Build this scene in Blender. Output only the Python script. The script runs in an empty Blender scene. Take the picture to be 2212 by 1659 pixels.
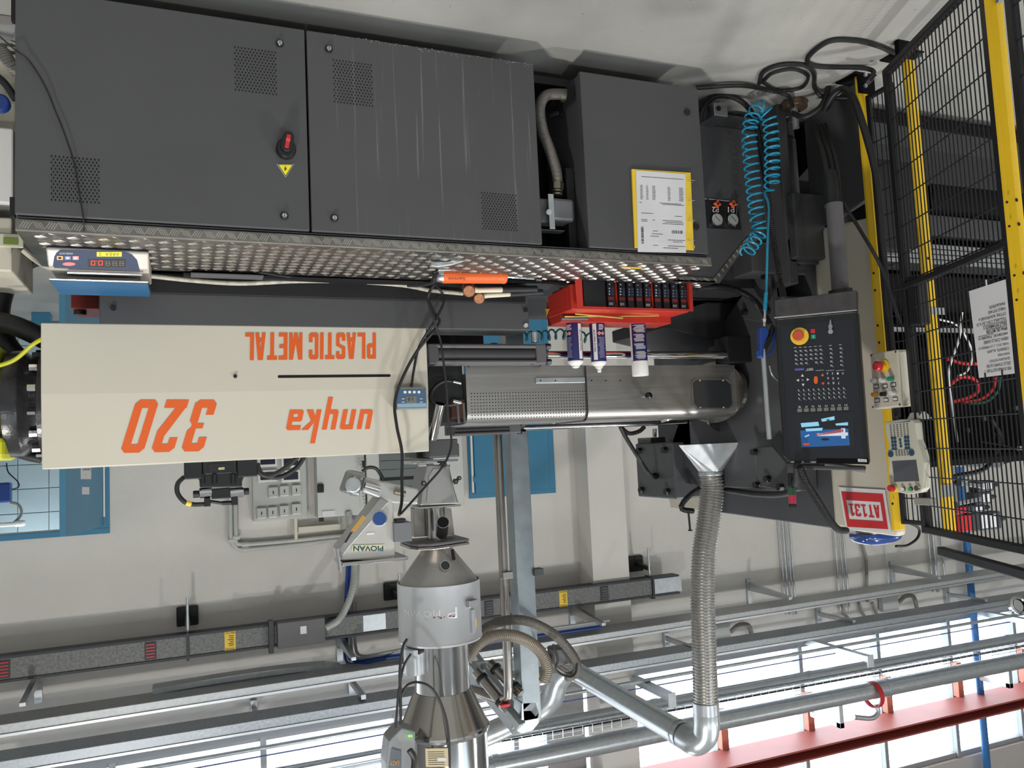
import bpy, bmesh, math, random
from mathutils import Vector as V, Matrix
random.seed(7)
SC = bpy.context.scene
COL = SC.collection

# ------------------------------------------------------------------ camera (the photograph was taken upside down)
CX, CY, F, EYE = 1106.0, 829.5, 1731.98, 1.45
AU = V((-0.92585, -0.375027, 0.046442)); AV = V((0.013158, 0.090829, 0.99578)); AF = V((-0.377662, 0.922553, -0.079159))
cam_data = bpy.data.cameras.new('camera'); cam = bpy.data.objects.new('camera', cam_data); COL.objects.link(cam)
cam_data.sensor_fit = 'HORIZONTAL'; cam_data.sensor_width = 36.0; cam_data.lens = 36.0 * F / 2212.0
cam_data.clip_start = 0.05; cam_data.clip_end = 200
rot = Matrix((AU, -AV, -AF)).transposed().to_4x4()
cam.matrix_world = Matrix.Translation((0, 0, EYE)) @ rot
SC.camera = cam

# ------------------------------------------------------------------ world, lights, exposure
W = bpy.data.worlds.new('sky'); SC.world = W; W.use_nodes = True
bg = W.node_tree.nodes['Background']; bg.inputs[0].default_value = (0.86, 0.93, 1.0, 1); bg.inputs[1].default_value = 9.0
SC.view_settings.view_transform = 'Standard'; SC.view_settings.look = 'None'
SC.view_settings.exposure = -0.18; SC.view_settings.gamma = 1.0; SC.view_settings.use_curve_mapping = False
def area(name, loc, sx, sy, power, rot=(0, 0, 0), col=(1, 0.965, 0.925)):
    l = bpy.data.lights.new(name, 'AREA'); l.shape = 'RECTANGLE'; l.size = sx; l.size_y = sy; l.energy = power; l.color = col
    o = bpy.data.objects.new(name, l); o.location = loc; o.rotation_euler = rot; COL.objects.link(o); return o
for lx, ly, pw in ((1.2, 0.4, 330), (-5.6, -0.4, 330), (1.2, -7.0, 260), (-5.6, -7.0, 260), (-11.5, -0.4, 200), (-1.8, 5.2, 60)):
    area('high_bay_lamp', (lx, ly, 6.7), 0.45, 0.45, pw)
area('hall_skylight', (-4.0, -6.5, 7.9), 14, 7, 680, col=(0.74, 0.87, 1.0))

# ------------------------------------------------------------------ image position -> point on a real plane of the hall
def ray(u, v): return AU * ((u - CX) / F) + AV * ((v - CY) / F) + AF
def PY(u, v, y): r = ray(u, v); return V((0, 0, EYE)) + r * (y / r.y)
def PX(u, v, x): r = ray(u, v); return V((0, 0, EYE)) + r * (x / r.x)
def PZ(u, v, z): r = ray(u, v); return V((0, 0, EYE)) + r * ((z - EYE) / r.z)
def PP(u, v, p0, n):
    r = ray(u, v); e = V((0, 0, EYE)); n = V(n); return e + r * (n.dot(V(p0) - e) / n.dot(r))

# ------------------------------------------------------------------ materials
def lin(c):
    if isinstance(c, str): c = [int(c[i:i + 2], 16) / 255 for i in (0, 2, 4)]
    return tuple((x / 12.92 if x <= 0.04045 else ((x + 0.055) / 1.055) ** 2.4) for x in c) + (1.0,)
MATS = {}
def mat(name, c, rough=0.5, metal=0.0, noise=0.0, nscale=8.0, bump=0.0, bscale=60.0, stretch=None, coat=0.0, emit=0.0, rvar=0.0):
    if name in MATS: return MATS[name]
    m = bpy.data.materials.new(name); m.use_nodes = True; nt = m.node_tree; b = nt.nodes['Principled BSDF']
    col = lin(c); b.inputs['Base Color'].default_value = col; b.inputs['Roughness'].default_value = rough; b.inputs['Metallic'].default_value = metal
    if coat: b.inputs['Coat Weight'].default_value = coat; b.inputs['Coat Roughness'].default_value = 0.15
    if emit: b.inputs['Emission Color'].default_value = col; b.inputs['Emission Strength'].default_value = emit
    tc = nt.nodes.new('ShaderNodeTexCoord'); mp = nt.nodes.new('ShaderNodeMapping')
    nt.links.new(tc.outputs['Object'], mp.inputs[0])
    if stretch: mp.inputs['Scale'].default_value = stretch
    if noise or rvar:
        n = nt.nodes.new('ShaderNodeTexNoise'); n.inputs['Scale'].default_value = nscale; n.inputs['Detail'].default_value = 5; nt.links.new(mp.outputs[0], n.inputs['Vector'])
    if noise:
        r = nt.nodes.new('ShaderNodeMapRange'); r.inputs[1].default_value = 0.3; r.inputs[2].default_value = 0.7
        r.inputs[3].default_value = 1 - noise; r.inputs[4].default_value = 1 + noise; nt.links.new(n.outputs['Fac'], r.inputs[0])
        x = nt.nodes.new('ShaderNodeVectorMath'); x.operation = 'SCALE'; x.inputs[0].default_value = col[:3]
        nt.links.new(r.outputs[0], x.inputs['Scale']); nt.links.new(x.outputs[0], b.inputs['Base Color'])
    if rvar:
        r = nt.nodes.new('ShaderNodeMapRange'); r.inputs[3].default_value = max(0.02, rough - rvar); r.inputs[4].default_value = rough + rvar
        nt.links.new(n.outputs['Fac'], r.inputs[0]); nt.links.new(r.outputs[0], b.inputs['Roughness'])
    if bump:
        n2 = nt.nodes.new('ShaderNodeTexNoise'); n2.inputs['Scale'].default_value = bscale; n2.inputs['Detail'].default_value = 4; nt.links.new(mp.outputs[0], n2.inputs['Vector'])
        bp = nt.nodes.new('ShaderNodeBump'); bp.inputs['Strength'].default_value = bump; bp.inputs['Distance'].default_value = 0.01
        nt.links.new(n2.outputs['Fac'], bp.inputs['Height']); nt.links.new(bp.outputs[0], b.inputs['Normal'])
    MATS[name] = m; return m
def glassmat(name, tint=(1, 1, 1), refl=0.12, rough=0.03):
    m = bpy.data.materials.new(name); m.use_nodes = True; nt = m.node_tree; nt.nodes.clear()
    t = nt.nodes.new('ShaderNodeBsdfTransparent'); t.inputs[0].default_value = (*tint, 1)
    g = nt.nodes.new('ShaderNodeBsdfGlossy'); g.inputs['Roughness'].default_value = rough
    x = nt.nodes.new('ShaderNodeMixShader'); x.inputs[0].default_value = refl
    o = nt.nodes.new('ShaderNodeOutputMaterial'); nt.links.new(t.outputs[0], x.inputs[1]); nt.links.new(g.outputs[0], x.inputs[2]); nt.links.new(x.outputs[0], o.inputs[0])
    return m
M_DARK = mat('dark_grey_paint', '4a4a4c', 0.42, noise=0.05, nscale=3, bump=0.03, bscale=900, rvar=0.08)
M_DARK2 = mat('darker_grey_paint', '3c3c3f', 0.5, noise=0.08, nscale=6)
M_PLAT = mat('platen_grey_paint', '4a4b4e', 0.4, noise=0.06, nscale=4)
M_MID = mat('mid_grey_paint', '5c5b5c', 0.45, noise=0.05)
M_CREAM = mat('cream_paint', 'c5bfaf', 0.42, noise=0.02, nscale=2, bump=0.02, bscale=700)
M_CREAM2 = mat('cream_plastic', 'cfcab9', 0.4)
M_ORANGE = mat('orange_vinyl', 'd85a18', 0.45)
M_STEEL = mat('brushed_stainless', 'a5a3a0', 0.38, 0.9, noise=0.08, nscale=4, rvar=0.08, stretch=(1, 1, 30))
M_STEELX = mat('rolled_stainless', 'a5a09a', 0.3, 1.0, noise=0.1, nscale=3, rvar=0.1)
M_POL = mat('polished_stainless', 'c4c2c0', 0.13, 1.0, rvar=0.06, nscale=5)
M_CHROME = mat('chrome', 'd8d8da', 0.08, 1.0)
M_GALV = mat('galvanised_steel', 'bcc1c4', 0.34, 0.75, noise=0.08, nscale=22, rvar=0.1)
M_SPANG = mat('spangled_galvanised_steel', 'a3a8ad', 0.42, 0.7, noise=0.2, nscale=45, rvar=0.1)
M_ALU = mat('aluminium', 'b8babc', 0.35, 1.0, noise=0.08)
M_TREAD = mat('tread_aluminium', '8f8c88', 0.36, 1.0, noise=0.25, nscale=12, bump=0.25, bscale=160)
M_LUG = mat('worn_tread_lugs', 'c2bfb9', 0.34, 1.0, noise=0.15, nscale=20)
M_BLACK = mat('black_plastic', '17181b', 0.4)
M_BLACKM = mat('matt_black_paint', '121215', 0.6)
M_RUB = mat('black_rubber', '1b1b1d', 0.5, noise=0.2, nscale=30)
M_RED = mat('red_paint', 'b83227', 0.38, noise=0.06, nscale=5)
M_REDP = mat('red_plastic', 'c52a2e', 0.35)
M_YEL = mat('yellow_paint', 'e6bb1a', 0.42, noise=0.05, nscale=5)
M_YEL2 = mat('yellow_plastic', 'efc93a', 0.4)
M_WHITE = mat('white_plastic', 'e2e0dc', 0.45)
M_PAPER = mat('white_paper', 'd9d8da', 0.8)
M_INK = mat('black_ink', '202024', 0.8)
M_WHITEINK = mat('white_ink', 'dcdcdc', 0.7)
M_BLUE = mat('blue_door_paint', '3b7b9b', 0.45, noise=0.04, nscale=3)
M_BLUE2 = mat('blue_plastic', '1d3f86', 0.35)
M_HOSEB = mat('turquoise_plastic', '2a93b6', 0.3)
M_GRN = mat('green_plastic', '12936f', 0.35)
M_GREY = mat('light_grey_plastic', 'b7b9b4', 0.5)
M_GREYH = mat('grey_ribbed_plastic', '8b8983', 0.55)
M_COPPER = mat('cast_copper', 'a4765a', 0.45, 0.9, noise=0.2, nscale=60, bump=0.5, bscale=220)
M_CONC = None

# ------------------------------------------------------------------ mesh building
ORG = {}
def perp(d):
    d = d.normalized(); a = V((0, 0, 1)) if abs(d.z) < 0.9 else V((1, 0, 0)); x = d.cross(a).normalized(); return x, d.cross(x).normalized()
def spline(pts, n):
    pts = [V(p) for p in pts]
    if len(pts) < 3: return [pts[0].lerp(pts[-1], i / n) for i in range(n + 1)]
    out = []; m = len(pts) - 1; P = [pts[0] * 2 - pts[1]] + pts + [pts[-1] * 2 - pts[-2]]
    L = [(pts[i + 1] - pts[i]).length for i in range(m)]; T = sum(L)
    for i in range(m):
        k = max(2, round(n * L[i] / T)); a, b, c, d = P[i:i + 4]
        for j in range(k):
            t = j / k; out.append(0.5 * ((2 * b) + (c - a) * t + (2 * a - 5 * b + 4 * c - d) * t * t + (3 * b - a - 3 * c + d) * t ** 3))
    out.append(pts[-1]); return out
class MB:
    def __init__(s): s.v = []; s.f = []
    def add(s, vs, fs):
        o = len(s.v); s.v += [V(p) for p in vs]; s.f += [tuple(i + o for i in q) for q in fs]; return s
    def box(s, a, b):
        x0, x1 = sorted((a[0], b[0])); y0, y1 = sorted((a[1], b[1])); z0, z1 = sorted((a[2], b[2]))
        return s.add([(x0, y0, z0), (x1, y0, z0), (x1, y1, z0), (x0, y1, z0), (x0, y0, z1), (x1, y0, z1), (x1, y1, z1), (x0, y1, z1)],
                     [(0, 3, 2, 1), (4, 5, 6, 7), (0, 1, 5, 4), (1, 2, 6, 5), (2, 3, 7, 6), (3, 0, 4, 7)])
    def prism(s, poly, vec):
        vec = V(vec); n = len(poly); poly = [V(p) for p in poly]
        nn = V((0, 0, 0))
        for i in range(n): nn += poly[i].cross(poly[(i + 1) % n])
        if nn.dot(vec) > 0: poly = poly[::-1]
        return s.add(poly + [p + vec for p in poly], [tuple(range(n)), tuple(range(2 * n - 1, n - 1, -1))] + [(i, i + n, (i + 1) % n + n, (i + 1) % n) for i in range(n)])
    def rings(s, R, caps=True, close=False):
        n = len(R[0]); vs = [p for r in R for p in r]; fs = []
        for k in range(len(R) - 1 + (1 if close else 0)):
            a = k * n; b = ((k + 1) % len(R)) * n
            fs += [(a + i, a + (i + 1) % n, b + (i + 1) % n, b + i) for i in range(n)]
        if caps: fs += [tuple(range(n - 1, -1, -1)), tuple(range((len(R) - 1) * n, len(R) * n))]
        return s.add(vs, fs)
    def cyl(s, a, b, r, r2=None, n=24, caps=True):
        a, b = V(a), V(b); r2 = r if r2 is None else r2; x, y = perp(b - a)
        ring = lambda c, q: [c + x * q * math.cos(2 * math.pi * i / n) + y * q * math.sin(2 * math.pi * i / n) for i in range(n)]
        return s.rings([ring(a, r), ring(b, r2)], caps)
    def lathe(s, c, prof, n=40, axis=(0, 0, 1), caps=True):
        c = V(c); ax = V(axis).normalized(); x, y = perp(ax)
        return s.rings([[c + ax * h + (x * math.cos(2 * math.pi * i / n) + y * math.sin(2 * math.pi * i / n)) * r for i in range(n)] for r, h in prof], caps)
    def tube(s, pts, r, n=10, seg=24, corr=None, smooth=True):
        path = spline(pts, seg) if smooth else [V(p) for p in pts]
        if corr:
            pitch, amp = corr; L = sum((path[i + 1] - path[i]).length for i in range(len(path) - 1)); k = max(8, int(L / pitch) * 4)
            acc = [0]
            for i in range(len(path) - 1): acc.append(acc[-1] + (path[i + 1] - path[i]).length)
            q = []; j = 0
            for i in range(k + 1):
                t = L * i / k
                while j < len(path) - 2 and acc[j + 1] < t: j += 1
                q.append(path[j].lerp(path[j + 1], (t - acc[j]) / max(1e-9, acc[j + 1] - acc[j])))
            path = q
        x, y = perp(path[1] - path[0]); R = []
        for i, p in enumerate(path):
            d = (path[min(i + 1, len(path) - 1)] - path[max(i - 1, 0)]).normalized()
            x = (x - d * x.dot(d)).normalized(); y = d.cross(x)
            rr = r(i / (len(path) - 1)) if callable(r) else r
            if corr: rr = rr + (corr[1] if i % 4 in (1, 2) else -corr[1])
            R.append([p + x * rr * math.cos(2 * math.pi * k / n) + y * rr * math.sin(2 * math.pi * k / n) for k in range(n)])
        return s.rings(R)
    def bar(s, a, b, w, h, up=(0, 0, 1)):
        a, b = V(a), V(b); d = (b - a).normalized(); x = d.cross(V(up)).normalized(); y = x.cross(d).normalized()
        q = [x * sx * w / 2 + y * sy * h / 2 for sx, sy in ((-1, -1), (1, -1), (1, 1), (-1, 1))]
        return s.rings([[a + k for k in q], [b + k for k in q]])
    def disc(s, c, nrm, r, n=12, r2=None):
        x, y = perp(V(nrm)); c = V(c); r2 = r2 or r
        return s.add([c + x * r * math.cos(2 * math.pi * i / n) + y * r2 * math.sin(2 * math.pi * i / n) for i in range(n)], [tuple(range(n))])
    def obj(s, name, material, parent=None, label=None, cat=None, group=None, kind=None, bevel=0, smooth=False, seg=2):
        me = bpy.data.meshes.new(name); o = bpy.data.objects.new(name, me)
        if parent is not None: org = ORG[parent.name]
        else:
            xs = [p.x for p in s.v]; ys = [p.y for p in s.v]; org = V(((min(xs) + max(xs)) / 2, (min(ys) + max(ys)) / 2, min(p.z for p in s.v)))
        me.from_pydata([tuple(p - org) for p in s.v], [], s.f); me.materials.append(material); COL.objects.link(o)
        if len(s.f) > 1 and len(s.f) < 60000:
            bm = bmesh.new(); bm.from_mesh(me); bmesh.ops.recalc_face_normals(bm, faces=bm.faces); bm.to_mesh(me); bm.free()
        if parent is not None: o.parent = parent
        else: o.location = org
        ORG[o.name] = org
        if label: o['label'] = label
        if cat: o['category'] = cat
        if group: o['group'] = group
        if kind: o['kind'] = kind
        if bevel:
            b = o.modifiers.new('bevel', 'BEVEL'); b.width = bevel; b.segments = seg; b.limit_method = 'ANGLE'; b.angle_limit = math.radians(40); b.harden_normals = False
        if smooth:
            for p in me.polygons: p.use_smooth = True
            try: me.set_sharp_from_angle(angle=math.radians(38))
            except Exception: pass
        return o
def thing(name, label, cat, loc, group=None):
    o = bpy.data.objects.new(name, None); o.location = loc; o.empty_display_size = 0.05; COL.objects.link(o)
    o['label'] = label; o['category'] = cat
    if group: o['group'] = group
    ORG[o.name] = V(loc); return o
def copy_tree(o, off, label=None, parent=None):
    c = o.copy(); COL.objects.link(c); off = V(off)
    if parent is None: c.location = o.location + off
    else: c.parent = parent
    if label: c['label'] = label
    ORG[c.name] = ORG[o.name] + off
    for ch in list(o.children):
        copy_tree(ch, off, None, c)
    return c
def txt(s, bl, br, tl, material, parent, bold=0.0, shear=0.0, ext=0.0015, name='lettering', spacing=1.0, label=None):
    cu = bpy.data.curves.new('t', 'FONT'); cu.body = s; cu.offset = bold; cu.shear = shear; cu.space_character = spacing; cu.resolution_u = 3; cu.space_line = 0.95; cu.align_x = 'CENTER'
    t = bpy.data.objects.new('t', cu); me = bpy.data.meshes.new_from_object(t); bpy.data.objects.remove(t)
    if not me.vertices: return None
    xs = [v.co.x for v in me.vertices]; ys = [v.co.y for v in me.vertices]; x0, x1, y0, y1 = min(xs), max(xs), min(ys), max(ys)
    bl, br, tl = V(bl), V(br), V(tl); ex = br - bl; ey = tl - bl; n = ex.cross(ey).normalized() * ext; m = MB()
    m.v = [bl + ex * ((v.co.x - x0) / (x1 - x0)) + ey * ((v.co.y - y0) / (y1 - y0)) + n for v in me.vertices]
    m.f = [tuple(p.vertices) for p in me.polygons]; bpy.data.meshes.remove(me)
    return m.obj(name, material, parent, label=label)
def txtY(s, u0, v0, u1, v1, y, material, parent, **k):   # box of the lettering on the plane y
    a = PY(u1, v0, y); b = PY(u0, v0, y); c = PY(u1, v1, y); return txt(s, a, b, c, material, parent, **k)
def bxy(u0, v0, u1, v1, y, dep, m=None):   # box whose front face is seen at these places on plane y
    a, b = PY(u0, v0, y), PY(u1, v1, y); return (m or MB()).box(a, V((b.x, y + dep, b.z)))
def quadbox(pts, n, t, m=None):   # slab from a front outline, thickness t away from direction n
    m = m or MB(); return m.prism(pts, V(n).normalized() * -t)
def coilpath(pts, r, turns, per=14, grow=None):
    path = spline(pts, turns * per); x, y = perp(path[1] - path[0]); out = []
    n = len(path)
    for i, p in enumerate(path):
        d = (path[min(i + 1, n - 1)] - path[max(i - 1, 0)]).normalized(); x = (x - d * x.dot(d)).normalized(); y = d.cross(x)
        a = 2 * math.pi * i / per; out.append(p + x * r * math.cos(a) + y * r * math.sin(a))
    return out
# ================================================================== THE HALL
def floor_material():
    m = mat('painted_concrete_floor', '9c9b96', 0.5, noise=0.14, nscale=1.7, bump=0.05, bscale=90, rvar=0.12)
    nt = m.node_tree; b = nt.nodes['Principled BSDF']; b.inputs['Specular IOR Level'].default_value = 0.3; src = b.inputs['Base Color'].links[0].from_socket
    tc = nt.nodes.new('ShaderNodeTexCoord'); n = nt.nodes.new('ShaderNodeTexNoise'); n.inputs['Scale'].default_value = 48; n.inputs['Detail'].default_value = 6
    nt.links.new(tc.outputs['Object'], n.inputs['Vector'])
    r = nt.nodes.new('ShaderNodeMapRange'); r.inputs[1].default_value = 0.71; r.inputs[2].default_value = 0.77; nt.links.new(n.outputs['Fac'], r.inputs[0])
    x = nt.nodes.new('ShaderNodeMix'); x.data_type = 'RGBA'; nt.links.new(r.outputs[0], x.inputs[0]); nt.links.new(src, x.inputs[6]); x.inputs[7].default_value = lin('6f6c66'); nt.links.new(x.outputs[2], b.inputs['Base Color'])
    return m
M_FLOOR = floor_material()
M_WALL = mat('rough_plaster', 'd1cec7', 0.85, noise=0.03, nscale=2, bump=0.35, bscale=22)
M_WALLG = mat('grey_concrete_wall', 'a9aaa8', 0.85, noise=0.06, nscale=3, bump=0.2, bscale=18)
M_CEIL = mat('ceiling_white', 'c9c9c6', 0.8)
M_TILE = mat('pale_blue_tile', 'aebfc6', 0.25, noise=0.03)
M_GROUT = mat('tile_grout', '7f8a90', 0.8)
M_FRAME = mat('window_frame_grey', '9fa4a6', 0.5)
YW = 7.85; DX0, DX1, DZ = 0.70, 1.62, 1.975
WZ0, WZ1 = 3.95, 5.735
XL, XR, YN, YF, ZC = -14.0, 6.0, -12.0, 11.0, 8.1
def S(m, name, material, **k): return m.obj(name, material, kind='structure', **k)
S(MB().box((XL, YN, -0.1), (XR, YF, 0)), 'floor', M_FLOOR)
S(MB().box((XL, YN, ZC), (XR, YF, ZC + 0.1)), 'ceiling', M_CEIL)
w = MB()
w.box((XL, YW, 0), (DX0, YW + 0.2, WZ0)); w.box((DX1, YW, 0), (XR, YW + 0.2, WZ0)); w.box((DX0, YW, DZ), (DX1, YW + 0.2, WZ0)); w.box((XL, YW, WZ1), (XR, YW + 0.2, ZC))
wall_back = S(w, 'wall_back', M_WALL)
S(MB().box((XL - 0.2, YN, 0), (XL, YF, ZC)), 'wall_left', M_WALLG)
S(MB().box((XR, YN, 0), (XR + 0.2, YF, ZC)), 'wall_right', M_WALLG)
S(MB().box((XL, YN - 0.2, 0), (XR, YN, ZC)), 'wall_front', M_WALLG)
S(MB().box((-4.33, 7.55, 0), (-3.9, YW, ZC)), 'trim_1', M_WALL)            # pilaster
S(MB().box((-3.86, YW, WZ0), (-3.42, YW + 0.18, WZ1)), 'trim_2', M_WALLG)     # pier between the windows
S(MB().box((XL, YW - 0.04, WZ0 - 0.05), (XR, YW + 0.2, WZ0)), 'trim_3', M_FRAME)   # sill
# windows: one strip, split by mullions every 1.235 m, two rows
M_GLASS = glassmat('window_glass', (0.97, 0.99, 1.0), 0.08)
xs = [-13.0 + 1.2355 * i for i in range(13)]
for i in range(len(xs) - 1):
    wn = thing('window_%d' % (i + 1), '', '', (xs[i], YW + 0.08, WZ0)); del wn['label']; del wn['category']; wn['kind'] = 'structure'
    f = MB(); a, b = xs[i], xs[i + 1]
    for z in (WZ0, 5.0, WZ1 - 0.06): f.box((a, YW + 0.05, z), (b, YW + 0.12, z + 0.06))
    f.box((a, YW + 0.02, WZ0), (a + 0.055, YW + 0.14, WZ1)); f.obj('window_frame', M_FRAME, wn, bevel=0.004)
    MB().box((a + 0.055, YW + 0.08, WZ0 + 0.06), (b, YW + 0.086, 5.0)).obj('pane', M_GLASS, wn)
    MB().box((a + 0.055, YW + 0.08, 5.06), (b, YW + 0.086, WZ1 - 0.06)).obj('pane', M_GLASS, wn)
# washroom beyond the open door
S(MB().box((-1.2, 8.9, 0), (3.2, 9.0, 2.7)), 'wall_washroom', M_GROUT)
wr = bpy.data.objects['wall_washroom']
tm = None
for i in range(9):
    for j in range(11):
        x0 = 0.45 + i * 0.26; z0 = 0.02 + j * 0.23
        if tm is None: tm = MB().box((x0, 8.888, z0), (x0 + 0.253, 8.9, z0 + 0.223)).obj('tile', M_TILE, wr, bevel=0.002, seg=1); t0 = (x0, z0)
        else:
            c = tm.copy(); COL.objects.link(c); c.location = (x0 - t0[0], 0, z0 - t0[1])
S(MB().box((2.4, 8.05, 0), (2.5, 8.9, 2.7)), 'wall_washroom_side', M_TILE)
S(MB().box((-1.2, 8.05, 2.7), (2.5, 9.0, 2.8)), 'ceiling_washroom', M_CEIL)
area('washroom_lamp', (1.3, 8.4, 2.65), 0.6, 0.3, 14, col=(0.85, 0.94, 1.0))
# door 1: open blue leaf
d1 = thing('door_1', '', '', (DX0, YW, 0)); del d1['label']; del d1['category']; d1['kind'] = 'structure'
f = MB(); f.box((DX0 - 0.08, YW - 0.03, 0), (DX0, YW - 0.001, DZ)); f.box((DX0 - 0.08, YW - 0.03, DZ), (DX1 + 0.07, YW - 0.001, DZ + 0.05)); f.box((DX1, YW - 0.03, 0), (DX1 + 0.07, YW - 0.001, DZ)); f.obj('door_frame', M_BLUE, d1, bevel=0.004)
h0 = V((0.712, 7.80, 0.02)); h1 = V((0.895, 6.98, 0.02)); dn = (h1 - h0).normalized(); nn = V((-dn.y, dn.x, 0)) * -1
lf = MB().prism([h0, h1, h1 + V((0, 0, 1.94)), h0 + V((0, 0, 1.94))], nn * 0.045).obj('door_leaf', mat('blue_door_leaf', '4d86a4', 0.42, noise=0.03), d1, bevel=0.004)
fl = h0 + dn * 0.2 + V((0, 0, 1.42)) 
for q_ in ((175, 1008, 197, 1035), (178, 1052, 193, 1068)):
    MB().prism([PP(u_, v_, h0 + nn * 0.047, nn) for u_, v_ in ((q_[0], q_[1]), (q_[2], q_[1]), (q_[2], q_[3]), (q_[0], q_[3]))], -nn * 0.002).obj('notice', M_PAPER, lf)
txt('ORARIO', PP(195, 1012, h0 + nn * 0.048, nn), PP(178, 1012, h0 + nn * 0.048, nn), PP(195, 1016, h0 + nn * 0.048, nn), M_INK, lf)
MB().tube([(0.66, 7.80, 0.9), (0.66, 7.80, 1.88)], 0.008, 8, 2).obj('lock_rod', M_WHITE, d1)
# door 2: closed blue fire door
d2 = thing('door_2', '', '', (-3.1, YW, 0)); del d2['label']; del d2['category']; d2['kind'] = 'structure'
f = MB(); f.box((-3.65, YW - 0.03, 0), (-3.58, YW - 0.001, 1.9)); f.box((-2.74, YW - 0.03, 0), (-2.68, YW - 0.001, 1.9)); f.box((-3.65, YW - 0.03, 1.9), (-2.68, YW - 0.001, 1.95)); f.obj('door_frame', M_BLUE, d2, bevel=0.003)
lf2 = MB().box((-3.58, YW - 0.045, 0.02), (-2.74, YW - 0.005, 1.9)).obj('door_leaf', M_BLUE, d2, bevel=0.004)
MB().tube([PY(1017, 925, 7.78), PY(1022, 1064, 7.78)], 0.012, 8, 2).obj('lock_rod', M_WHITE, d2)
MB().box(PY(1020, 1030, 7.80), PY(1028, 1042, 7.74)).obj('handle', M_BLUE, d2)
MB().box(PY(1089, 905, 7.80), PY(1102, 986, 7.795)).obj('door_notice', M_PAPER, d2)
MB().box(PY(1094, 989, 7.80), PY(1102, 1001, 7.795)).obj('door_notice', M_PAPER, d2)
txtY('DA TENERE\nCHIUSA', 1090, 955, 1101, 975, 7.79, M_INK, d2)

# ------------------------------------------------------------------ overhead services along the back wall
def rail_pts(u0, v0, u1, v1, y, xa=2.2, xb=-12.5):
    a, b = PY(u0, v0, y), PY(u1, v1, y); d = (b - a) / (b.x - a.x)
    return a + d * (xa - a.x), a + d * (xb - a.x)
# cable trunking 1 (U channel on brackets)
def channel(name, label, y, vb0, vt0, vb1, vt1, u1, depth, material, name2, xa=2.2, xb=-12.5):
    b0, b1 = rail_pts(0, vb0, u1, vb1, y, xa, xb); t0, t1 = rail_pts(0, vt0, u1, vt1, y, xa, xb)
    r = thing(name, label, 'cable trunking', tuple((b0 + b1) / 2)); D = V((0, depth, 0)); e = 0.004
    MB().rings([[b0, b0 + D, t0 + D, t0], [b1, b1 + D, t1 + D, t1]]).obj('channel_body', material, r, bevel=0.004)
    MB().rings([[t0 + V((0, -0.012, -0.008)), t0 + V((0, 0.03, -0.008)), t0 + V((0, 0.03, 0.012)), t0 + V((0, -0.012, 0.012))], [t1 + V((0, -0.012, -0.008)), t1 + V((0, 0.03, -0.008)), t1 + V((0, 0.03, 0.012)), t1 + V((0, -0.012, 0.012))]]).obj('lid_lip', M_ALU, r)
    return r
ch1 = channel('cable_trunking', 'long pale steel cable trunking, lower of the two on the back wall', 7.2, 1566, 1589, 1326, 1339, 1580, 0.30, mat('pale_zinc', 'b0b3b4', 0.45, 0.6, noise=0.1, nscale=30), 'a')
ch2 = channel('cable_trunking', 'long spangled grey cable trunking just under the high windows', 7.2, 1645, 1672, 1392, 1408, 1580, 0.28, M_SPANG, 'b')
# wall brackets under the trunkings
def bracket(u0, v0, u1, v1, lab):
    a = PY(u0, v0, 7.84); b = PY(u1, v1, 7.12)
    r = thing('wall_bracket', lab, 'bracket', tuple(a), 'brackets carrying the cable trunkings')
    MB().box((a.x - 0.03, 7.815, a.z - 0.13), (a.x + 0.03, 7.85, a.z + 0.16)).obj('wall_plate', M_GALV, r, bevel=0.003)
    m = MB(); z = a.z; x = a.x
    m.prism([(x - 0.022, 7.82, z - 0.10), (x - 0.022, 7.82, z), (x - 0.022, 7.13, z), (x - 0.022, 7.13, z - 0.03)], (0.044, 0, 0))
    m.obj('arm', M_GALV, r, bevel=0.003)
for q in [(83, 1475, 40, 1565, 'tapered galvanised bracket at the far left end of the lower cable trunking'), (733, 1390, 760, 1450, 'galvanised bracket just left of the hopper, under the lower trunking'),
          (1235, 1325, 1300, 1370, 'galvanised bracket between the steel column and the ribbed exhaust hose'), (1617, 1275, 1700, 1310, 'galvanised bracket just right of the ribbed exhaust hose'),
          (1926, 1235, 2025, 1258, 'galvanised bracket above the blue lamp, rightmost under the trunking')]:
    bracket(*q)
def bracket2(u0, v0, u1, v1, y1, lab):
    a = PY(u0, v0, 7.84); b = PY(u1, v1, y1); r = thing('pipe_bracket', lab, 'bracket', tuple(a), 'steel arms carrying the high pipes')
    MB().bar(a, V((a.x, y1, a.z)), 0.045, 0.045).obj('arm', M_GALV, r, bevel=0.003)
    MB().box((a.x - 0.03, 7.8, a.z - 0.08), (a.x + 0.03, 7.85, a.z + 0.12)).obj('wall_plate', M_GALV, r, bevel=0.003)
for q in [(548, 1530, 552, 1570, 7.25, 'short dark bracket left of the hopper under the upper trunking'), (758, 1470, 762, 1520, 7.25, 'dark slotted post bracket beside the hopper'), (1437, 1378, 1480, 1410, 7.25, 'dark bracket between elbow pipe and exhaust hose'),
          (1765, 1325, 1810, 1352, 7.25, 'dark bracket with cable curl over the upper trunking'), (2042, 1283, 2090, 1305, 7.25, 'dark bracket near the round chrome lamp')]:
    bracket2(*q)
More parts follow.
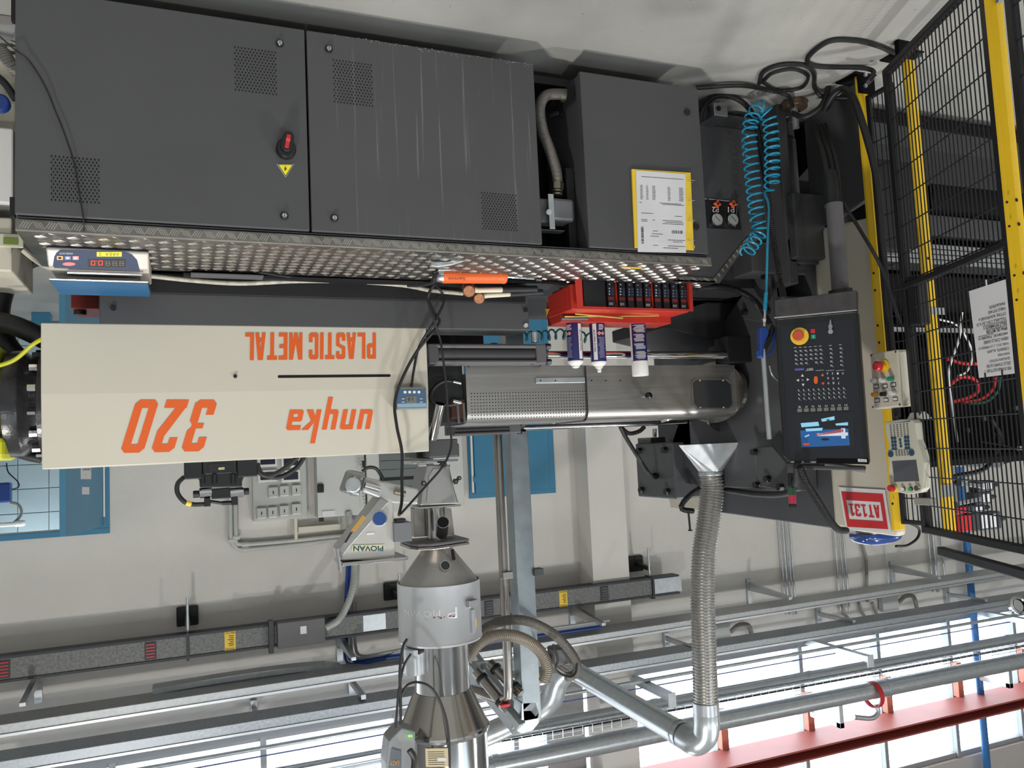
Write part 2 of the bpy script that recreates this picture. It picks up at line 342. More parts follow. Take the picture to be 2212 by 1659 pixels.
for u, v, lab in [(1745, 1385, 'bright steel arm across the windows above the upper trunking, left one'), (2110, 1322, 'bright steel arm across the windows beside the round chrome lamp'), (1345, 1455, 'bright steel arm beside the sloping round duct')]:
    a = PY(u, v, 7.8); r = thing('strut_arm', lab, 'bracket', tuple(a), 'strut arms above the trunking')
    MB().box((a.x - 0.04, 6.85, a.z - 0.035), (a.x + 0.04, 7.86, a.z + 0.035)).obj('strut', M_GALV, r, bevel=0.004)
    MB().box((a.x - 0.042, 6.845, a.z - 0.04), (a.x + 0.042, 6.86, a.z + 0.09)).obj('end_flange', M_GALV, r)
# round pipes
def hpipe(name, lab, v0a, v0b, u1, v1a, v1b, y, material, joints=(), xa=2.2, xb=-12.5, u0=1580):
    a, b = rail_pts(u0, (v0a + v0b) / 2, u1, (v1a + v1b) / 2, y, xa, xb)
    r0 = (PY(u0, v0b, y) - PY(u0, v0a, y)).length / 2
    r = thing(name, lab, 'pipe', tuple((a + b) / 2)); MB().cyl(a, b, r0 * 0.97, n=32).obj('pipe_run', material, r, smooth=True)
    for x in joints:
        c = a + (b - a) * ((x - a.x) / (b.x - a.x)); MB().cyl(c - V((0.035, 0, 0)), c + V((0.035, 0, 0)), r0 * 1.06, n=32).obj('joint_sleeve', material, r, bevel=0.004)
    return r, r0
hpipe('steel_pipe', 'round steel duct, upper of the pair running below the red beam', 1480, 1506, 2212, 1365, 1388, 7.3, M_GALV, (-6.4, -7.3, -9.6, -4.4, -2.2, -0.4))
hpipe('steel_pipe', 'thickest round steel duct directly beneath the red beam', 1531, 1572, 2212, 1411, 1441, 7.2, M_GALV, (-7.4, -5.0, -2.6, 0.2))
hpipe('thin_steel_pipe', 'thin steel pipe crossing the windows over the spangled trunking', 1433, 1441, 2190, 1326, 1333, 7.3, M_GALV, (-6.2, -8.6))
hpipe('blue_cable', 'thin violet-blue cable strung along the thin pipe by the windows', 1450, 1453, 2190, 1341, 1343, 7.35, mat('violet_cable', '5b6494', 0.5), ())
# glowing strips added for the bright streaks of light on the glossy pipes
M_GLINT = mat('glint_glow', 'f4f8ff', 0.4, emit=3.0)
for k, (xa, lab) in enumerate([(1.3, 'glowing strip standing in for a pipe highlight at the far left under the windows'), (-0.45, 'glowing strip standing in for a pipe highlight between the far left one and the hopper')]):
    z = 4.02; r = thing('pipe_glint', lab, 'lamp', (xa - 0.7, 7.0, z), 'added strips for pipe highlights by the high trunking')
    MB().box((xa - 1.55, 6.94, z + 0.0), (xa, 7.06, z + 0.03)).obj('housing', M_GALV, r, bevel=0.006)
    MB().cyl((xa - 1.5, 6.97, z - 0.025), (xa - 0.05, 6.97, z - 0.025), 0.016, n=12).obj('tube', M_GLINT, r, smooth=True)
# wire basket tray
a, b = rail_pts(1580, 1509, 2212, 1395, 7.1); a2, b2 = rail_pts(1580, 1527, 2212, 1411, 7.1)
r = thing('wire_cable_tray', 'open wire basket cable tray above the thick round duct', 'cable tray', tuple((a + b) / 2))
m = MB(); D = V((0, 0.14, 0))
for p, q in ((a, b), (a2, b2), ((a + a2) / 2, (b + b2) / 2), (a + D, b + D), (a + D * 0.5, b + D * 0.5)): m.cyl(p, q, 0.003, n=5)
m.obj('long_wires', M_GALV, r, kind='stuff')
m = MB(); n = 140
for i in range(n):
    p = a.lerp(b, i / n); q = a2.lerp(b2, i / n); m.bar(p, q, 0.005, 0.005, (0, 1, 0)); m.bar(p, p + D, 0.005, 0.005)
m.obj('cross_wires', M_GALV, r, kind='stuff')
MB().tube([a + V((0, 0.07, 0.02)), a.lerp(b, 0.5) + V((0, 0.06, 0.03)), b + V((0, 0.07, 0.02))], 0.014, 6, 30).obj('cable', M_RUB, r)
# red I beam
bt0, bt1 = rail_pts(1580, 1655, 2212, 1506, 7.35); th0, th1 = rail_pts(1580, 1700, 2212, 1552, 7.35)
M_REDB = mat('red_beam_paint', 'a8554c', 0.5, noise=0.08, nscale=3)
r = thing('steel_beam', 'long red steel I-beam crossing the high windows', 'beam', tuple((bt0 + bt1) / 2))
dz = th0.z - bt0.z; m = MB(); x0, x1 = 2.2, -12.5; z = bt0.z
m.prism([(x0, 7.35, z), (x0, 7.79, z), (x0, 7.79, z + 0.02), (x0, 7.58, z + 0.02), (x0, 7.58, z + dz - 0.02), (x0, 7.79, z + dz - 0.02), (x0, 7.79, z + dz), (x0, 7.35, z + dz), (x0, 7.35, z + dz - 0.02), (x0, 7.56, z + dz - 0.02), (x0, 7.56, z + 0.02), (x0, 7.35, z + 0.02)][::-1], (x1 - x0, 0, 0))
m.obj('beam_profile', M_REDB, r, bevel=0.002, seg=1)
M_REDW = mat('red_window_post', 'c5745c', 0.5)
for x in (-5.56, -6.79, -8.03, -9.26, -10.5):
    MB().box((x - 0.045, 7.76, 4.5), (x + 0.045, 7.84, z)).obj('window_post', M_REDW, r)
for u, v, lab in [(1815, 1560, 'bent galvanised strut hanging from the red beam, left of the pair'), (2180, 1475, 'bent galvanised strut hanging from the red beam at the right edge')]:
    a = PY(u, v, 7.3); r = thing('beam_hanger', lab, 'bracket', tuple(a), 'galvanised hangers on the red beam')
    MB().box((a.x - 0.03, 7.27, a.z - 0.32), (a.x + 0.03, 7.33, a.z + 0.06)).obj('drop_strut', M_GALV, r, bevel=0.004); MB().box((a.x - 0.03, 7.27, a.z), (a.x + 0.03, 7.75, a.z + 0.06)).obj('cross_strut', M_GALV, r, bevel=0.004)
# red clamp on thick pipe with a short branch elbow
c = PY(1885, 1500, 7.2); r = thing('pipe_clamp', 'red clamp ring with a small elbow branch on the thick duct', 'clamp', tuple(c))
MB().lathe(c - V((0.03, 0, 0)), [(0.135, 0), (0.145, 0), (0.145, 0.06), (0.135, 0.06)], 32, (1, 0, 0), caps=False).obj('ring', M_REDP, r)
MB().tube([c + V((-0.02, -0.02, 0.1)), c + V((-0.02, -0.03, 0.2)), c + V((0.08, -0.03, 0.24)), c + V((0.3, 0.0, 0.2))], 0.028, 12, 16).obj('branch_elbow', M_GALV, r, smooth=True)
# blue vertical pipe at the right
MB().cyl((-9.55, 7.72, 1.5), (-9.55, 7.72, ZC - 0.02), 0.045, n=16).obj('blue_pipe', mat('blue_pipe_paint', '2f70ad', 0.4), label='vertical blue painted pipe by the windows at the right', cat='pipe', smooth=True)
# round chrome lamp at the right edge
c = PY(2200, 1308, 6.9); r = thing('spot_lamp', 'round chrome spotlight ring at the right edge beside the trunking', 'lamp', tuple(c))
MB().lathe(c, [(0.07, 0), (0.11, 0), (0.115, 0.02), (0.09, 0.03), (0.075, 0.02)], 32, (0.25, -0.9, -0.35), caps=False).obj('rim', M_CHROME, r, smooth=True)
MB().lathe(c - V((0.25, -0.9, -0.35)) * 0.1, [(0.02, 0), (0.08, 0.02), (0.07, 0.1)], 24, (0.25, -0.9, -0.35)).obj('reflector', M_CHROME, r, smooth=True)
# vertical conduits on the wall
for i, (u, v0, v1, rr, lab) in enumerate([(1681, 1120, 1298, 0.009, 'thin vertical steel conduit, leftmost of the group right of the exhaust hose'), (1688, 1120, 1298, 0.012, 'vertical steel conduit with a coupling, second right of the exhaust hose'), (1697, 1120, 1300, 0.009, 'vertical steel conduit, third right of the exhaust hose'), (1704, 1130, 1298, 0.012, 'vertical steel conduit, fourth right of the exhaust hose'),
        (1800, 1140, 1290, 0.012, 'vertical grey conduit under the sign AT131, left of three'), (1811, 1140, 1290, 0.009, 'vertical grey conduit under the sign AT131, middle of three'), (1819, 1140, 1290, 0.0125, 'vertical grey conduit under the sign AT131, right of three'),
        (1909, 1160, 1290, 0.008, 'single thin conduit right of the blue lamp'), (2000, 1120, 1250, 0.0125, 'vertical conduit left of the gate top'), (2010, 1120, 1250, 0.018, 'thick dark conduit left of the gate top'), (2030, 1150, 1245, 0.0125, 'short vertical conduit above the gate frame')]):
    a = PY(u, v0 - 20, 7.8); b = PY(u + (v1 - v0) * 0.05, v1 + 30, 7.8); b = V((a.x, 7.8, b.z))
    r = thing('wall_conduit', lab, 'conduit', tuple(a), 'vertical conduits on the back wall'); MB().cyl(a, b, rr, n=10).obj('conduit_tube', M_GALV, r, smooth=True)
    MB().cyl(a.lerp(b, 0.6), a.lerp(b, 0.66), rr * 1.4, n=10).obj('coupling', M_GALV, r)
MB().tube([PY(1856, 1110, 7.8), PY(1857, 1150, 7.8), PY(1866, 1190, 7.8), PY(1871, 1210, 7.8), PY(1873, 1300, 7.8)], 0.02, 10, 30).obj('bent_conduit', M_GREYH, label='bent grey conduit on the wall over the sign AT131', cat='conduit', smooth=True)
# small junction boxes with curled conduits between the trunkings
for u, v, s_, lab in [(1925, 1303, 1, 'grey junction box with a curled pipe between the trunkings, right one'), (1558, 1368, 1, 'grey junction box half behind the ribbed exhaust hose')]:
    a = PY(u, v, 7.75); r = thing('junction_box', lab, 'junction box', tuple(a), 'boxes between the trunkings')
    MB().box(a + V((-0.13, 0, -0.1)), a + V((0.13, 0.08, 0.1))).obj('box_body', M_GREY, r, bevel=0.01)
    MB().tube([a + V((-0.13, 0, 0)), a + V((-0.25, 0, -0.06)), a + V((-0.38, 0, -0.04)), a + V((-0.42, 0, 0.08)), a + V((-0.43, 0, 0.16))], 0.025, 10, 30, corr=(0.012, 0.002)).obj('curled_pipe', M_GREYH, r, smooth=True)
for u, q_ in ((1815, 'leftmost'), (1855, 'middle'), (1885, 'rightmost')):
    a = PY(u, 1310, 7.8); MB().tube([a + V((0, 0, -0.05)), a + V((-0.06, 0, 0.1)), a + V((-0.16, 0, 0.2)), a + V((-0.2, 0, 0.3))], 0.018, 8, 14).obj('conduit_bend', M_GREYH, label='curved grey conduit between the two trunkings, %s of three' % q_, cat='conduit', group='curved conduits between the trunkings', smooth=True)
# loose cables lying along trunking 1, left of the column
bt = [PY(760, 1105, 7.78), PY(757, 1200, 7.78), PY(752, 1300, 7.78), PY(750, 1400, 7.7), PY(765, 1428, 7.5), PY(830, 1418, 7.35), PY(900, 1407, 7.3), PY(1300, 1350, 7.3)]
for k, (c, dx) in enumerate(((M_BLUE2, 0), (mat('grey_cable', '9a9a98', 0.5), -0.035), (M_BLUE2, 0.03), (MATS['grey_cable'], -0.07))):
    MB().tube([p + V((dx, -0.01 * k, dx * 0.6)) for p in bt], 0.014, 6, 60).obj('wall_cable', c, label=['blue cable, middle of the bundle running up the wall', 'light grey cable in the bundle running up the wall', 'blue cable at the left rim of the wall bundle', 'light grey cable at the right rim of the wall bundle'][k], cat='cable', group='cable bundle behind the loader', smooth=True)

tb = [PY(u, v, 7.5) for u, v in ((330, 1489), (400, 1477), (480, 1464), (560, 1452), (640, 1442), (700, 1437), (735, 1441), (752, 1458))]
m = MB()
for i_ in range(7): m.bar(tb[i_], tb[i_ + 1], 0.16, 0.045)
m.obj('curved_cable_tray', M_GALV, label='curved galvanised cable tray between busbar and lower trunking', cat='cable tray')
# ------------------------------------------------------------------ busbar trunking
r = thing('busbar_trunking', 'mottled grey busbar trunking with dark edges on wall brackets', 'busbar', (-1.6, 7.5, 2.9))
y0 = 7.5; z0, z1 = PY(0, 1419, 7.5).z + 0.01, PY(0, 1475, 7.5).z - 0.01
xe1, xe0 = PY(1473, 1260, y0).x, PY(1412, 1266, y0).x
MB().box((1.9, y0, z0), (xe0, y0 + 0.11, z1)).obj('duct_body', mat('mottled_zinc', '6c6d6b', 0.5, 0.4, noise=0.3, nscale=45), r, bevel=0.003)
MB().box((xe0, y0 + 0.005, z0 + 0.004), (xe1, y0 + 0.105, z1 - 0.004)).obj('end_cap', M_GALV, r, bevel=0.003)
M_DKE = mat('busbar_edge', '2c3036', 0.5)
for z in (z0 - 0.012, z1 - 0.008): MB().box((1.9, y0 - 0.012, z), (xe1 + 0.04, y0 + 0.12, z + 0.02)).obj('edge_rail', M_DKE, r)
for u in (8, 325, 1060, 1312):
    x = PY(u, 1400, y0).x; MB().box((x - 0.045, y0 - 0.008, z0 + 0.02), (x + 0.045, y0, z1 - 0.02)).obj('tap_off_port', M_DKE, r)
    sl = MB()
    for k in range(5): sl.box((x - 0.034, y0 - 0.013, z0 + 0.032 + k * 0.025), (x + 0.034, y0 - 0.008, z0 + 0.042 + k * 0.025))
    sl.obj('port_slats', M_REDP if u < 400 else M_MID, r)
for u in (497, 1221):
    x = PY(u, 1380, y0).x; lb = MB().box((x - 0.045, y0 - 0.004, z0 + 0.006), (x + 0.045, y0, z1 - 0.006)).obj('warning_label', M_YEL2, r)
    txt('PERICOLO', (x - 0.04, y0 - 0.004, z0 + 0.012), (x + 0.04, y0 - 0.004, z0 + 0.012), (x - 0.04, y0 - 0.004, z0 + 0.03), M_INK, lb); txt('TENSIONE', (x - 0.04, y0 - 0.004, z1 - 0.03), (x + 0.04, y0 - 0.004, z1 - 0.03), (x - 0.04, y0 - 0.004, z1 - 0.012), M_INK, lb)
    g = MB()
    for k in range(6): g.box((x - 0.03, y0 - 0.006, z0 + 0.045 + k * 0.016), (x - 0.03 + random.uniform(0.03, 0.06), y0 - 0.004, z0 + 0.05 + k * 0.016))
    g.obj('print_lines', M_INK, lb, kind='stuff')
a = PY(600, 1402, y0 - 0.09); b = PY(702, 1334, y0 - 0.09)
bx = MB().box(a, (b.x, y0, b.z)).obj('joint_cover', M_MID, r, bevel=0.006)
MB().box(PY(649, 1370, y0 - 0.091), PY(662, 1352, y0 - 0.093)).obj('rating_label', M_PAPER, bx)
MB().box((a.x + 0.03, y0 - 0.08, z0 - 0.05), (a.x + 0.07, y0, z1 + 0.05)).obj('strap', M_DKE, bx)
bxy(785, 1365, 833, 1324, y0 - 0.004, 0.004).obj('cover_plate', M_GALV, r, bevel=0.002)
for u, v, lab in [(405, 1330, 'black plate hanger with threaded rod on the busbar, left one'), (848, 1276, 'black plate hanger half behind the white hopper collar'), (1372, 1217, 'black plate hanger at the right end of the busbar')]:
    a = PY(u, v, 7.84); h = thing('busbar_hanger', lab, 'bracket', tuple(a), 'hangers of the busbar trunking')
    MB().box(a + V((-0.09, -0.03, -0.085)), a + V((0.09, 0.01, 0.085))).obj('wall_plate', M_BLACKM, h, bevel=0.012)
    MB().bar(a, (a.x, y0 + 0.05, a.z + 0.02), 0.04, 0.04).obj('arm', M_BLACKM, h)
    MB().cyl((a.x, y0 + 0.05, a.z - 0.2), (a.x, y0 + 0.05, z0), 0.012, n=10).obj('threaded_rod', M_GALV, h)
    MB().box((a.x - 0.012, y0 - 0.02, z0 - 0.02), (a.x + 0.012, y0 + 0.13, z1 + 0.03)).obj('clip', M_DKE, h)
# grey corrugated hose from the joint box to the cabinets
MB().tube([PY(704, 1357, 7.42), PY(735, 1335, 7.42), PY(758, 1285, 7.45), PY(766, 1230, 7.55), PY(760, 1150, 7.62), PY(752, 1105, 7.66)], 0.03, 12, 40, corr=(0.014, 0.003)).obj('corrugated_hose', M_GREY, label='light grey corrugated hose from busbar box up to the wall cabinet', cat='hose', smooth=True)

# ------------------------------------------------------------------ wall electrics
a = PY(547, 1127, 7.75); b = PY(660, 960, 7.75)
r = thing('socket_panel', 'grey wall socket panel with covered outlets, left of the white cabinet', 'socket panel', (a.x, 7.85, b.z))
MB().box((a.x, 7.74, PY(547, 985, 7.75).z - 0.25), (b.x, 7.85, a.z)).obj('panel_body', M_GREY, r, bevel=0.01)
for (u, v) in [(590, 1065), (614, 1062), (640, 1060), (565, 1110), (589, 1108), (614, 1105), (640, 1101)]:
    p = PY(u, v, 7.72); so = MB().box(p + V((-0.042, -0.02, -0.055)), p + V((0.042, 0.03, 0.045))).obj('socket_flap', M_GREY, r, bevel=0.006); MB().box(p + V((-0.035, -0.024, 0.028)), p + V((0.035, -0.02, 0.042))).obj('label_strip', M_PAPER, so)
    MB().box(p + V((-0.004, -0.024, -0.02)), p + V((0.004, -0.02, 0.01))).obj('slot', M_INK, so)
for (u, v) in [(578, 1028), (628, 1028), (578, 995), (628, 997)]:
    p = PY(u, v, 7.72); so = MB().box(p + V((-0.085, -0.015, -0.055)), p + V((0.085, 0.03, 0.055))).obj('breaker_frame', M_WHITE, r, bevel=0.006)
    MB().box(p + V((-0.065, -0.02, -0.035)), p + V((0.065, -0.015, 0.035))).obj('breaker_window', mat('dark_window', '262b3c', 0.15), so)
a = PY(685, 1118, 7.72); b = PY(903, 1090, 7.72)
r = thing('wall_cabinet', 'white steel wall cabinet with two doors behind the material loader', 'cabinet', (a.x, 7.85, 1.0))
MB().box((a.x, 7.68, 1.0), (PY(790, 1100, 7.7).x, 7.85, a.z)).obj('cabinet_body', mat('white_cabinet', 'c6c8c4', 0.4), r, bevel=0.006)
MB().box((a.x - 0.0, 7.66, 1.02), (PY(788, 1100, 7.7).x, 7.68, a.z - 0.01)).obj('door', mat('white_cabinet', 'c6c8c4', 0.4), r, bevel=0.005)
p = PY(692, 1055, 7.65); MB().box(p + V((-0.03, -0.02, -0.04)), p + V((0.03, 0.01, 0.04))).obj('latch', M_BLACK, r, bevel=0.008)
p = PY(710, 1108, 7.65); MB().box(p + V((-0.06, 0.0, -0.02)), p + V((0.06, 0.01, 0.03))).obj('rating_plate', M_PAPER, r)
p = PY(695, 1122, 7.7); MB().box(p + V((-0.02, 0, -0.02)), p + V((0.02, 0.05, 0.02))).obj('hinge_lug', M_BLACK, r)
a = PY(791, 1110, 7.7); b = PY(1000, 1096, 7.7)
r = thing('wall_cabinet', 'white wall cabinet with louvred glass window behind the hopper throat', 'cabinet', (a.x, 7.85, 1.0))
MB().box((a.x - 0.005, 7.64, 1.0), (b.x, 7.85, a.z)).obj('cabinet_body', mat('white_cabinet', 'c6c8c4', 0.4), r, bevel=0.006)
w0 = PY(822, 1080, 7.64); w1 = PY(935, 985, 7.64)
for k in range(8):
    zz = 1.18 + k * 0.085; MB().box((w0.x, 7.625, zz), (w1.x, 7.64, zz + 0.08)).obj('louvre', mat('louvre_grey', '6b7472', 0.4), r, bevel=0.003)
MB().box((w0.x, 7.622, 1.68), (w1.x, 7.638, 1.71)).obj('dark_bar', M_INK, r)
# grey trunking pieces and pipes beneath (image) the panels
m = MB(); m.box(PY(634, 1118, 7.8), PY(643, 1165, 7.75)); m.box(PY(643, 1150, 7.8), PY(735, 1132, 7.74)); m.obj('plastic_trunking', M_CREAM2, label='pale plastic trunking rising from the socket panel', cat='trunking')
for k, (dv, lab) in enumerate([(0, 'inner light grey pipe with bend above the valve'), (11, 'outer light grey pipe with bend above the valve')]):
    pts = [PY(497 + (0 if k else 11), 1060, 7.8), PY(498 + (0 if k else 11), 1140, 7.8), PY(500 + (0 if k else 10), 1160 + dv * 0.6, 7.8), PY(510, 1172 + dv, 7.8), PY(530, 1176 + dv, 7.8), PY(640, 1167 + dv * 0.9, 7.8), PY(735, 1157 + dv * 0.8, 7.8), PY(900, 1143 + dv * 0.7, 7.8)]
    r = thing('wall_pipe', lab, 'pipe', tuple(pts[0]), 'bent pipes on the wall'); MB().tube(pts, 0.02, 10, 60).obj('pipe_run', M_GREY, r, smooth=True)
    for q in (pts[4], pts[2]): MB().cyl(q - V((0.03, 0, 0)), q + V((0.03, 0, 0)), 0.025, n=12).obj('clip', M_GREY, r)
MB().tube([PY(776, 975, 7.6), PY(780, 1010, 7.6), PY(783, 1060, 7.6), PY(790, 1105, 7.6)], 0.006, 6, 60, corr=(0.03, 0.005)).obj('hanging_chain', M_GREY, label='thin chain hanging in front of the white cabinet', cat='chain')
MB().box(PY(782, 1010, 7.62), PY(788, 995, 7.58)).obj('padlock', M_BLACK, label='small black padlock on the hanging chain', cat='padlock')
# washroom fittings seen through the door
c = PY(5, 1062, 8.5); r = thing('soap_dispenser', 'blue dispenser with small pipes on the washroom wall', 'dispenser', tuple(c))
MB().box(c + V((-0.06, 0, -0.08)), c + V((0.12, 0.12, 0.1))).obj('body', M_BLUE2, r, bevel=0.02)
MB().tube([c + V((-0.05, 0.05, 0.1)), c + V((-0.12, 0.05, 0.13)), c + V((-0.14, 0.05, 0.22)), c + V((-0.05, 0.05, 0.32))], 0.012, 8, 16).obj('hose', M_GREYH, r, smooth=True)
MB().tube([PY(14, 1000, 8.6), PY(18, 1020, 8.6), PY(38, 1040, 8.6), PY(40, 1052, 8.6), PY(24, 1058, 8.6)], 0.006, 6, 24).obj('hanging_cable', M_RUB, label='thin black cord on the washroom tiles', cat='cord', smooth=True)
MB().box(PY(33, 1137, 8.6), PY(53, 1124, 8.5)).obj('paper_dispenser', M_WHITE, label='white dispenser high on the washroom tiles', cat='dispenser', bevel=0.02)
MB().box(PY(-20, 1139, 8.6), PY(32, 1128, 8.5)).obj('wall_shelf', M_WHITE, label='white shelf high in the washroom doorway', cat='shelf', bevel=0.01)
MB().box((1.15, 8.4, 0), (1.30, 8.55, 0.16)).obj('blue_bin', M_BLUE, label='small blue box on the washroom floor', cat='box', bevel=0.005)
# ================================================================== THE MACHINE
Y0 = 2.5
def cab_material():
    m = mat('streaked_cabinet_paint', '4b4b4c', 0.42, noise=0.05, nscale=3, bump=0.03, bscale=900, rvar=0.08)
    nt = m.node_tree; b = nt.nodes['Principled BSDF']; src = b.inputs['Base Color'].links[0].from_socket
    tc = nt.nodes.new('ShaderNodeTexCoord'); mp = nt.nodes.new('ShaderNodeMapping'); mp.inputs['Scale'].default_value = (75, 1, 1.6); nt.links.new(tc.outputs['Object'], mp.inputs[0])
    n = nt.nodes.new('ShaderNodeTexNoise'); n.inputs['Scale'].default_value = 1.0; n.inputs['Detail'].default_value = 3; nt.links.new(mp.outputs[0], n.inputs['Vector'])
    r = nt.nodes.new('ShaderNodeMapRange'); r.inputs[1].default_value = 0.62; r.inputs[2].default_value = 0.70; r.inputs[4].default_value = 0.2; nt.links.new(n.outputs['Fac'], r.inputs[0])
    sx = nt.nodes.new('ShaderNodeSeparateXYZ'); nt.links.new(tc.outputs['Object'], sx.inputs[0])
    g = nt.nodes.new('ShaderNodeMapRange'); g.inputs[1].default_value = 0.36; g.inputs[2].default_value = 0.2; nt.links.new(sx.outputs['X'], g.inputs[0])
    mu = nt.nodes.new('ShaderNodeMath'); mu.operation = 'MULTIPLY'; nt.links.new(r.outputs[0], mu.inputs[0]); nt.links.new(g.outputs[0], mu.inputs[1])
    x = nt.nodes.new('ShaderNodeMix'); x.data_type = 'RGBA'; nt.links.new(mu.outputs[0], x.inputs[0]); nt.links.new(src, x.inputs[6]); x.inputs[7].default_value = lin('a9a9a4'); nt.links.new(x.outputs[2], b.inputs['Base Color'])
    return m
M_HOLE = mat('dark_hole', '08080a', 0.9)
def vent(parent, u0, v0, u1, v1, cols, rows):
    a = PY(u1, v0, Y0 - 0.0225); b = PY(u0, v1, Y0 - 0.0225); m = MB(); y = Y0 - 0.0206
    for i in range(cols):
        for j in range(rows):
            if (i + j) % 2: continue
            m.disc((a.x + (b.x - a.x) * i / (cols - 1), y, a.z + (b.z - a.z) * j / (rows - 1)), (0, -1, 0), 0.0022, 8, 0.0033)
    m.obj('vent_holes', M_HOLE, parent, kind='stuff')
def lock(parent, u, v):
    p = PY(u, v, Y0 - 0.02); l = MB().cyl(p, p + V((0, -0.006, 0)), 0.0125, n=20).obj('lock', M_BLACK, parent, bevel=0.002)
    MB().cyl(p + V((0, -0.006, 0)), p + V((0, -0.011, 0)), 0.0078, n=16).obj('lock_core', M_CHROME, l, bevel=0.002); MB().box(p + V((-0.0008, -0.0125, -0.005)), p + V((0.0008, -0.011, 0.005))).obj('key_slot', M_HOLE, l)
ZB, ZT = 0.105, 0.757
def cabinet(x0, x1, lab, material, depth=0.38, yf=Y0):
    r = thing('electrical_cabinet', lab, 'cabinet', ((x0 + x1) / 2, yf, ZB))
    MB().box((x0 - 0.004, yf + 0.003, ZB + 0.004), (x1 + 0.004, yf + depth, ZT - 0.002)).obj('cabinet_body', M_DARK, r, bevel=0.003)
    d = MB().box((x0 - 0.0015, yf - 0.02, ZB), (x1 + 0.0015, yf, ZT - 0.004)).obj('cabinet_door', material, r, bevel=0.003)
    return r, d
r, d = cabinet(0.425, -0.3655, 'dark grey cabinet with red rotary switch, at the left in the photo', M_DARK)
vent(d, 509, 113, 595, 193, 25, 15); vent(d, 111, 345, 213, 431, 25, 15); lock(d, 604, 95); lock(d, 614, 467)
# fan seen through the lower-left vent: lighter holes
sw = thing('main_switch', '', '', (0, 0, 0)); bpy.data.objects.remove(sw)
p = PY(617, 325, Y0 - 0.02); s = MB().lathe(p, [(0.03, 0), (0.03, 0.018), (0.026, 0.024)], 32, (0, -1, 0)).obj('rotary_switch', M_BLACK, r, smooth=True)
a = p + V((0, -0.035, -0.002)); q = PY(624, 293, Y0 - 0.055)
m = MB(); dirn = (q - a).normalized(); sd = V((dirn.z, 0, -dirn.x)); k = []
for i in range(13): t = math.pi * i / 12; k.append(a - dirn * 0.018 * math.sin(t) + sd * 0.018 * math.cos(t))
for i in range(13): t = math.pi * i / 12; k.append(q + dirn * 0.016 * math.sin(t) - sd * 0.016 * math.cos(t))
m.prism(k, (0, 0.034, 0)).obj('switch_handle', M_BLACK, s, bevel=0.004)
m = MB().prism([a + sd * 0.006 - dirn * 0.008, a - sd * 0.006 - dirn * 0.008, q - sd * 0.006 + dirn * 0.002, q + sd * 0.006 + dirn * 0.002], (0, -0.004, 0)); m.obj('red_grip', M_REDP, s, bevel=0.001)
g = MB()
for t in (0.45, 0.55, 0.65): c = a.lerp(q, t); g.bar(c + sd * 0.0065 + V((0, -0.0045, 0)), c - sd * 0.0065 + V((0, -0.0045, 0)), 0.002, 0.002)
g.obj('grip_ribs', mat('pale_red', 'e06058', 0.5), s)
w = PY(616, 357, Y0 - 0.0215); tri = [PY(599, 355, Y0 - 0.021), PY(634, 355, Y0 - 0.021), PY(617, 382, Y0 - 0.021)]
ws = MB().prism(tri, (0, -0.001, 0)).obj('warning_sign', M_INK, r); cc = sum(tri, V()) / 3
MB().prism([cc + (t - cc) * 0.84 for t in tri], (0, -0.0016, 0)).obj('yellow_field', mat('sign_yellow', 'efe02c', 0.5), ws); MB().prism([cc + (t - cc) * 1.06 + V((0, 0.0004, 0)) for t in tri], (0, -0.001, 0)).obj('white_border', M_WHITE, ws)
bl = [(0.0, 0.007), (-0.004, 0.0), (0.001, 0.001), (-0.002, -0.008), (0.005, 0.002), (0.0008, 0.001), (0.004, 0.007)]
MB().prism([cc + V((x, -0.0022, z)) for x, z in bl], (0, -0.0005, 0)).obj('flash_symbol', M_INK, ws)
MB().box(PY(32, 45, Y0 + 0.01), PY(27, 5, Y0 + 0.03)).obj('hinge', M_BLACKM, r); MB().box(PY(32, 468, Y0 + 0.01), PY(24, 430, Y0 + 0.03)).obj('hinge', M_BLACKM, r)
r, d = cabinet(-0.3685, -1.155, 'dark grey cabinet with dried water streaks, middle of the row', cab_material())
vent(d, 723, 140, 802, 219, 25, 15); vent(d, 1044, 422, 1114, 493, 25, 15); lock(d, 710, 107); lock(d, 722, 472)
# chipped lower edge
m = MB()
for k in range(60):
    x = -0.42 - 0.73 * random.random() ** 0.8; z = ZB + abs(random.gauss(0, 0.006)); w = random.uniform(0.001, 0.006); y = Y0 - 0.0212
    m.add([(x, y, z), (x + w, y, z + random.uniform(-0.001, 0.002)), (x + w * 0.7, y, z + 0.002), (x - w * 0.2, y, z + 0.0015)], [(0, 1, 2, 3)])
m.obj('paint_chips', mat('bare_metal', 'a5a5a5', 0.5), d, kind='stuff')
r, d = cabinet(-1.335, -1.847, 'dark grey cabinet with the yellow folder hung on its door', M_DARK, 0.30)
for u, v in ((1484, 243), (1503, 490)):
    p = PY(u, v, Y0 - 0.02); MB().cyl(p, p + V((0, -0.006, 0)), 0.013, n=20).obj('lock_plug', M_BLACK, r, bevel=0.002)
MB().box(PY(1262, 500, Y0 + 0.02), PY(1272, 522, Y0 + 0.05)).obj('hinge', M_BLACK, r)
MB().box((-1.328, 2.52, 0.14), (-1.332, 2.66, 0.2)).obj('side_cutout', M_HOLE, r)
MB().box((-1.3, 2.56, 0.44), (-1.329, 2.62, 0.74)).obj('side_rail', M_BLACKM, r)
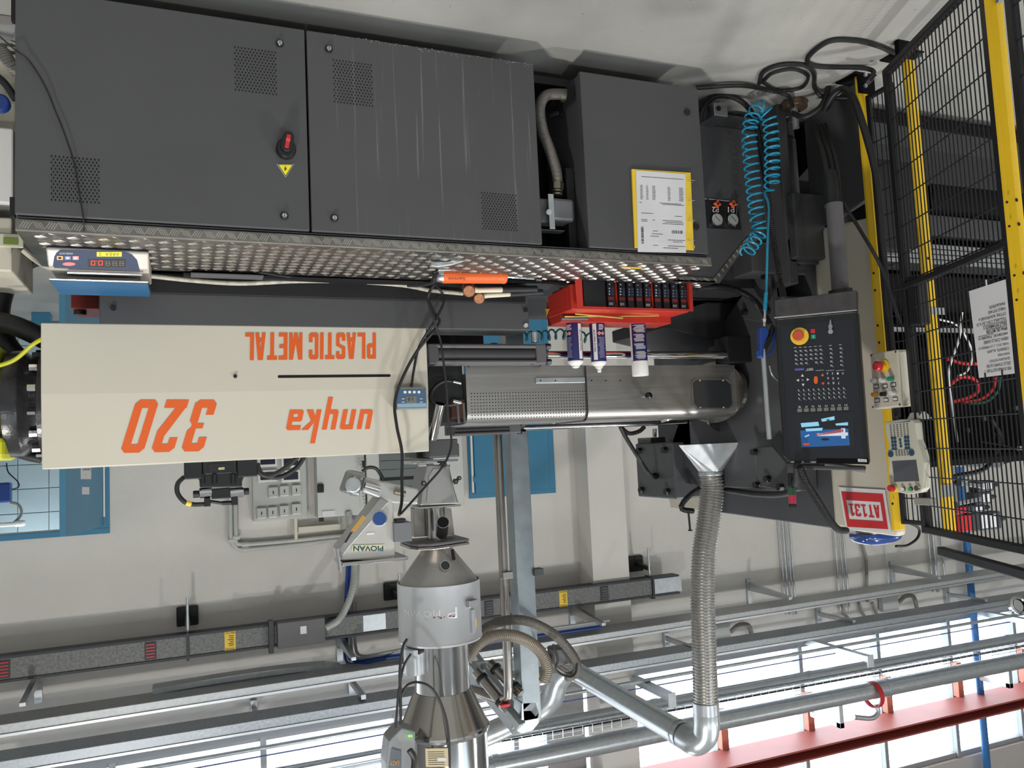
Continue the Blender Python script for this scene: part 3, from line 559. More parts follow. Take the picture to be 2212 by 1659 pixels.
# folder on the cabinet door
FY = Y0 - 0.028
fr = thing('ring_folder', 'yellow ring folder holding white job sheets on the cabinet door', 'folder', tuple(PY(1430, 370, FY)))
f0, f1, f2, f3 = PY(1365, 365, FY), PY(1492, 373, FY), PY(1499, 540, FY), PY(1372, 535, FY)
MB().prism([f0, f1, f2, f3], (0, 0.006, 0)).obj('cover', M_YEL2, fr)
FP = FY - 0.002; pg = [PY(1374, 368, FP), PY(1481, 376, FP), PY(1482, 546, FP), PY(1378, 544, FP)]
paper = MB().prism(pg, (0, 0.0012, 0)).obj('job_sheet', M_PAPER, fr)
def onpage(a, b): return pg[0] + (pg[1] - pg[0]) * a + (pg[3] - pg[0]) * b       # a across towards image right, b upwards in the hall
ex = (pg[1] - pg[0]).normalized(); ez = (pg[3] - pg[0]).normalized()
m = MB()
def ln(a0, a1, b, h=0.0012): m.add([onpage(a0, b) + V((0, -0.0006, 0)), onpage(a1, b) + V((0, -0.0006, 0)), onpage(a1, b) + V((0, -0.0006, h)), onpage(a0, b) + V((0, -0.0006, h))], [(0, 1, 2, 3)])
for k in range(14):
    b = 0.18 + k * 0.013
    for c0, c1 in ((0.07, 0.11), (0.19, 0.22), (0.31, 0.36), (0.62, 0.66), (0.85, 0.93)): ln(c0, c1 + random.uniform(0, 0.02), b)
for b, c0, c1 in ((0.07, 0.1, 0.95), (0.39, 0.05, 0.1), (0.385, 0.45, 0.9), (0.4, 0.5, 0.95), (0.52, 0.08, 0.32), (0.54, 0.75, 0.9), (0.60, 0.08, 0.2), (0.6, 0.3, 0.35), (0.6, 0.5, 0.9), (0.62, 0.08, 0.2), (0.62, 0.55, 0.93), (0.64, 0.5, 0.93), (0.735, 0.3, 0.4), (0.77, 0.28, 0.5), (0.80, 0.25, 0.42), (0.84, 0.6, 0.95), (0.86, 0.7, 0.9), (0.91, 0.3, 0.4), (0.915, 0.6, 0.95), (0.94, 0.5, 0.8)): ln(c0, c1, b, 0.0016)
x = 0.68
while x < 0.9:
    wd = random.choice((0.006, 0.012)); b = onpage(x, 0.72); m.add([b + V((0, -0.0006, 0)), onpage(x + wd, 0.72) + V((0, -0.0006, 0)), onpage(x + wd, 0.76) + V((0, -0.0006, 0)), onpage(x, 0.76) + V((0, -0.0006, 0))], [(0, 1, 2, 3)]); x += wd + random.choice((0.006, 0.012))
z = 0.69
while z < 0.9:
    wd = random.choice((0.004, 0.008)); m.add([onpage(0.07, z) + V((0, -0.0006, 0)), onpage(0.12, z) + V((0, -0.0006, 0)), onpage(0.12, z + wd) + V((0, -0.0006, 0)), onpage(0.07, z + wd) + V((0, -0.0006, 0))], [(0, 1, 2, 3)]); z += wd + random.choice((0.004, 0.008))
m.obj('printed_text', M_INK, paper, kind='stuff')
for v in (392, 435, 478, 521):
    c = PY(1494, v, FY - 0.004); MB().lathe(c, [(0.012, -0.0012), (0.0145, -0.0012), (0.0145, 0.0012), (0.012, 0.0012)], 20, (0.15, 0.1, 1), caps=False).obj('binder_ring', M_CHROME, fr, smooth=True)
MB().box(PY(1497, 537, FY), PY(1501, 530, FY - 0.01)).obj('magnet_clip', M_CHROME, fr)

# ---------------------------------------------------------------- machine frame and feet
r = thing('machine_bed', 'dark machine base frame standing behind the row of cabinets', 'machine base', (-1.0, 3.3, 0.0))
MB().box((0.40, 2.92, 0.09), (-2.6, 3.85, 0.778)).obj('base_frame', M_DARK2, r, bevel=0.006)
MB().box((0.42, 2.62, 0.07), (-1.9, 2.92, 0.10)).obj('lower_beam', M_BLACKM, r)
MB().box((-1.9, 2.80, 0.03), (-2.6, 2.92, 0.57)).obj('front_panel', M_DARK, r)
for u, v in ((1045, 124), (1736, 207)):
    p = PZ(u, v, 0.0); p = V((p.x, 2.72 if u < 1500 else 2.66, 0)); MB().cyl(p, p + V((0, 0, 0.035)), 0.055, n=28).obj('levelling_foot', mat('dull_bronze', '8a7562', 0.45, 0.8), r, bevel=0.006); MB().cyl(p + V((0, 0, 0.03)), p + V((0, 0, 0.12)), 0.015, n=12).obj('foot_stud', M_GALV, r)
MB().cyl((-0.3, 3.4, 0), (-0.3, 3.4, 0.1), 0.08, n=20).obj('levelling_foot', MATS['dull_bronze'], r); MB().cyl((-2.3, 3.6, 0), (-2.3, 3.6, 0.1), 0.08, n=20).obj('levelling_foot', MATS['dull_bronze'], r)
MB().cyl((0.2, 3.6, 0), (0.2, 3.6, 0.1), 0.08, n=20).obj('levelling_foot', MATS['dull_bronze'], r)
# gauge panel and diagonal front plate
YG = 2.78
pl = [PY(u, v, YG) for u, v in ((1500, 600), (1541, 602), (1613, 512), (1652, 512))]; zb = 0.10
poly = [V((-1.86, YG, zb)), V((-1.86, YG, pl[0].z)), pl[0], pl[1], pl[2], pl[3], V((pl[3].x, YG, zb))]
fp = MB().prism(poly, (0, 0.02, 0)).obj('angled_plate', M_DARK, r, bevel=0.002)
bx0, bx1 = PY(1520, 494, YG), PY(1603, 430, YG)
gp = thing('gauge_panel', 'recessed black panel with gauges P1 and P2 and orange valve knobs', 'gauge panel', (bx1.x, YG - 0.004, bx1.z))
MB().prism([PY(1515, 428, YG - 0.003), PY(1592, 435, YG - 0.003), PY(1602, 496, YG - 0.003), PY(1515, 492, YG - 0.003)], (0, 0.003, 0)).obj('panel_plate', M_BLACK, gp)
for u, t in ((1546, 'P2'), (1580, 'P1')):
    c = PY(u, 476, YG - 0.006); g = MB().lathe(c, [(0.0265, 0), (0.0275, 0.014), (0.024, 0.016)], 32, (0, -1, 0)).obj('gauge_case', M_CHROME, gp, smooth=True)
    MB().cyl(c + V((0, -0.0155, 0)), c + V((0, -0.0165, 0)), 0.0238, n=32).obj('gauge_dial', mat('dial_grey', 'a9a8a6', 0.6), g)
    nd = MB(); nd.bar(c + V((0.012, -0.0175, -0.012)), c + V((-0.009, -0.0175, 0.009)), 0.0018, 0.001, (0, 1, 0))
    for k in range(11): an = math.radians(-45 + 27 * k); nd.bar(c + V((math.cos(an) * 0.018, -0.017, math.sin(an) * 0.018)), c + V((math.cos(an) * 0.0215, -0.017, math.sin(an) * 0.0215)), 0.0008, 0.0006, (0, 1, 0))
    nd.obj('needle_and_marks', M_INK, g)
    txtY(t, u - 8, 447, u + 6, 459, YG - 0.005, M_WHITEINK, gp, bold=0.01)
    c = PY(u + 5, 440, YG - 0.02); k = []
    for i in range(32): a = 2 * math.pi * i / 32; rr = 0.0135 + 0.0045 * math.cos(4 * a + 0.6); k.append(c + V((math.cos(a) * rr, 0, math.sin(a) * rr)))
    kn = MB().prism(k, (0, 0.012, 0)).obj('valve_knob', mat('orange_plastic', 'e4602c', 0.4), gp, bevel=0.002); MB().cyl(c + V((0, -0.002, 0)), c, 0.005, n=12).obj('knob_screw', M_INK, kn); MB().cyl(c, c + V((0, 0.02, 0)), 0.006, n=10).obj('stem', M_BLACK, kn)
m = MB()
for a_, b_ in (((1517, 429), (1527, 430)), ((1531, 430), (1590, 436)), ((1593, 440), (1588, 490))):
    m.bar(PY(*a_, YG - 0.004), PY(*b_, YG - 0.004), 0.0015, 0.001, (0, 1, 0))
m.obj('printed_lines', M_WHITEINK, gp)
# small aluminium box with round hole
c = PY(1548, 243, 2.7); jb = thing('sensor_box', 'small grey cast box with a round hole low on the machine', 'sensor box', tuple(c))
MB().box(c + V((-0.035, -0.03, -0.028)), c + V((0.035, 0.08, 0.028))).obj('box_body', M_ALU, jb, bevel=0.003); MB().cyl(c + V((0.012, -0.031, -0.004)), c + V((0.012, -0.033, -0.004)), 0.011, n=16).obj('opening', M_HOLE, jb)

# ---------------------------------------------------------------- tread plate deck
ZD = 0.795
dk = thing('tread_plate_deck', 'worn diamond tread plate shelf running along the top of the cabinets', 'deck', (-0.75, 2.7, ZD - 0.04))
MB().box((0.425, Y0, ZD - 0.012), (-1.868, 2.93, ZD)).obj('deck_top', M_TREAD, dk, bevel=0.002)
MB().box((0.425, Y0 - 0.003, ZD - 0.034), (-1.868, Y0, ZD)).obj('folded_nosing', M_TREAD, dk, bevel=0.001)
MB().box((-1.868, 2.776, ZD - 0.012), (-2.09, 2.93, ZD)).obj('rear_strip', M_TREAD, dk, bevel=0.002)
qa, qb = PY(1541, 602, 2.776), PY(1613, 512, 2.776); qc = PY(1655, 512, 2.776)
up = V((0, 0, 0.022)); MB().prism([V((-1.87, 2.776, ZD - 0.026)), qa, qb, qc, qc + up, qb + up * 1.3, V((-2.11, 2.776, ZD)), V((-1.87, 2.776, ZD))], (0, 0.004, 0)).obj('sloping_trim', M_TREAD, dk)
MB().prism([qb + up, qc + up, qc + up + V((0, 0.12, 0)), qb + up + V((0, 0.12, 0))], (0, 0, -0.004)).obj('lower_ledge', M_TREAD, dk)
def lugs(name, mapf, x0, x1, y0, y1, skip=None):
    m = MB(); p = 0.040; i = 0; x = x0
    while x > x1:
        y = y0; j = 0
        while y < y1:
            s = 1 if (i + j) % 2 else -1
            for k in (-1.5, -0.5, 0.5, 1.5):
                L = 0.0185 if abs(k) < 1 else 0.0145; cx = x + k * 0.0052; cy = y - k * s * 0.0052; dx, dy = L * 0.707, L * 0.707 * s; wx, wy = -0.0015 * s, 0.0015
                b = [(cx - dx, cy - dy), (cx - wx, cy - wy * 1.0), (cx + dx, cy + dy), (cx + wx, cy + wy)]
                if all(y0 - 0.008 <= q[1] <= y1 and x1 <= q[0] <= x0 for q in b):
                    vs = [mapf(q[0], q[1], 0) for q in b] + [mapf(cx - dx * 0.55, cy - dy * 0.55, 0.0016), mapf(cx + dx * 0.55, cy + dy * 0.55, 0.0016)]
                    m.add(vs, [(0, 1, 4), (1, 5, 4), (1, 2, 5), (2, 3, 5), (3, 4, 5), (3, 0, 4)])
            y += p / 1.0; j += 1
        x -= p; i += 1
    return m.obj(name, M_LUG, dk, kind='stuff')
lugs('tread_lugs', lambda x, y, h: V((x, y, ZD + h)), 0.41, -1.86, 2.51, 2.92)
lugs('tread_lugs', lambda x, y, h: V((x, y, ZD + h)), -1.87, -2.08, 2.79, 2.92)
def edge_lugs(name, x0, x1, y, z0, z1):
    m = MB(); x = x0; i = 0
    while x > x1 + 0.03:
        s = 1 if i % 2 else -1
        for k in range(4):
            a = V((x - k * 0.0062 - (0.0 if s > 0 else 0.011), y, z0 + 0.001 * k)); b = V((x - k * 0.0062 - (0.011 if s > 0 else 0.0), y, z1 - 0.0012 * (3 - k))); m.bar(a, b, 0.0021, 0.002, (0, 1, 0))
        x -= 0.0315; i += 1
    m.obj(name, M_LUG, dk, kind='stuff')
edge_lugs('nosing_lugs', 0.415, -1.86, Y0 - 0.003, ZD - 0.029, ZD - 0.007)
edge_lugs('trim_lugs', -1.875, -2.09, 2.776, ZD - 0.022, ZD - 0.006)
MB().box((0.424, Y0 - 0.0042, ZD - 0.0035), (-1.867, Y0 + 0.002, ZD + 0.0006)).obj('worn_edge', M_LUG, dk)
sd_ = (qb - qa); m = MB()
for t in range(9):
    c_ = qa.lerp(qb, (t + 0.4) / 9) + V((0, 0.0, 0.012)); m.bar(c_ + V((0.006, 0, -0.006)), c_ + V((-0.006, 0, 0.008)), 0.0016, 0.002, (0, 1, 0)); m.bar(c_ + V((0.001, 0, -0.008)), c_ + V((-0.009, 0, 0.004)), 0.0016, 0.002, (0, 1, 0))
m.obj('slope_lugs', M_LUG, dk, kind='stuff')
MB().box(PZ(1383, 581, ZD + 0.002), PZ(1345, 576, ZD + 0.001)).obj('yellow_sticker', M_YEL2, dk)
MB().box((0.0, 2.925, 0.8), (-1.28, 2.985, 0.81)).obj('rear_gap_plate', M_BLACKM, dk)
# black edge strip between doors and nosing
MB().box((0.42, Y0 - 0.012, ZT - 0.001), (-1.85, Y0 + 0.01, ZD - 0.036)).obj('seal_strip', M_BLACK, dk, bevel=0.003)

# ---------------------------------------------------------------- guide rail and injection unit
gr = thing('guide_beam', 'long dark guide beam under the white injection cover', 'machine beam', (-0.5, 3.1, 0.79))
MB().box((0.264, 3.0, 0.79), (-1.318, 3.16, 0.972)).obj('beam_body', M_DARK, gr, bevel=0.004)
MB().box((0.264, 2.985, 0.79), (-1.30, 3.0, 0.862)).obj('lower_lip', M_BLACKM, gr, bevel=0.003)
MB().box((0.2, 3.5, 0.79), (-1.3, 3.66, 0.97)).obj('rear_beam', M_DARK, gr, bevel=0.004)
for u, v in ((1135, 670), (1135, 703), (245, 666)):
    c = PY(u, v, 3.0); MB().cyl(c, c + V((0, -0.008, 0)), 0.009, n=12).obj('screw', M_BLACK if v < 700 else M_GREY, gr)
iu = thing('injection_unit', 'long cream injection unit cover with a large orange 320 and orange lettering', 'machine', (-0.25, 3.2, 0.97))
YC = 3.0; zc0, zf1, zf2, zt = 0.968, 1.125, 1.205, 1.449; ca, cb = 0.437, -0.876
prof = [(YC, zc0), (YC, zf2), (YC + 0.022, zt), (YC + 0.34, zt + 0.002), (YC + 0.34, zt - 0.014), (YC + 0.035, zt - 0.016), (YC + 0.014, zf2), (YC + 0.014, zc0 + 0.0)]
m = MB().prism([V((ca, y, z)) for y, z in prof], (cb - ca, 0, 0)); m.obj('cover', M_CREAM, iu, bevel=0.003)
def pc(u, v):    # a point on the cover's face
    p = PY(u, v, YC)
    return p + V((0, -0.001, 0)) if p.z < zf2 else PP(u, v, (0, YC - 0.0015, zf2), (0, -0.244, 0.022))
def ctext(s, u0, v0, u1, v1, **k): return txt(s, pc(u1, v0), pc(u0, v0), pc(u1, v1), M_ORANGE, iu, **k)
# squared sporty lettering for "320" and "unyka", drawn as outlines in the lettering's own grid
def strokes(polys, u0, v0, u1, v1, W, H, sh, name):
    bl, br, tl = pc(u1, v0), pc(u0, v0), pc(u1, v1); ex = (br - bl); ez = (tl - bl); n = V((0, -1, 0)); m = MB()
    for i_, pl_ in enumerate(polys): m.prism([bl + ex * ((x + y * sh) / W) + ez * (y / H) for x, y in pl_], n * (0.00025 + 0.00002 * i_))
    return m.obj(name, M_ORANGE, iu)
def rect(x0, y0, x1, y1): return [(x0, y0), (x1, y0), (x1, y1), (x0, y1)]
def cham(x0, y0, x1, y1, c, k='tl'):
    P = {'bl': [(x0, y0 + c), (x0 + c, y0)], 'br': [(x1 - c, y0), (x1, y0 + c)], 'tr': [(x1, y1 - c), (x1 - c, y1)], 'tl': [(x0 + c, y1), (x0, y1 - c)]}
    N = {'bl': [(x0, y0)], 'br': [(x1, y0)], 'tr': [(x1, y1)], 'tl': [(x0, y1)]}; o = []
    for q in ('bl', 'br', 'tr', 'tl'): o += P[q] if q in k.split() else N[q]
    return o
T = 1.7
def arc3(ox):   # 3, 5 wide x 11 high
    return [cham(ox, 9.3, ox + 5, 11, 0.9, 'tl tr'), cham(ox + 3.1, 5.8, ox + 5, 9.8, 0.8, 'br'), rect(ox + 1.6, 5, ox + 4.3, 6.1), cham(ox + 3.1, 0.6, ox + 5, 5.3, 0.8, 'tr'), cham(ox, 0, ox + 5, T, 0.9, 'bl br'), rect(ox, 1, ox + 1.8, 3.2), rect(ox, 8.0, ox + 1.8, 10)]
dig = arc3(0)
ox = 6.6; dig += [cham(ox, 9.3, ox + 5, 11, 0.9, 'tl tr'), rect(ox, 8.0, ox + 1.8, 10.2), rect(ox + 3.1, 7.4, ox + 5, 10.2), [(ox, 1.2), (ox + 2.2, 1.2), (ox + 5, 6.6), (ox + 5, 7.6), (ox + 3.1, 7.6)], rect(ox, 0, ox + 5, T)]
ox = 13.2; dig += [cham(ox, 9.3, ox + 5, 11, 0.9, 'tl tr'), rect(ox, 1, ox + 1.8, 10.2), rect(ox + 3.2, 1, ox + 5, 10.2), cham(ox, 0, ox + 5, T, 0.9, 'bl br')]
strokes(dig, 259, 864, 471, 974, 18.2 + 11 * 0.32, 11, 0.32, 'orange_number')
def block(word):
    o = []; x = 0; t = 1.75; H = 11; W_ = 4.6
    for ch in word:
        L = {'P': [rect(0, 0, t, H), cham(t, H - 1.6, W_, H, 0.8, 'tr'), rect(W_ - t, 5.9, W_, H - 0.8), cham(t, 4.6, W_, 6.2, 0.8, 'br')],
             'L': [rect(0, 0, t, H), rect(t, 0, W_ - 0.6, 1.6)], 'T': [rect(0, H - 1.6, W_, H), rect((W_ - t) / 2, 0, (W_ + t) / 2, H - 1.6)], 'I': [rect(0, 0, t, H)],
             'E': [rect(0, 0, t, H), rect(t, 0, W_ - 0.5, 1.6), rect(t, 4.8, W_ - 0.8, 6.3), rect(t, H - 1.6, W_ - 0.5, H)],
             'C': [cham(0, 0, W_, 1.8, 0.8, 'bl br'), rect(0, 1, t, H - 1), cham(0, H - 1.8, W_, H, 0.8, 'tl tr'), rect(W_ - t, 1, W_, 3.9), rect(W_ - t, 7.1, W_, H - 1)],
             'S': [cham(0, 0, W_, 1.8, 0.8, 'bl br'), rect(0, 1, t, 3.4), rect(W_ - t, 1, W_, 5), [(0, 6.6), (0, 5.9), (W_ - 0.8, 4.2), (W_, 4.8), (W_, 5.4), (0.8, 7.2)], rect(0, 6, t, H - 1), cham(0, H - 1.8, W_, H, 0.8, 'tl tr'), rect(W_ - t, 7.8, W_, H - 1)],
             'A': [[(0, 0), (t, 0), (W_ / 2 + 0.3, H), (W_ / 2 - 1.1, H)], [(W_ - t + 0.2, 0), (W_ + 0.2, 0), (W_ / 2 + 1.2, H), (W_ / 2 - 0.4, H)], rect(1.2, 2.2, W_ - 1.0, 3.7)],
             'M': [rect(0, 0, t - 0.1, H), rect(4.7, 0, 6.35, H), [(0, H), (t + 0.2, H), (4.0, 0), (2.4, 0)], [(6.35, H), (4.45, H), (2.4, 0), (4.0, 0)]]}.get(ch, [])
        o += [[(a + x, b) for a, b in q] for q in L]; x += {'M': 6.35, 'I': t, ' ': 1.6, 'L': W_ - 0.6, 'E': W_ - 0.5}.get(ch, W_) + 0.75
    return o, x - 0.75
bk, wk = block('PLASTIC METAL'); strokes(bk, 530, 719, 812, 775, wk, 11, 0, 'orange_lettering')
def strokes2(polys, bl, br, tl, W, H, mm, par, name, th=0.0004):
    ex, ez = br - bl, tl - bl; n = ex.cross(ez).normalized(); m = MB()
    for i_, q in enumerate(polys): m.prism([bl + ex * (x / W) + ez * (y / H) for x, y in q], n * (0.00015 + 0.00001 * i_))
    return m.obj(name, mm, par)
def unyka():
    o = []; t = 1.35; H = 5; d = 3.2   # x-height 5, y tail down to -3.2, k up to 8.6
    x = 0; o += [rect(x, 0.5, x + t, H), rect(x + 2.4, 0, x + 2.4 + t, H), cham(x, 0, x + 3.5, 1.1, 0.5, 'bl')]
    x = 4.9; o += [rect(x, 0, x + t, H), rect(x + 2.4, 0, x + 2.4 + t, H - 0.5), cham(x, H - 1.1, x + 2.4 + t, H, 0.5, 'tr')]
    x = 9.8; o += [rect(x, 0.5, x + t, H), cham(x, 0, x + 3.4, 1.1, 0.5, 'bl'), rect(x + 2.4, -d, x + 2.4 + t, H)]
    x = 14.7; o += [rect(x, 0, x + t, 8.4), [(x + t, 2.0), (x + t + 0.1, 3.2), (x + 2.6, 5), (x + 4.5, 5), (x + 2.3, 2.8), (x + 4.1, 0), (x + 2.3, 0), (x + t, 1.8)]]
    x = 19.5; o += [cham(x, H - 1.1, x + 3.9, H, 0.5, 'tr'), rect(x + 2.55, 0, x + 3.9, H - 0.4), cham(x, 0, x + 3.9, 1.0, 0.4, 'bl'), cham(x, 1.9, x + 3.9, 2.9, 0.4, 'tl'), rect(x, 0.4, x + t, 2.5)]
    return [[(a, b + d) for a, b in q] for q in o]
strokes(unyka(), 611, 858, 812, 955, 23.4 + 11.6 * 0.22, 11.6, 0.22, 'orange_logo')
sl = MB(); a, b = pc(841, 810), pc(603, 815); k = []
for i in range(9): t = math.pi * i / 8; k.append(V((a.x - 0.005 * math.sin(t), YC - 0.0008, (a.z + b.z) / 2 - 0.005 * math.cos(t))))
for i in range(9): t = math.pi * i / 8; k.append(V((b.x + 0.005 * math.sin(t), YC - 0.0008, (a.z + b.z) / 2 + 0.005 * math.cos(t))))
sl.prism(k, (0, 0.0006, 0)).obj('slot', M_HOLE, iu)
c = pc(508, 813); MB().cyl(c, c + V((0, -0.006, 0)), 0.0065, n=14).obj('screw', M_BLACK, iu)
# directional valve with solenoids on top of the cover
vb = thing('hydraulic_valve', 'black directional valve with two chrome solenoids on top of the cream cover', 'valve', tuple(PY(475, 995, 3.15))); yv_ = 3.10
bxy(397, 996, 437, 1034, yv_, 0.1).obj('left_end_block', M_BLACK, vb, bevel=0.004); bxy(437, 994, 512, 1022, yv_ + 0.004, 0.1).obj('main_body', M_BLACK, vb, bevel=0.004); bxy(512, 992, 556, 1029, yv_, 0.1).obj('right_end_block', M_BLACK, vb, bevel=0.004)
MB().prism([PY(*p, yv_ + 0.01) for p in ((432, 1020), (532, 1018), (523, 1040), (523, 1052), (432, 1054), (431, 1038), (424, 1032))], (0, 0.08, 0)).obj('sub_plate', mat('satin_black', '1d1e20', 0.35), vb, bevel=0.004)
for u in (437, 463, 503): MB().cyl(PY(u, 1024, yv_ + 0.008), PY(u + 1, 1044, yv_ + 0.008), 0.009, n=14).obj('bolt_boss', M_BLACK, vb, smooth=True)
bxy(451, 1003, 488, 1018, yv_ + 0.002, 0.002).obj('type_plate', M_BLACKM, vb); bxy(472, 1010, 485, 1014, yv_ + 0.001, 0.001).obj('yellow_label', mat('cream_label', 'd9cf95', 0.6), vb); txtY('Parker', 473, 1010.8, 484, 1013.4, yv_ + 0.0009, M_INK, vb, ext=0.0003)
for a_, b_, r_, mm, nm in ((431, 458, 0.019, M_CHROME, 'solenoid'), (497, 526, 0.019, M_CHROME, 'solenoid')): MB().cyl(PY(a_, 1066, yv_ + 0.04), PY(b_, 1063, yv_ + 0.04), r_, n=24).obj(nm, mm, vb, bevel=0.001)
bxy(457, 1056, 498, 1076, yv_ + 0.02, 0.04).obj('pilot_body', M_BLACK, vb, bevel=0.003)
MB().cyl(PY(417, 1068, yv_ + 0.04), PY(431, 1067, yv_ + 0.04), 0.013, n=16).obj('end_cap', M_BLACK, vb, bevel=0.002); MB().cyl(PY(526, 1062, yv_ + 0.04), PY(538, 1061, yv_ + 0.04), 0.013, n=16).obj('end_cap', M_BLACK, vb, bevel=0.002)
for u, v in ((441, 1076), (500, 1073)): bxy(u, v, u + 14, v + 18, yv_ + 0.025, 0.03).obj('connector', M_BLACK, vb, bevel=0.002); MB().cyl(PY(u, v + 13, yv_ + 0.04), PY(u - 20, v + 14, yv_ + 0.04), 0.008, n=12).obj('plug', M_BLACK, vb)
MB().tube([PY(421, 1090, yv_ + 0.04), PY(400, 1085, yv_ + 0.03), PY(384, 1066, yv_ + 0.03), PY(384, 1045, yv_ + 0.03), PY(398, 1030, yv_ + 0.04)], 0.0085, 10, 30).obj('solenoid_cable', M_RUB, vb, smooth=True); MB().tube([PY(480, 1087, yv_ + 0.04), PY(460, 1084, yv_ + 0.04), PY(450, 1083, yv_ + 0.04)], 0.006, 8, 8).obj('solenoid_cable', M_RUB, vb, smooth=True)
MB().cyl(PY(401, 1086, yv_ + 0.028), PY(412, 1089, yv_ + 0.035), 0.0092, n=12).obj('yellow_marker', M_YEL2, vb)
for k, pp_ in enumerate(([(556, 1000), (560, 1020), (580, 1028), (610, 1015), (640, 990), (650, 975)], [(556, 1005), (566, 1024), (600, 1031), (635, 1015), (655, 990), (660, 975)])):
    MB().tube([PY(u, v, yv_ + 0.03 + 0.02 * k) for u, v in pp_], 0.0095, 10, 30).obj('valve_cable', M_RUB, label=['black cable loop nearer the valve, in front of the socket panel', 'outer black cable loop in front of the socket panel'][k], cat='cable', smooth=True)
# motor at the left end with bolts
mo = thing('hydraulic_motor', 'round black motor housing with bolts beside the cream cover', 'motor', (0.6, 3.25, 1.1))
AX = V((0.45, 3.32, PY(60, 872, 3.32).z))
MB().lathe(AX, [(0.20, 0.0), (0.20, 0.02), (0.165, 0.025), (0.17, 0.055), (0.185, 0.075), (0.19, 0.085), (0.19, 0.125), (0.16, 0.15)], 56, (1, 0, 0)).obj('motor_housing', mat('glossy_black_casting', '2b2b2e', 0.28, noise=0.2, nscale=40, bump=0.12, bscale=70), mo, smooth=True)
for k in range(14):
    a = 2 * math.pi * (k + 0.5) / 14; c = AX + V((0.022, math.cos(a) * 0.183, math.sin(a) * 0.183)); MB().cyl(c, c + V((0.026, 0, 0)), 0.013, n=6).obj('bolt', M_CHROME if k % 3 else M_BLACK, mo, bevel=0.001)
txt('70081 ZNE', AX + V((0.045, -0.172, 0.07)), AX + V((0.045, -0.172, -0.06)), AX + V((0.028, -0.17, 0.07)), M_DARK2, mo)
MB().lathe(AX + V((0.13, 0.0, 0)), [(0.14, 0), (0.18, 0.02), (0.19, 0.1), (0.15, 0.2)], 24, (1, 0, 0)).obj('yellow_casting', mat('acid_yellow_paint', 'c9c928', 0.4), mo, smooth=True)
MB().box(AX + V((0.12, -0.16, 0.12)), AX + V((0.2, 0.1, 0.2))).obj('casting_foot', MATS['acid_yellow_paint'], mo, bevel=0.02); MB().box(AX + V((0.14, -0.16, -0.2)), AX + V((0.24, 0.1, -0.12))).obj('casting_lug', MATS['acid_yellow_paint'], mo, bevel=0.02)
MB().tube([PY(-20, 795, 3.1), PY(30, 778, 3.1), PY(70, 745, 3.08), PY(95, 730, 3.05)], 0.007, 8, 16).obj('yellow_cable', MATS['acid_yellow_paint'], label='yellow cable running over the motor to the cream cover', cat='cable', smooth=True)
MB().tube([PY(-30, 690, 3.3), PY(20, 700, 3.3), PY(60, 715, 3.3), PY(110, 740, 3.3)], 0.036, 16, 20).obj('thick_black_hose', M_RUB, label='thick black hose entering behind the lower left of the cream cover', cat='hose', smooth=True)
MB().tube([PY(90, 548, 3.4), PY(50, 565, 3.4), PY(12, 610, 3.4), PY(-5, 680, 3.4), PY(10, 740, 3.4), PY(50, 790, 3.4)], 0.04, 16, 40).obj('looped_black_hose', M_RUB, label='black hose bent in a wide loop left of the scale', cat='hose', smooth=True)
MB().tube([PY(50, 540, 3.1), PY(75, 560, 3.1), PY(100, 575, 3.05), PY(130, 582, 3.0)], 0.01, 8, 16).obj('cream_hose', M_CREAM2, label='thin cream hose dipping behind the scale', cat='hose', smooth=True)
MB().tube([PY(30, 975, 3.35), PY(60, 984, 3.35), PY(90, 990, 3.35)], 0.02, 10, 12).obj('short_black_pipe', M_RUB, label='short black pipe at the upper left corner of the cream cover', cat='hose', smooth=True)
# red block behind the scale
c = PY(183, 660, 3.3); rb = thing('red_block', 'dark red block with black knob behind the blue scale pan', 'machine part', tuple(c + V((0, 0, -0.07))))
bxy(212, 667, 153, 600, 3.3, 0.2).obj('block', mat('dark_red_paint', '7d231f', 0.45), rb, bevel=0.003); MB().cyl(PY(173, 667, 3.34), PY(173, 681, 3.34), 0.022, n=20).obj('knob', M_BLACK, rb, bevel=0.003)

# lower and upper injection cylinders with chrome rods
def inj_cyl(lab, ua, ub, ud, v0, v1, y, re, rodr):
    zc = (PY(ua, v0, y).z + PY(ua, v1, y).z) / 2; h = abs(PY(ua, v0, y).z - PY(ua, v1, y).z) / 2; xa, xb, xd = PY(ua, v0, y).x, PY(ub, v0, y).x, PY(ud, v0, y).x
    r = thing('hydraulic_cylinder', lab, 'hydraulic cylinder', ((xa + xb) / 2, y, zc - h), 'injection cylinders')
    MB().box((xa, y, zc - h), (xa - 0.04, y + 2 * h, zc + h)).obj('end_block', M_DARK, r, bevel=0.004); MB().box((xd, y, zc - h), (xb, y + 2 * h, zc + h)).obj('end_block', M_MID, r, bevel=0.004)
    MB().cyl((xa - 0.04, y + h, zc), (xd, y + h, zc), h * 0.82, n=36).obj('barrel', M_DARK2, r, smooth=True)
    for sy in (0.2, 1.8):
        for sz in (-0.8, 0.8): MB().cyl((xa - 0.03, y + h * sy, zc + h * sz), (xd, y + h * sy, zc + h * sz), 0.009, n=12).obj('tie_rod', M_MID, r, smooth=True); MB().cyl((xb, y + h * sy, zc + h * sz), (xb - 0.02, y + h * sy, zc + h * sz), 0.013, n=6).obj('nut', M_BLACK, r)
    MB().cyl((xb, y + h, zc), (re, y + h, zc), rodr, n=24).obj('piston_rod', M_CHROME, r, smooth=True)
    MB().cyl((xb, y + h, zc), (xb - 0.015, y + h, zc), rodr * 1.4, n=24).obj('gland', M_MID, r)
    return zc, h
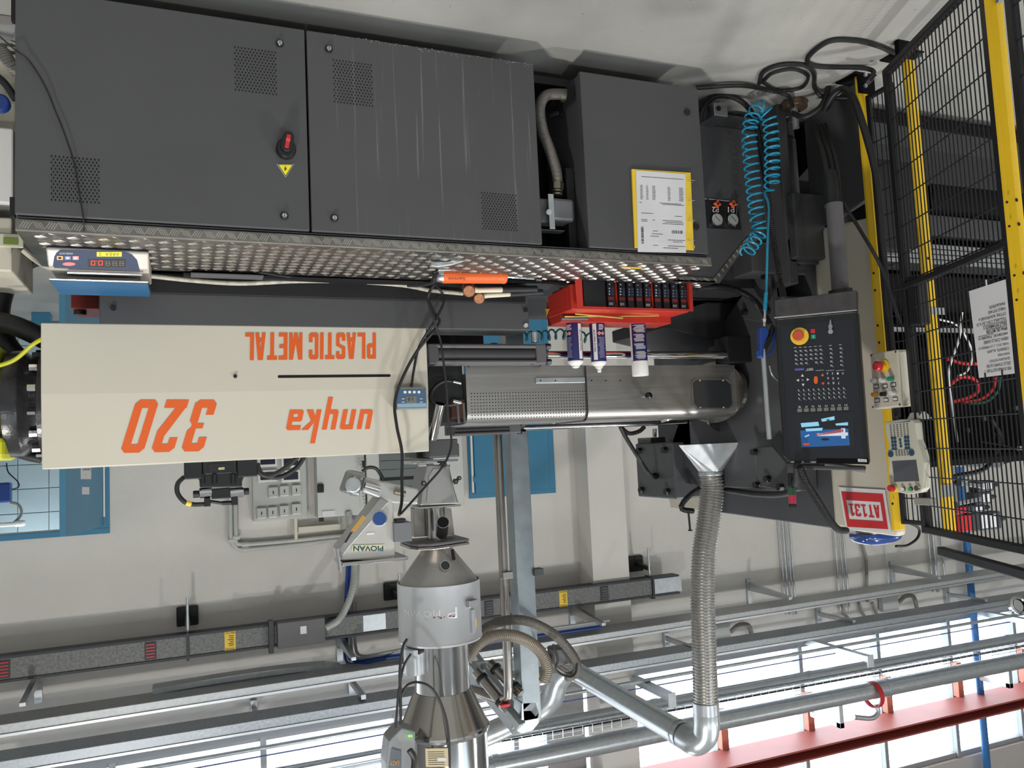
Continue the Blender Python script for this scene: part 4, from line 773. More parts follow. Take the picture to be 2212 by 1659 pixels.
inj_cyl('dark lower injection cylinder with tie rods and long chrome rod', 926, 1180, 1158, 742, 786, 3.0, -2.5, 0.017)
inj_cyl('dark upper injection cylinder behind the perforated guard', 966, 1126, 1100, 919, 941, 3.55, -2.5, 0.014)
MB().box(PY(1570, 725, 3.02), PY(1608, 787, 3.12)).obj('rod_bracket', M_BLACKM, label='black bracket holding the chrome rod at the fixed platen', cat='bracket', bevel=0.004)
c = PY(1155, 740, 3.03); MB().cyl(c - V((0, 0, 0.045)), c, 0.016, n=12).obj('hose_fitting', M_GALV, label='steel hose elbow under the lower injection cylinder', cat='fitting', bevel=0.003)
# dark clutter between cover and barrel guard
mc = thing('barrel_carriage', 'oily dark barrel carriage between the cream cover and the perforated guard', 'machine part', (-0.95, 3.3, 1.06))
MB().box((-0.8, 3.12, 1.07), (-1.06, 3.5, 1.34)).obj('carriage_block', M_BLACKM, mc, bevel=0.004)
bxy(927, 950, 990, 985, 3.15, 0.4).obj('throat_block', M_DARK, mc, bevel=0.004)
bxy(975, 905, 1005, 862, 3.11, 0.08).obj('heater_block', mat('rusty_iron', '4a2a20', 0.7, 0.5, noise=0.4, nscale=30), mc, bevel=0.004)
for u in (988, 1001): MB().cyl(PY(u, 870, 3.11), PY(u + 3, 915, 3.11), 0.006, n=8).obj('heater_clamp', M_MID, mc)
MB().tube([PY(985, 823, 3.09), PY(955, 825, 3.09), PY(933, 845, 3.09), PY(935, 868, 3.09), PY(970, 875, 3.09), PY(985, 872, 3.09)], 0.008, 8, 30).obj('armoured_hose', M_RUB, mc, smooth=True)
for (u, v) in ((990, 826), (990, 868)): MB().cyl(PY(u - 12, v - 2, 3.08), PY(u + 6, v + 2, 3.08), 0.009, n=8).obj('hose_fitting', M_CHROME, mc, bevel=0.002)
p0, p1 = PY(934, 948, 3.06), PY(951, 872, 2.99)
MB().lathe(p0, [(0.018, 0), (0.019, 0.004), (0.019, (p1 - p0).length), (0.0175, (p1 - p0).length), (0.0175, 0.002)], 28, p1 - p0, caps=False).obj('sample_chute', M_POL, label='polished steel tube chute sloping beside the cream cover', cat='chute', smooth=True)
# barrel guards
bg_ = thing('barrel_guard', 'sliding stainless barrel guard, perforated half nearest the cream cover', 'guard', (-1.35, 3.25, 1.1))
zg0, zg1 = 1.107, 1.345; ya = 3.1
def guard(x0, x1, y, z0, z1, rr, dep, t=0.004):
    pr_ = [(y, z0)] + [(y + rr - rr * math.cos(a), z1 - rr + rr * math.sin(a)) for a in [math.pi / 2 * i / 8 for i in range(9)]] + [(y + dep - rr + rr * math.sin(a), z1 - rr + rr * math.cos(a)) for a in [math.pi / 2 * i / 8 for i in range(9)]] + [(y + dep, z0)]
    inn = [(yy + (t if yy < y + dep / 2 else -t), min(zz, z1 - t)) for yy, zz in pr_][::-1]
    return MB().prism([V((x0, a, b)) for a, b in pr_ + inn], (x1 - x0, 0, 0))
guard(-1.066, -1.64, ya, zg0, zg1, 0.045, 0.34).obj('guard_shell', M_STEEL, bg_, smooth=True)
a, b = PY(1018, 850, ya), PY(1267, 897, ya); m = MB()
for i in range(41):
    for j in range(9): m.disc((a.x + (b.x - a.x) * i / 40, ya - 0.0006, a.z + (b.z - a.z) * j / 8 - 0.0), (0, -1, 0), 0.0025, 8)
m.obj('perforation', M_HOLE, bg_, kind='stuff')
sr = MB().box(PY(1158, 828, ya - 0.008), PY(1262, 815, ya)).obj('slide_rail', M_GALV, bg_, bevel=0.002)
for u in (1168, 1200): c = PY(u, 822, ya - 0.0085); MB().disc(c, (0, -1, 0), 0.0035, 10).obj('rail_hole', M_HOLE, sr)
c = PY(1012, 792, ya - 0.0006); MB().disc(c, (0, -1, 0), 0.003, 10).obj('screw_hole', M_HOLE, bg_)
b2 = thing('barrel_guard', 'plain stainless barrel guard with black knob and small window', 'guard', (-2.0, 3.25, 1.1))
guard(-1.615, -2.40, ya - 0.014, zg0 + 0.003, zg1 + 0.006, 0.05, 0.37).obj('guard_shell', M_STEEL, b2, smooth=True)
yb = ya - 0.0146; c = PY(1392, 856, yb)
kn = MB().cyl(c, c + V((0, -0.025, 0)), 0.006, n=12).obj('knob_stem', M_CHROME, b2); MB().lathe(c + V((0, -0.02, 0)), [(0.004, 0), (0.013, 0.004), (0.0165, 0.013), (0.014, 0.024), (0.006, 0.03), (0.001, 0.031)], 24, (0, -1, 0)).obj('knob', mat('glossy_black', '0c0c0e', 0.12), b2, smooth=True)
for u in (1278, 1309, 1340): MB().disc(PY(u, 822, yb), (0, -1, 0), 0.0035, 10).obj('screw_hole', M_HOLE, b2)
wn = MB().prism([PY(u, v, yb) for u, v in ((1497, 828), (1505, 821), (1568, 822), (1577, 830), (1580, 872), (1572, 880), (1508, 881), (1500, 873))], (0, -0.002, 0)).obj('sight_window', mat('smoked_window', '303336', 0.08, coat=0.5), b2)
m = MB(); q = [PY(u, v, yb - 0.0025) for u, v in ((1494, 825), (1503, 818), (1571, 819), (1580, 828), (1583, 874), (1574, 883), (1505, 884), (1496, 876))]
for i in range(8): m.bar(q[i], q[(i + 1) % 8], 0.005, 0.003, (0, 1, 0))
m.obj('window_seal', M_STEEL, wn)
for u, v in ((1512, 822), (1562, 822), (1513, 880), (1563, 880)): MB().cyl(PY(u, v, yb), PY(u, v, yb - 0.005), 0.004, n=10).obj('window_screw', M_CHROME, wn)
MB().prism([V((-2.40, y, z)) for y, z in [(3.27 + 0.245 * math.cos(a), 1.225 + 0.150 * math.sin(a)) for a in [2 * math.pi * i / 40 for i in range(40)]]], (-0.02, 0, 0)).obj('end_flange', M_STEELX, b2)
MB().cyl((-2.42, 3.27, 1.225), (-2.45, 3.27, 1.225), 0.11, n=40).obj('nozzle_collar', M_DARK2, b2, smooth=True)
c = PY(1560, 906, 3.3); MB().prism([c + V((0.085 * math.cos(a), 0, 0.06 * math.sin(a))) for a in [math.pi * i / 16 for i in range(17)]], (0, 0.01, 0)).obj('half_disc', M_STEELX, b2)
MB().tube([PY(1430, 910, 3.2), PY(1445, 905, 3.2), PY(1470, 895, 3.15)], 0.008, 8, 12).obj('handle_bar', M_ALU, b2, smooth=True)
# ================================================================== CLAMPING UNIT
XPL = -2.6
cu_ = thing('clamping_unit', 'dark grey fixed platen and side housing of the moulding machine', 'machine', (-2.9, 3.2, 0.0))
def PXs(pts, x): return [PX(u, v, x) for u, v in pts]
m = MB().prism([V((XPL, 2.735, 0.6)), V((XPL, 3.10, 0.6)), V((XPL, 4.05, 0.86)), V((XPL, 4.10, 0.9)), V((XPL, 4.10, 1.70)), V((XPL, 3.56, 1.73)), V((XPL, 3.55, 1.842)), V((XPL, 2.735, 1.865))], (-0.3, 0, 0)).obj('platen', M_PLAT, cu_, bevel=0.006)
MB().prism([V((-2.605, 3.5, 1.7)), V((-2.605, 4.06, 1.7)), V((-2.605, 4.02, 1.845)), V((-2.605, 3.5, 1.84))], (-0.25, 0, 0)).obj('top_cream_cover', M_CREAM, cu_, bevel=0.004)
MB().box((-2.9, 2.7, 0.09), (-3.2, 4.0, 0.6)).obj('clamp_base', M_BLACKM, cu_)
MB().prism([V((-2.6, 2.735, 0.05)), V((-2.6, 2.42, 0.0)), V((-2.6, 2.42, 0.5)), V((-2.6, 2.735, 0.56))], (-0.03, 0, 0)).obj('lower_side_plate', M_DARK, cu_, bevel=0.003)
side = MB().prism([V((XPL + 0.01, 2.735, 0.545)), V((XPL + 0.01, 2.40, 0.58)), V((XPL + 0.01, 2.40, 1.872)), V((XPL + 0.01, 2.735, 1.862))], (-0.06, 0, 0)).obj('cream_side_cover', M_CREAM, cu_, bevel=0.02)
MB().box((-2.3, 2.79, 0.10), (-2.6, 2.95, 0.735)).obj('column', M_DARK, cu_, bevel=0.006)
MB().box((-2.42, 2.70, 0.0), (-2.47, 2.80, 0.80)).obj('column_flange', M_DARK, cu_, bevel=0.004)
bxy(1712, 414, 1790, 560, 2.66, 0.14).obj('protruding_box', M_DARK, cu_, bevel=0.008)
MB().prism([PY(1700, 520, 2.70), PY(1712, 500, 2.70), PY(1788, 520, 2.70), PY(1780, 572, 2.70), PY(1708, 566, 2.70)], (0, 0.2, 0)).obj('box_lid', M_DARK, cu_, bevel=0.004)
# ribs on the platen face
for a, b in (((1575, 935), (1690, 1070)), ((1430, 880), (1600, 1060))): pass
sb = MB().prism([V((XPL, 3.62, 1.46)), V((XPL, 4.0, 1.46)), V((XPL, 4.0, 1.76)), V((XPL, 3.62, 1.76))], (0.22, 0, 0)).obj('tie_bar_boss', M_PLAT, cu_, bevel=0.008)
for y, z in ((3.68, 1.5), (3.94, 1.5), (3.68, 1.72), (3.94, 1.72), (3.8, 1.64)): MB().cyl((XPL + 0.22, y, z), (XPL + 0.245, y, z), 0.019, n=6).obj('bolt', M_BLACK, sb)
MB().prism([PX(u, v, -2.45) for u, v in ((1700, 640), (1712, 1063), (1500, 1047), (1446, 1042), (1446, 902), (1560, 700), (1600, 640))], (-0.14, 0, 0)).obj('fixed_platen', M_PLAT, cu_, bevel=0.006)
sb = MB().prism([PX(u, v, -2.40) for u, v in ((1629, 967), (1668, 964), (1700, 1002), (1702, 1060), (1634, 1050))], (-0.05, 0, 0)).obj('tie_bar_boss', M_PLAT, cu_, bevel=0.004)
for u, v in ((1633, 976), (1638, 1047), (1690, 1052), (1662, 1034)): c = PX(u, v, -2.40); MB().cyl(c, c + V((0.024, 0, 0)), 0.016, n=6).obj('bolt', M_BLACK, sb)
sb = MB().prism([PX(u, v, -2.41) for u, v in ((1598, 600), (1660, 585), (1672, 700), (1606, 690))], (-0.04, 0, 0)).obj('tie_bar_boss', M_PLAT, cu_, bevel=0.004)
for u, v in ((1607, 612), (1612, 674), (1656, 597), (1660, 672)): c = PX(u, v, -2.41); MB().cyl(c, c + V((0.022, 0, 0)), 0.015, n=6).obj('bolt', M_BLACK, sb)
MB().prism([V((-2.35, 3.2, 0.79)), V((-2.6, 3.2, 0.79)), V((-2.6, 3.2, 1.02)), V((-2.1, 3.2, 0.92)), V((-2.1, 3.2, 0.86))], (0, 0.5, 0)).obj('gusset', M_DARK2, cu_, bevel=0.004)
MB().box((-2.45, 3.55, 1.3), (-2.6, 3.72, 1.48)).obj('valve_block', M_DARK2, cu_, bevel=0.004)
bxy(1405, 945, 1440, 988, 3.86, 0.14).obj('side_manifold', M_MID, cu_, bevel=0.004)
for u, v in ((1414, 926), (1420, 990)): MB().cyl(PY(u, v, 3.9), PY(u, v + 18, 3.9), 0.012, n=8).obj('fitting', M_CHROME, cu_)
MB().cyl(PY(1419, 1011, 3.9), PY(1419, 1011, 3.87), 0.014, n=12).obj('red_valve_knob', M_REDP, cu_)
MB().cyl(PY(1423, 1008, 3.9), PY(1424, 1030, 3.9), 0.008, n=8).obj('fitting', M_CHROME, cu_)
# orange-brown beam far beneath the trim
MB().box((-2.35, 3.0, 0.60), (-2.6, 3.06, 0.68)).obj('rust_orange_bar', mat('rust_orange', '8a4528', 0.6), cu_)
MB().box(PX(1524, 953, XPL + 0.005), PX(1600, 947, XPL + 0.02) + V((0, 0, -0.008))).obj('name_strip', M_STEELX, cu_)
# sign AT131 on the cream cover
xs_ = XPL + 0.0135; q = PXs(((1812, 1052), (1912, 1058), (1926, 1150), (1828, 1144)), xs_)
sg = MB().prism(q, (0.002, 0, 0)).obj('machine_sign', M_PAPER, label='white paper sign with red frame reading AT131 on the cream cover', cat='sign')
def bil(q, a, b): return q[0].lerp(q[1], a).lerp(q[3].lerp(q[2], a), b)
fr_ = MB(); o = [(0.05, 0.1), (0.95, 0.1), (0.95, 0.93), (0.05, 0.93)]; i_ = [(0.13, 0.3), (0.87, 0.3), (0.87, 0.75), (0.13, 0.75)]
O = [bil(q, *p) + V((0.003, 0, 0)) for p in o]; I = [bil(q, *p) + V((0.003, 0, 0)) for p in i_]
fr_.add(O + I, [(i, (i + 1) % 4, 4 + (i + 1) % 4, 4 + i) for i in range(4)]); fr_.obj('red_frame', M_REDP, sg)
def one(ox): return [rect(ox + 1.5, 0, ox + 3.1, 11), rect(ox + 0.2, 0, ox + 4.4, 1.4), [(ox, 7.6), (ox + 1.5, 8.6), (ox + 1.5, 11), (ox + 0.2, 9.6)]]
ba, _ = block('AT'); strokes2(ba + one(11.3) + arc3(16.6) + one(22.4), bil(q, 0.83, 0.38) + V((0.003, 0, 0)), bil(q, 0.17, 0.38) + V((0.003, 0, 0)), bil(q, 0.83, 0.68) + V((0.003, 0, 0)), 26.8, 11, M_REDP, sg, 'lettering')
# ---------------------------------------------------------------- mould area seen through the mesh
M_BLACKM = mat('interior_black', '0c0c0e', 0.85); M_BLACKM.node_tree.nodes['Principled BSDF'].inputs['Specular IOR Level'].default_value = 0.15  # darker copy of the matt black, with the enclosure's shade put into the colour
ma = thing('mould_area', 'dark machine interior with chrome bars seen through the wire gate', 'machine', (-3.5, 3.2, 0.0))
MB().box((-2.66, 2.55, 0.04), (-5.2, 3.8, 0.09)).obj('lower_frame', M_BLACKM, ma, bevel=0.005)
MB().prism([V((-2.66, 2.56, 0.09)), V((-2.66, 2.62, 0.16)), V((-2.66, 2.95, 0.30)), V((-2.66, 2.95, 0.09))], (-2.6, 0, 0)).obj('sloping_skirt', mat('skirt_black', '151517', 0.7), ma, bevel=0.004)
MB().box((-2.95, 3.3, 0.09), (-5.2, 3.8, 0.62)).obj('inner_frame', M_BLACKM, ma, bevel=0.01)
MB().box((-2.9, 2.72, 1.60), (-5.2, 3.9, 1.63)).obj('top_guard', M_BLACKM, ma, bevel=0.003)
MB().box((-2.95, 3.6, 0.62), (-5.2, 3.9, 1.6)).obj('rear_wall', M_BLACKM, ma)
MB().box((-3.62, 3.1, 1.02), (-4.3, 3.58, 1.60)).obj('moving_platen', M_BLACKM, ma, bevel=0.01)
MB().box((-2.85, 3.0, 0.86), (-3.1, 3.5, 1.7)).obj('mould_half', M_DARK2, ma, bevel=0.01)
for z, r_ in ((0.90, 0.045), (1.62, 0.045)): MB().cyl((-2.9, 3.25, z), (-5.1, 3.25, z), r_, n=24).obj('tie_bar', M_CHROME, ma, smooth=True)
al = MB()
for k in range(4): al.box((-2.75, 2.8, 0.548 + k * 0.026), (-4.6, 2.95, 0.571 + k * 0.026))
al.obj('aluminium_profile', M_ALU, ma, bevel=0.004)
MB().cyl((-3.45, 3.0, 0.28), (-4.3, 3.0, 0.28), 0.2, n=40).obj('drum', M_BLACKM, ma, smooth=True)
MB().box((-2.7, 2.96, 0.66), (-5.0, 3.3, 0.80)).obj('cross_beam', M_BLACKM, ma, bevel=0.01)
MB().box((-2.72, 2.8, 0.40), (-4.9, 2.86, 0.50)).obj('cross_strip', M_DARK2, ma, bevel=0.004)
for k, (u, v) in enumerate(((2155, 890), (2120, 905), (2190, 882), (2150, 940), (2085, 930))):
    c = PY(u, v, 3.08); MB().cyl(c, c + V((0, -0.02, 0)), 0.014, n=6).obj('bolt', M_MID, ma)
# cables inside
for k, (pts, mm, rr, lab) in enumerate([
    ([(2045, 775), (2080, 785), (2110, 786)], M_REDP, 0.009, 'red hose crossing behind the mesh gate, lower one'),
    ([(2050, 833), (2075, 815), (2105, 820), (2112, 845), (2090, 860), (2050, 870)], M_REDP, 0.010, 'bright red hose loop behind the mesh gate'),
    ([(2150, 815), (2145, 840), (2120, 862), (2080, 870)], M_REDP, 0.008, 'red hose behind the lower edge of the paper notice'),
    ([(2160, 815), (2155, 845), (2130, 868), (2095, 872)], mat('green_cable', '12584a', 0.4), 0.007, 'green cable beside the red hose behind the mesh gate'),
    ([(2030, 690), (2070, 705), (2100, 760), (2090, 800), (2070, 812)], M_WHITE, 0.005, 'white cord looping down behind the mesh gate'),
    ([(2078, 675), (2072, 730), (2052, 790), (2050, 830), (2060, 900), (2068, 955)], M_WHITE, 0.006, 'long white cord hanging in the mould area'),
    ([(2140, 905), (2160, 950), (2130, 1010), (2060, 1030)], M_RUB, 0.012, 'black hose bending in the upper mould area'),
    ([(2120, 955), (2190, 970), (2197, 990), (2170, 1000)], M_RUB, 0.006, 'thin black cable loop in the upper mould area')]):
    MB().tube([PY(u, v, 2.95 - 0.01 * k) for u, v in pts], rr, 8, 36).obj('hose' if k < 4 else 'cord', mm, label=lab, cat='hose' if k < 4 else 'cord', smooth=True)
MB().prism([PY(2060, 985, 3.05), PY(2170, 1000, 3.05), PY(2160, 1010, 3.05), PY(2100, 1008, 3.05), PY(2055, 1005, 3.05)], (0, 0.1, 0)).obj('chute_plate', M_ALU, label='pale metal chute plate high in the mould area', cat='plate')
# safety switches behind the mesh near the top of post two
def switch(lab, u0, v0, u1, v1, y, red, lever):
    a, b = PY(u0, v0, y), PY(u1, v1, y); c = (a + b) / 2
    r = thing('safety_switch', lab, 'safety switch', (c.x, y, a.z), 'safety switches beside the yellow post')
    MB().box((a.x, y, a.z), (b.x, y + 0.05, b.z)).obj('switch_body', mat('switch_grey', '3b3f45', 0.45), r, bevel=0.006)
    MB().cyl((b.x, y + 0.025, c.z), (b.x - 0.05, y + 0.025, c.z), 0.014, r2=0.008, n=12).obj('cable_gland', M_BLACK, r)
    for k in (0.3, 0.6): MB().box((a.x + (b.x - a.x) * k, y - 0.002, a.z + 0.01), (a.x + (b.x - a.x) * (k + 0.2), y, b.z - 0.01)).obj('type_label', M_PAPER, r)
    if red: MB().box((a.x + 0.06, y + 0.004, a.z + 0.004), (a.x, y + 0.046, b.z - 0.004)).obj('red_key_head', M_REDP, r, bevel=0.003)
    if lever:
        e = PY(lever[0], lever[1], y - 0.02); MB().bar((a.x - 0.02, y - 0.01, c.z), e, 0.004, 0.018).obj('lever', M_ALU, r, bevel=0.002); MB().cyl(e, e + V((0, -0.015, 0)), 0.013, n=16).obj('roller', M_BLACK, r)
switch('grey lever switch, uppermost of four beside the second yellow post', 2112, 1040, 2150, 1060, 2.5, False, (2065, 1043))
switch('grey lever switch with long inclined lever, second of four', 2108, 1064, 2145, 1088, 2.5, False, (2058, 1090))
switch('black switch with small red key head, third of four', 2092, 1092, 2130, 1106, 2.5, True, None)
switch('large black switch with red key head, lowest of four in the hall', 2100, 1110, 2165, 1142, 2.5, True, None)
# ================================================================== THINGS ON THE DECK
# bench scale
sc = thing('bench_scale', 'bench scale with blue pan, red digits and yellow AREA 2 strip', 'scale', (0.235, 2.75, ZD))
xL, xR = 0.372, 0.098      # image left / right ends of the body
prof = [(2.648, ZD + 0.004), (2.645, ZD + 0.012), (2.68, ZD + 0.052), (2.71, ZD + 0.06), (2.88, ZD + 0.06), (2.88, ZD + 0.004)]
MB().prism([V((xL, y, z)) for y, z in prof], (xR - xL, 0, 0)).obj('scale_body', mat('glossy_beige_film', 'bdb6aa', 0.32), sc, bevel=0.006)
MB().box((xL - 0.0, 2.65, ZD + 0.0005), (xR, 2.88, ZD + 0.008)).obj('base_rim', mat('navy_plastic', '2a3352', 0.4), sc, bevel=0.002)
fn = V((0, -0.04, 0.035)).normalized(); fp0 = V((0, 2.645, ZD + 0.012))
def sp(u, v): return PP(u, v, fp0 + fn * 0.0012, fn)
k = [sp(u, v) for u, v in ((114, 574), (117, 555), (122, 546), (131, 540), (270, 544), (285, 550), (296, 562), (302, 585), (118, 579))]
pn = MB().prism(k, -fn * 0.001).obj('display_panel', mat('navy_panel', '2c3a58', 0.6), sc)
def spq(u0, v0, u1, v1, mm, nm, par, d=0.0008): return MB().prism([sp(u0, v0) + fn * d, sp(u1, v0) + fn * d, sp(u1, v1) + fn * d, sp(u0, v1) + fn * d], -fn * 0.0006).obj(nm, mm, par)
def st(s, u0, v0, u1, v1, mm, d=0.0012, **k2): return txt(s, sp(u1, v0) + fn * d, sp(u0, v0) + fn * d, sp(u1, v1) + fn * d, mm, pn, ext=0.0003, **k2)
dsp = spq(190, 560, 272, 577, mat('led_window', '2a2420', 0.6), 'led_window', pn)
M_LED = mat('red_led', 'ff2a20', 0.5, emit=1.6); M_SEG = mat('unlit_segment', '6b6258', 0.5)
def seg7(u0, v0, u1, v1, mm, off=False):
    m = MB(); w = 1.6; vm = (v0 + v1) / 2
    S_ = [((u0, v0), (u1, v0)), ((u0, v1), (u1, v1)), ((u0, v0), (u0, v1)), ((u1, v0), (u1, v1))] + ([((u0, vm), (u1, vm))] if off else [])
    for p, q in S_: m.bar(sp(*p) + fn * 0.0014, sp(*q) + fn * 0.0014, 0.0017, 0.0004, fn)
    m.obj('digit', mm, pn)
seg7(197.5, 563, 205, 572, M_LED); seg7(213, 563, 221, 572, M_LED)
for u in (229, 244, 259): seg7(u, 564, u + 7.5, 573, M_SEG, True)
MB().disc(sp(209, 564) + fn * 0.0015, fn, 0.0012, 8).obj('decimal_point', M_LED, pn)
lb = spq(209, 544, 263, 554, mat('yellow_tape', 'f2ec1c', 0.5), 'yellow_tape', pn); st('AREA  2', 214, 545.5, 258, 552.5, mat('brown_marker', '8a7a16', 0.7), bold=0.0)
st('MOD.ACS', 129, 545.3, 157, 549, M_WHITEINK)
for u, c in ((129, mat('amber_key', 'eda23c', 0.4)), (146, mat('blue_key', '31579e', 0.4)), (163, M_REDP)): spq(u - 6, 553, u + 7, 561, c, 'key', pn); spq(u - 3, 555, u + 3.5, 559, M_WHITEINK if u != 129 else M_INK, 'key_symbol', pn, 0.0014)
k = [sp(149 + 14 * math.cos(a), 570 + 4 * math.sin(a)) + fn * 0.001 for a in [2 * math.pi * i / 24 for i in range(24)]]; MB().prism(k, -fn * 0.0004).obj('brand_oval', mat('brand_red', 'd04148', 0.4), pn)
MB().cyl((xL - 0.05, 2.69, ZD + 0.068), (xR + 0.02, 2.69, ZD + 0.068), 0.006, n=10).obj('film_fold', M_CHROME, sc, smooth=True)
zp = 0.888; a = PZ(104, 605, zp); b = PZ(322, 614, zp); ym = a.y
MB().box((a.x, ym, zp - 0.007), (b.x, ym + 0.225, zp - 0.001)).obj('pan_rim', M_POL, sc, bevel=0.003)
MB().box((a.x - 0.004, ym + 0.004, zp - 0.001), (b.x + 0.004, ym + 0.221, zp)).obj('weighing_pan', mat('blue_pan_film', '195a86', 0.4, noise=0.12, nscale=9, stretch=(1, 8, 1)), sc)
MB().box((a.x - 0.03, ym + 0.03, zp - 0.02), (b.x + 0.03, ym + 0.18, zp - 0.007)).obj('pan_support', M_GREYH, sc)
MB().tube([PY(182, 513, 2.60), PY(181, 497, 2.49), PY(180, 470, 2.465), PY(167, 390, 2.468), PY(160, 350, 2.47), PY(137, 282, 2.468), PY(122, 245, 2.47), PY(97, 185, 2.468), PY(62, 130, 2.47), PY(33, 108, 2.468), PY(-10, 70, 2.55)], 0.0022, 6, 90).obj('power_cord', M_RUB, label='thin black cord hanging from the scale down the left cabinet', cat='cord', smooth=True)
# cables along the rear of the deck
pts = [PY(u, v, 2.965) for u, v in ((325, 596), (420, 606), (520, 612), (640, 607), (760, 608), (870, 616), (930, 627), (1000, 634))]
MB().tube(pts, 0.0085, 10, 60).obj('grimy_white_cable', mat('grimy_white', 'b5b0a2', 0.55, noise=0.25, nscale=40), label='thick grimy white cable lying along the back of the tread deck', cat='cable', smooth=True)
MB().tube([PZ(560, 588, ZD + 0.006), PZ(640, 600, ZD + 0.006), PZ(760, 606, ZD + 0.006), PZ(880, 616, ZD + 0.006), PZ(920, 618, ZD + 0.006), PZ(945, 590, ZD + 0.02)], 0.005, 8, 50).obj('black_cable', M_RUB, label='black cable beside the grimy white one on the deck', cat='cable', smooth=True)
MB().box(PZ(412, 588, ZD + 0.01), PZ(567, 605, ZD + 0.018)).obj('steel_flat_bar', M_MID, label='flat dark steel bar lying at the back of the tread deck', cat='bar', bevel=0.002)
MB().tube([PY(955, 590, 2.86), PY(925, 640, 2.93), PY(940, 680, 2.93), PY(948, 700, 2.93), PY(900, 760, 2.955), PY(868, 820, 2.96), PY(853, 870, 2.965), PY(857, 920, 2.96), PY(868, 975, 2.96), PY(868, 1030, 2.96), PY(868, 1080, 2.95), PY(862, 1113, 2.9)], 0.006, 8, 110).obj('black_signal_cable', M_RUB, label='black cable looping over the cream cover up to the loader box', cat='cable', smooth=True)
MB().tube([PY(935, 612, 2.88), PY(952, 628, 2.92), PY(958, 655, 2.92), PY(935, 700, 2.92), PY(905, 750, 2.955), PY(893, 805, 2.96), PY(889, 836, 2.955)], 0.005, 8, 60).obj('display_cable', M_RUB, label='black cable running from the deck to the small blue display', cat='cable', smooth=True)
MB().tube([PY(922, 640, 2.90), PY(935, 685, 2.9), PY(950, 730, 2.92), PY(955, 760, 2.92), PY(964, 830, 2.93), PY(968, 900, 2.95), PY(975, 960, 2.96), PY(958, 1005, 2.95), PY(920, 1050, 2.94), PY(866, 1110, 2.9)], 0.0045, 8, 110).obj('hopper_cable', M_RUB, label='thin black cable hanging past the steel chute to the hopper throat', cat='cable', smooth=True)
# small blue display on the cream cover
dp = thing('remote_display', 'small grey remote display with blue face on the cream cover', 'display', tuple(pc(889, 836)))
def dq(u0, v0, u1, v1, y0, y1, mm, nm, par, bv=0): return MB().box(PY(u0, v0, y0), PY(u1, v1, y0) + V((0, y1 - y0, 0))).obj(nm, mm, par, bevel=bv)
dq(855, 836, 923, 883, 2.968, 2.999, mat('display_grey', '7f8684', 0.5), 'housing', dp, 0.004)
fc = dq(858, 841, 921, 880, 2.9665, 2.969, mat('display_blue', '44607c', 0.35), 'face', dp); dq(858, 872, 921, 879, 2.966, 2.967, mat('display_light_blue', '8aa5b8', 0.4), 'brand_band', fc)
dq(877, 856, 900, 871, 2.9655, 2.967, mat('lcd_grey', '6f716a', 0.3), 'lcd', fc); txtY('1.0', 881, 859, 892, 866, 2.965, M_INK, fc)
for u in (875, 885, 895, 905): MB().cyl(PY(u, 847, 2.9665), PY(u, 847, 2.965), 0.0055, n=14).obj('button', M_WHITE, fc)
for u, v in ((868, 861), (868, 868), (907, 861), (907, 868)): dq(u, v, u + 6, v + 1.2, 2.9655, 2.967, M_WHITEINK, 'print_mark', fc)
MB().cyl(PY(889, 836, 2.985), PY(889, 829, 2.985), 0.006, n=10).obj('cable_gland', M_BLACK, dp)
# grease gun (orange) with lever
gg = thing('grease_gun', 'orange grease gun with bright steel lever lying on the tread deck', 'tool', tuple(PZ(1020, 590, ZD)))
a = PY(954, 597, 2.80); b = PY(1091, 598, 2.80); R_ = 0.026
MB().cyl(a, b, R_, n=28).obj('barrel', mat('orange_tool_paint', 'e4672a', 0.4, noise=0.05), gg, bevel=0.003)
MB().lathe(a + V((0.025, 0, 0)), [(0.012, 0), (0.02, 0.006), (0.024, 0.02), (0.0262, 0.026)], 24, (-1, 0, 0)).obj('cap', M_ALU, gg, smooth=True)
MB().lathe(b, [(R_, -0.012), (R_ + 0.0015, -0.006), (R_, 0.001)], 28, (-1, 0, 0), caps=True).obj('end_collar', mat('orange_tool_paint', 'e4672a'), gg)
MB().tube([b, b + V((-0.05, 0.0, 0.002)), b + V((-0.13, 0.01, 0.0))], 0.004, 8, 8).obj('pull_rod', M_CHROME, gg, smooth=True); MB().cyl(b + V((-0.13, 0.01, 0)), b + V((-0.155, 0.012, 0)), 0.011, n=14).obj('rod_grip', M_BLACK, gg)
MB().prism([PY(u, v, 2.60) for u, v in ((930, 575), (932, 566), (968, 564), (1018, 553), (1020, 559), (975, 573), (945, 577))], (0, 0.02, 0)).obj('lever', M_GALV, gg, bevel=0.003)
MB().prism([PY(u, v, 2.74) for u, v in ((945, 585), (948, 577), (1012, 574), (1016, 582), (1005, 584), (960, 585))], (0, 0.03, 0)).obj('lever_bracket', M_ALU, gg, bevel=0.003)
MB().tube([a + V((0.03, 0, 0)), PY(935, 610, 2.81), PY(905, 617, 2.82), PY(880, 617, 2.82)], 0.006, 8, 20).obj('grease_hose', M_RUB, gg, smooth=True)
txtY('Samoa', 968, 600, 1005, 606, 2.773, M_INK, gg)
MB().box(PZ(950, 600, ZD + 0.003), PZ(1225, 612, ZD + 0.012)).obj('dark_tray', M_BLACKM, label='flat dark greasy tray behind the grease gun', cat='tray', bevel=0.003)
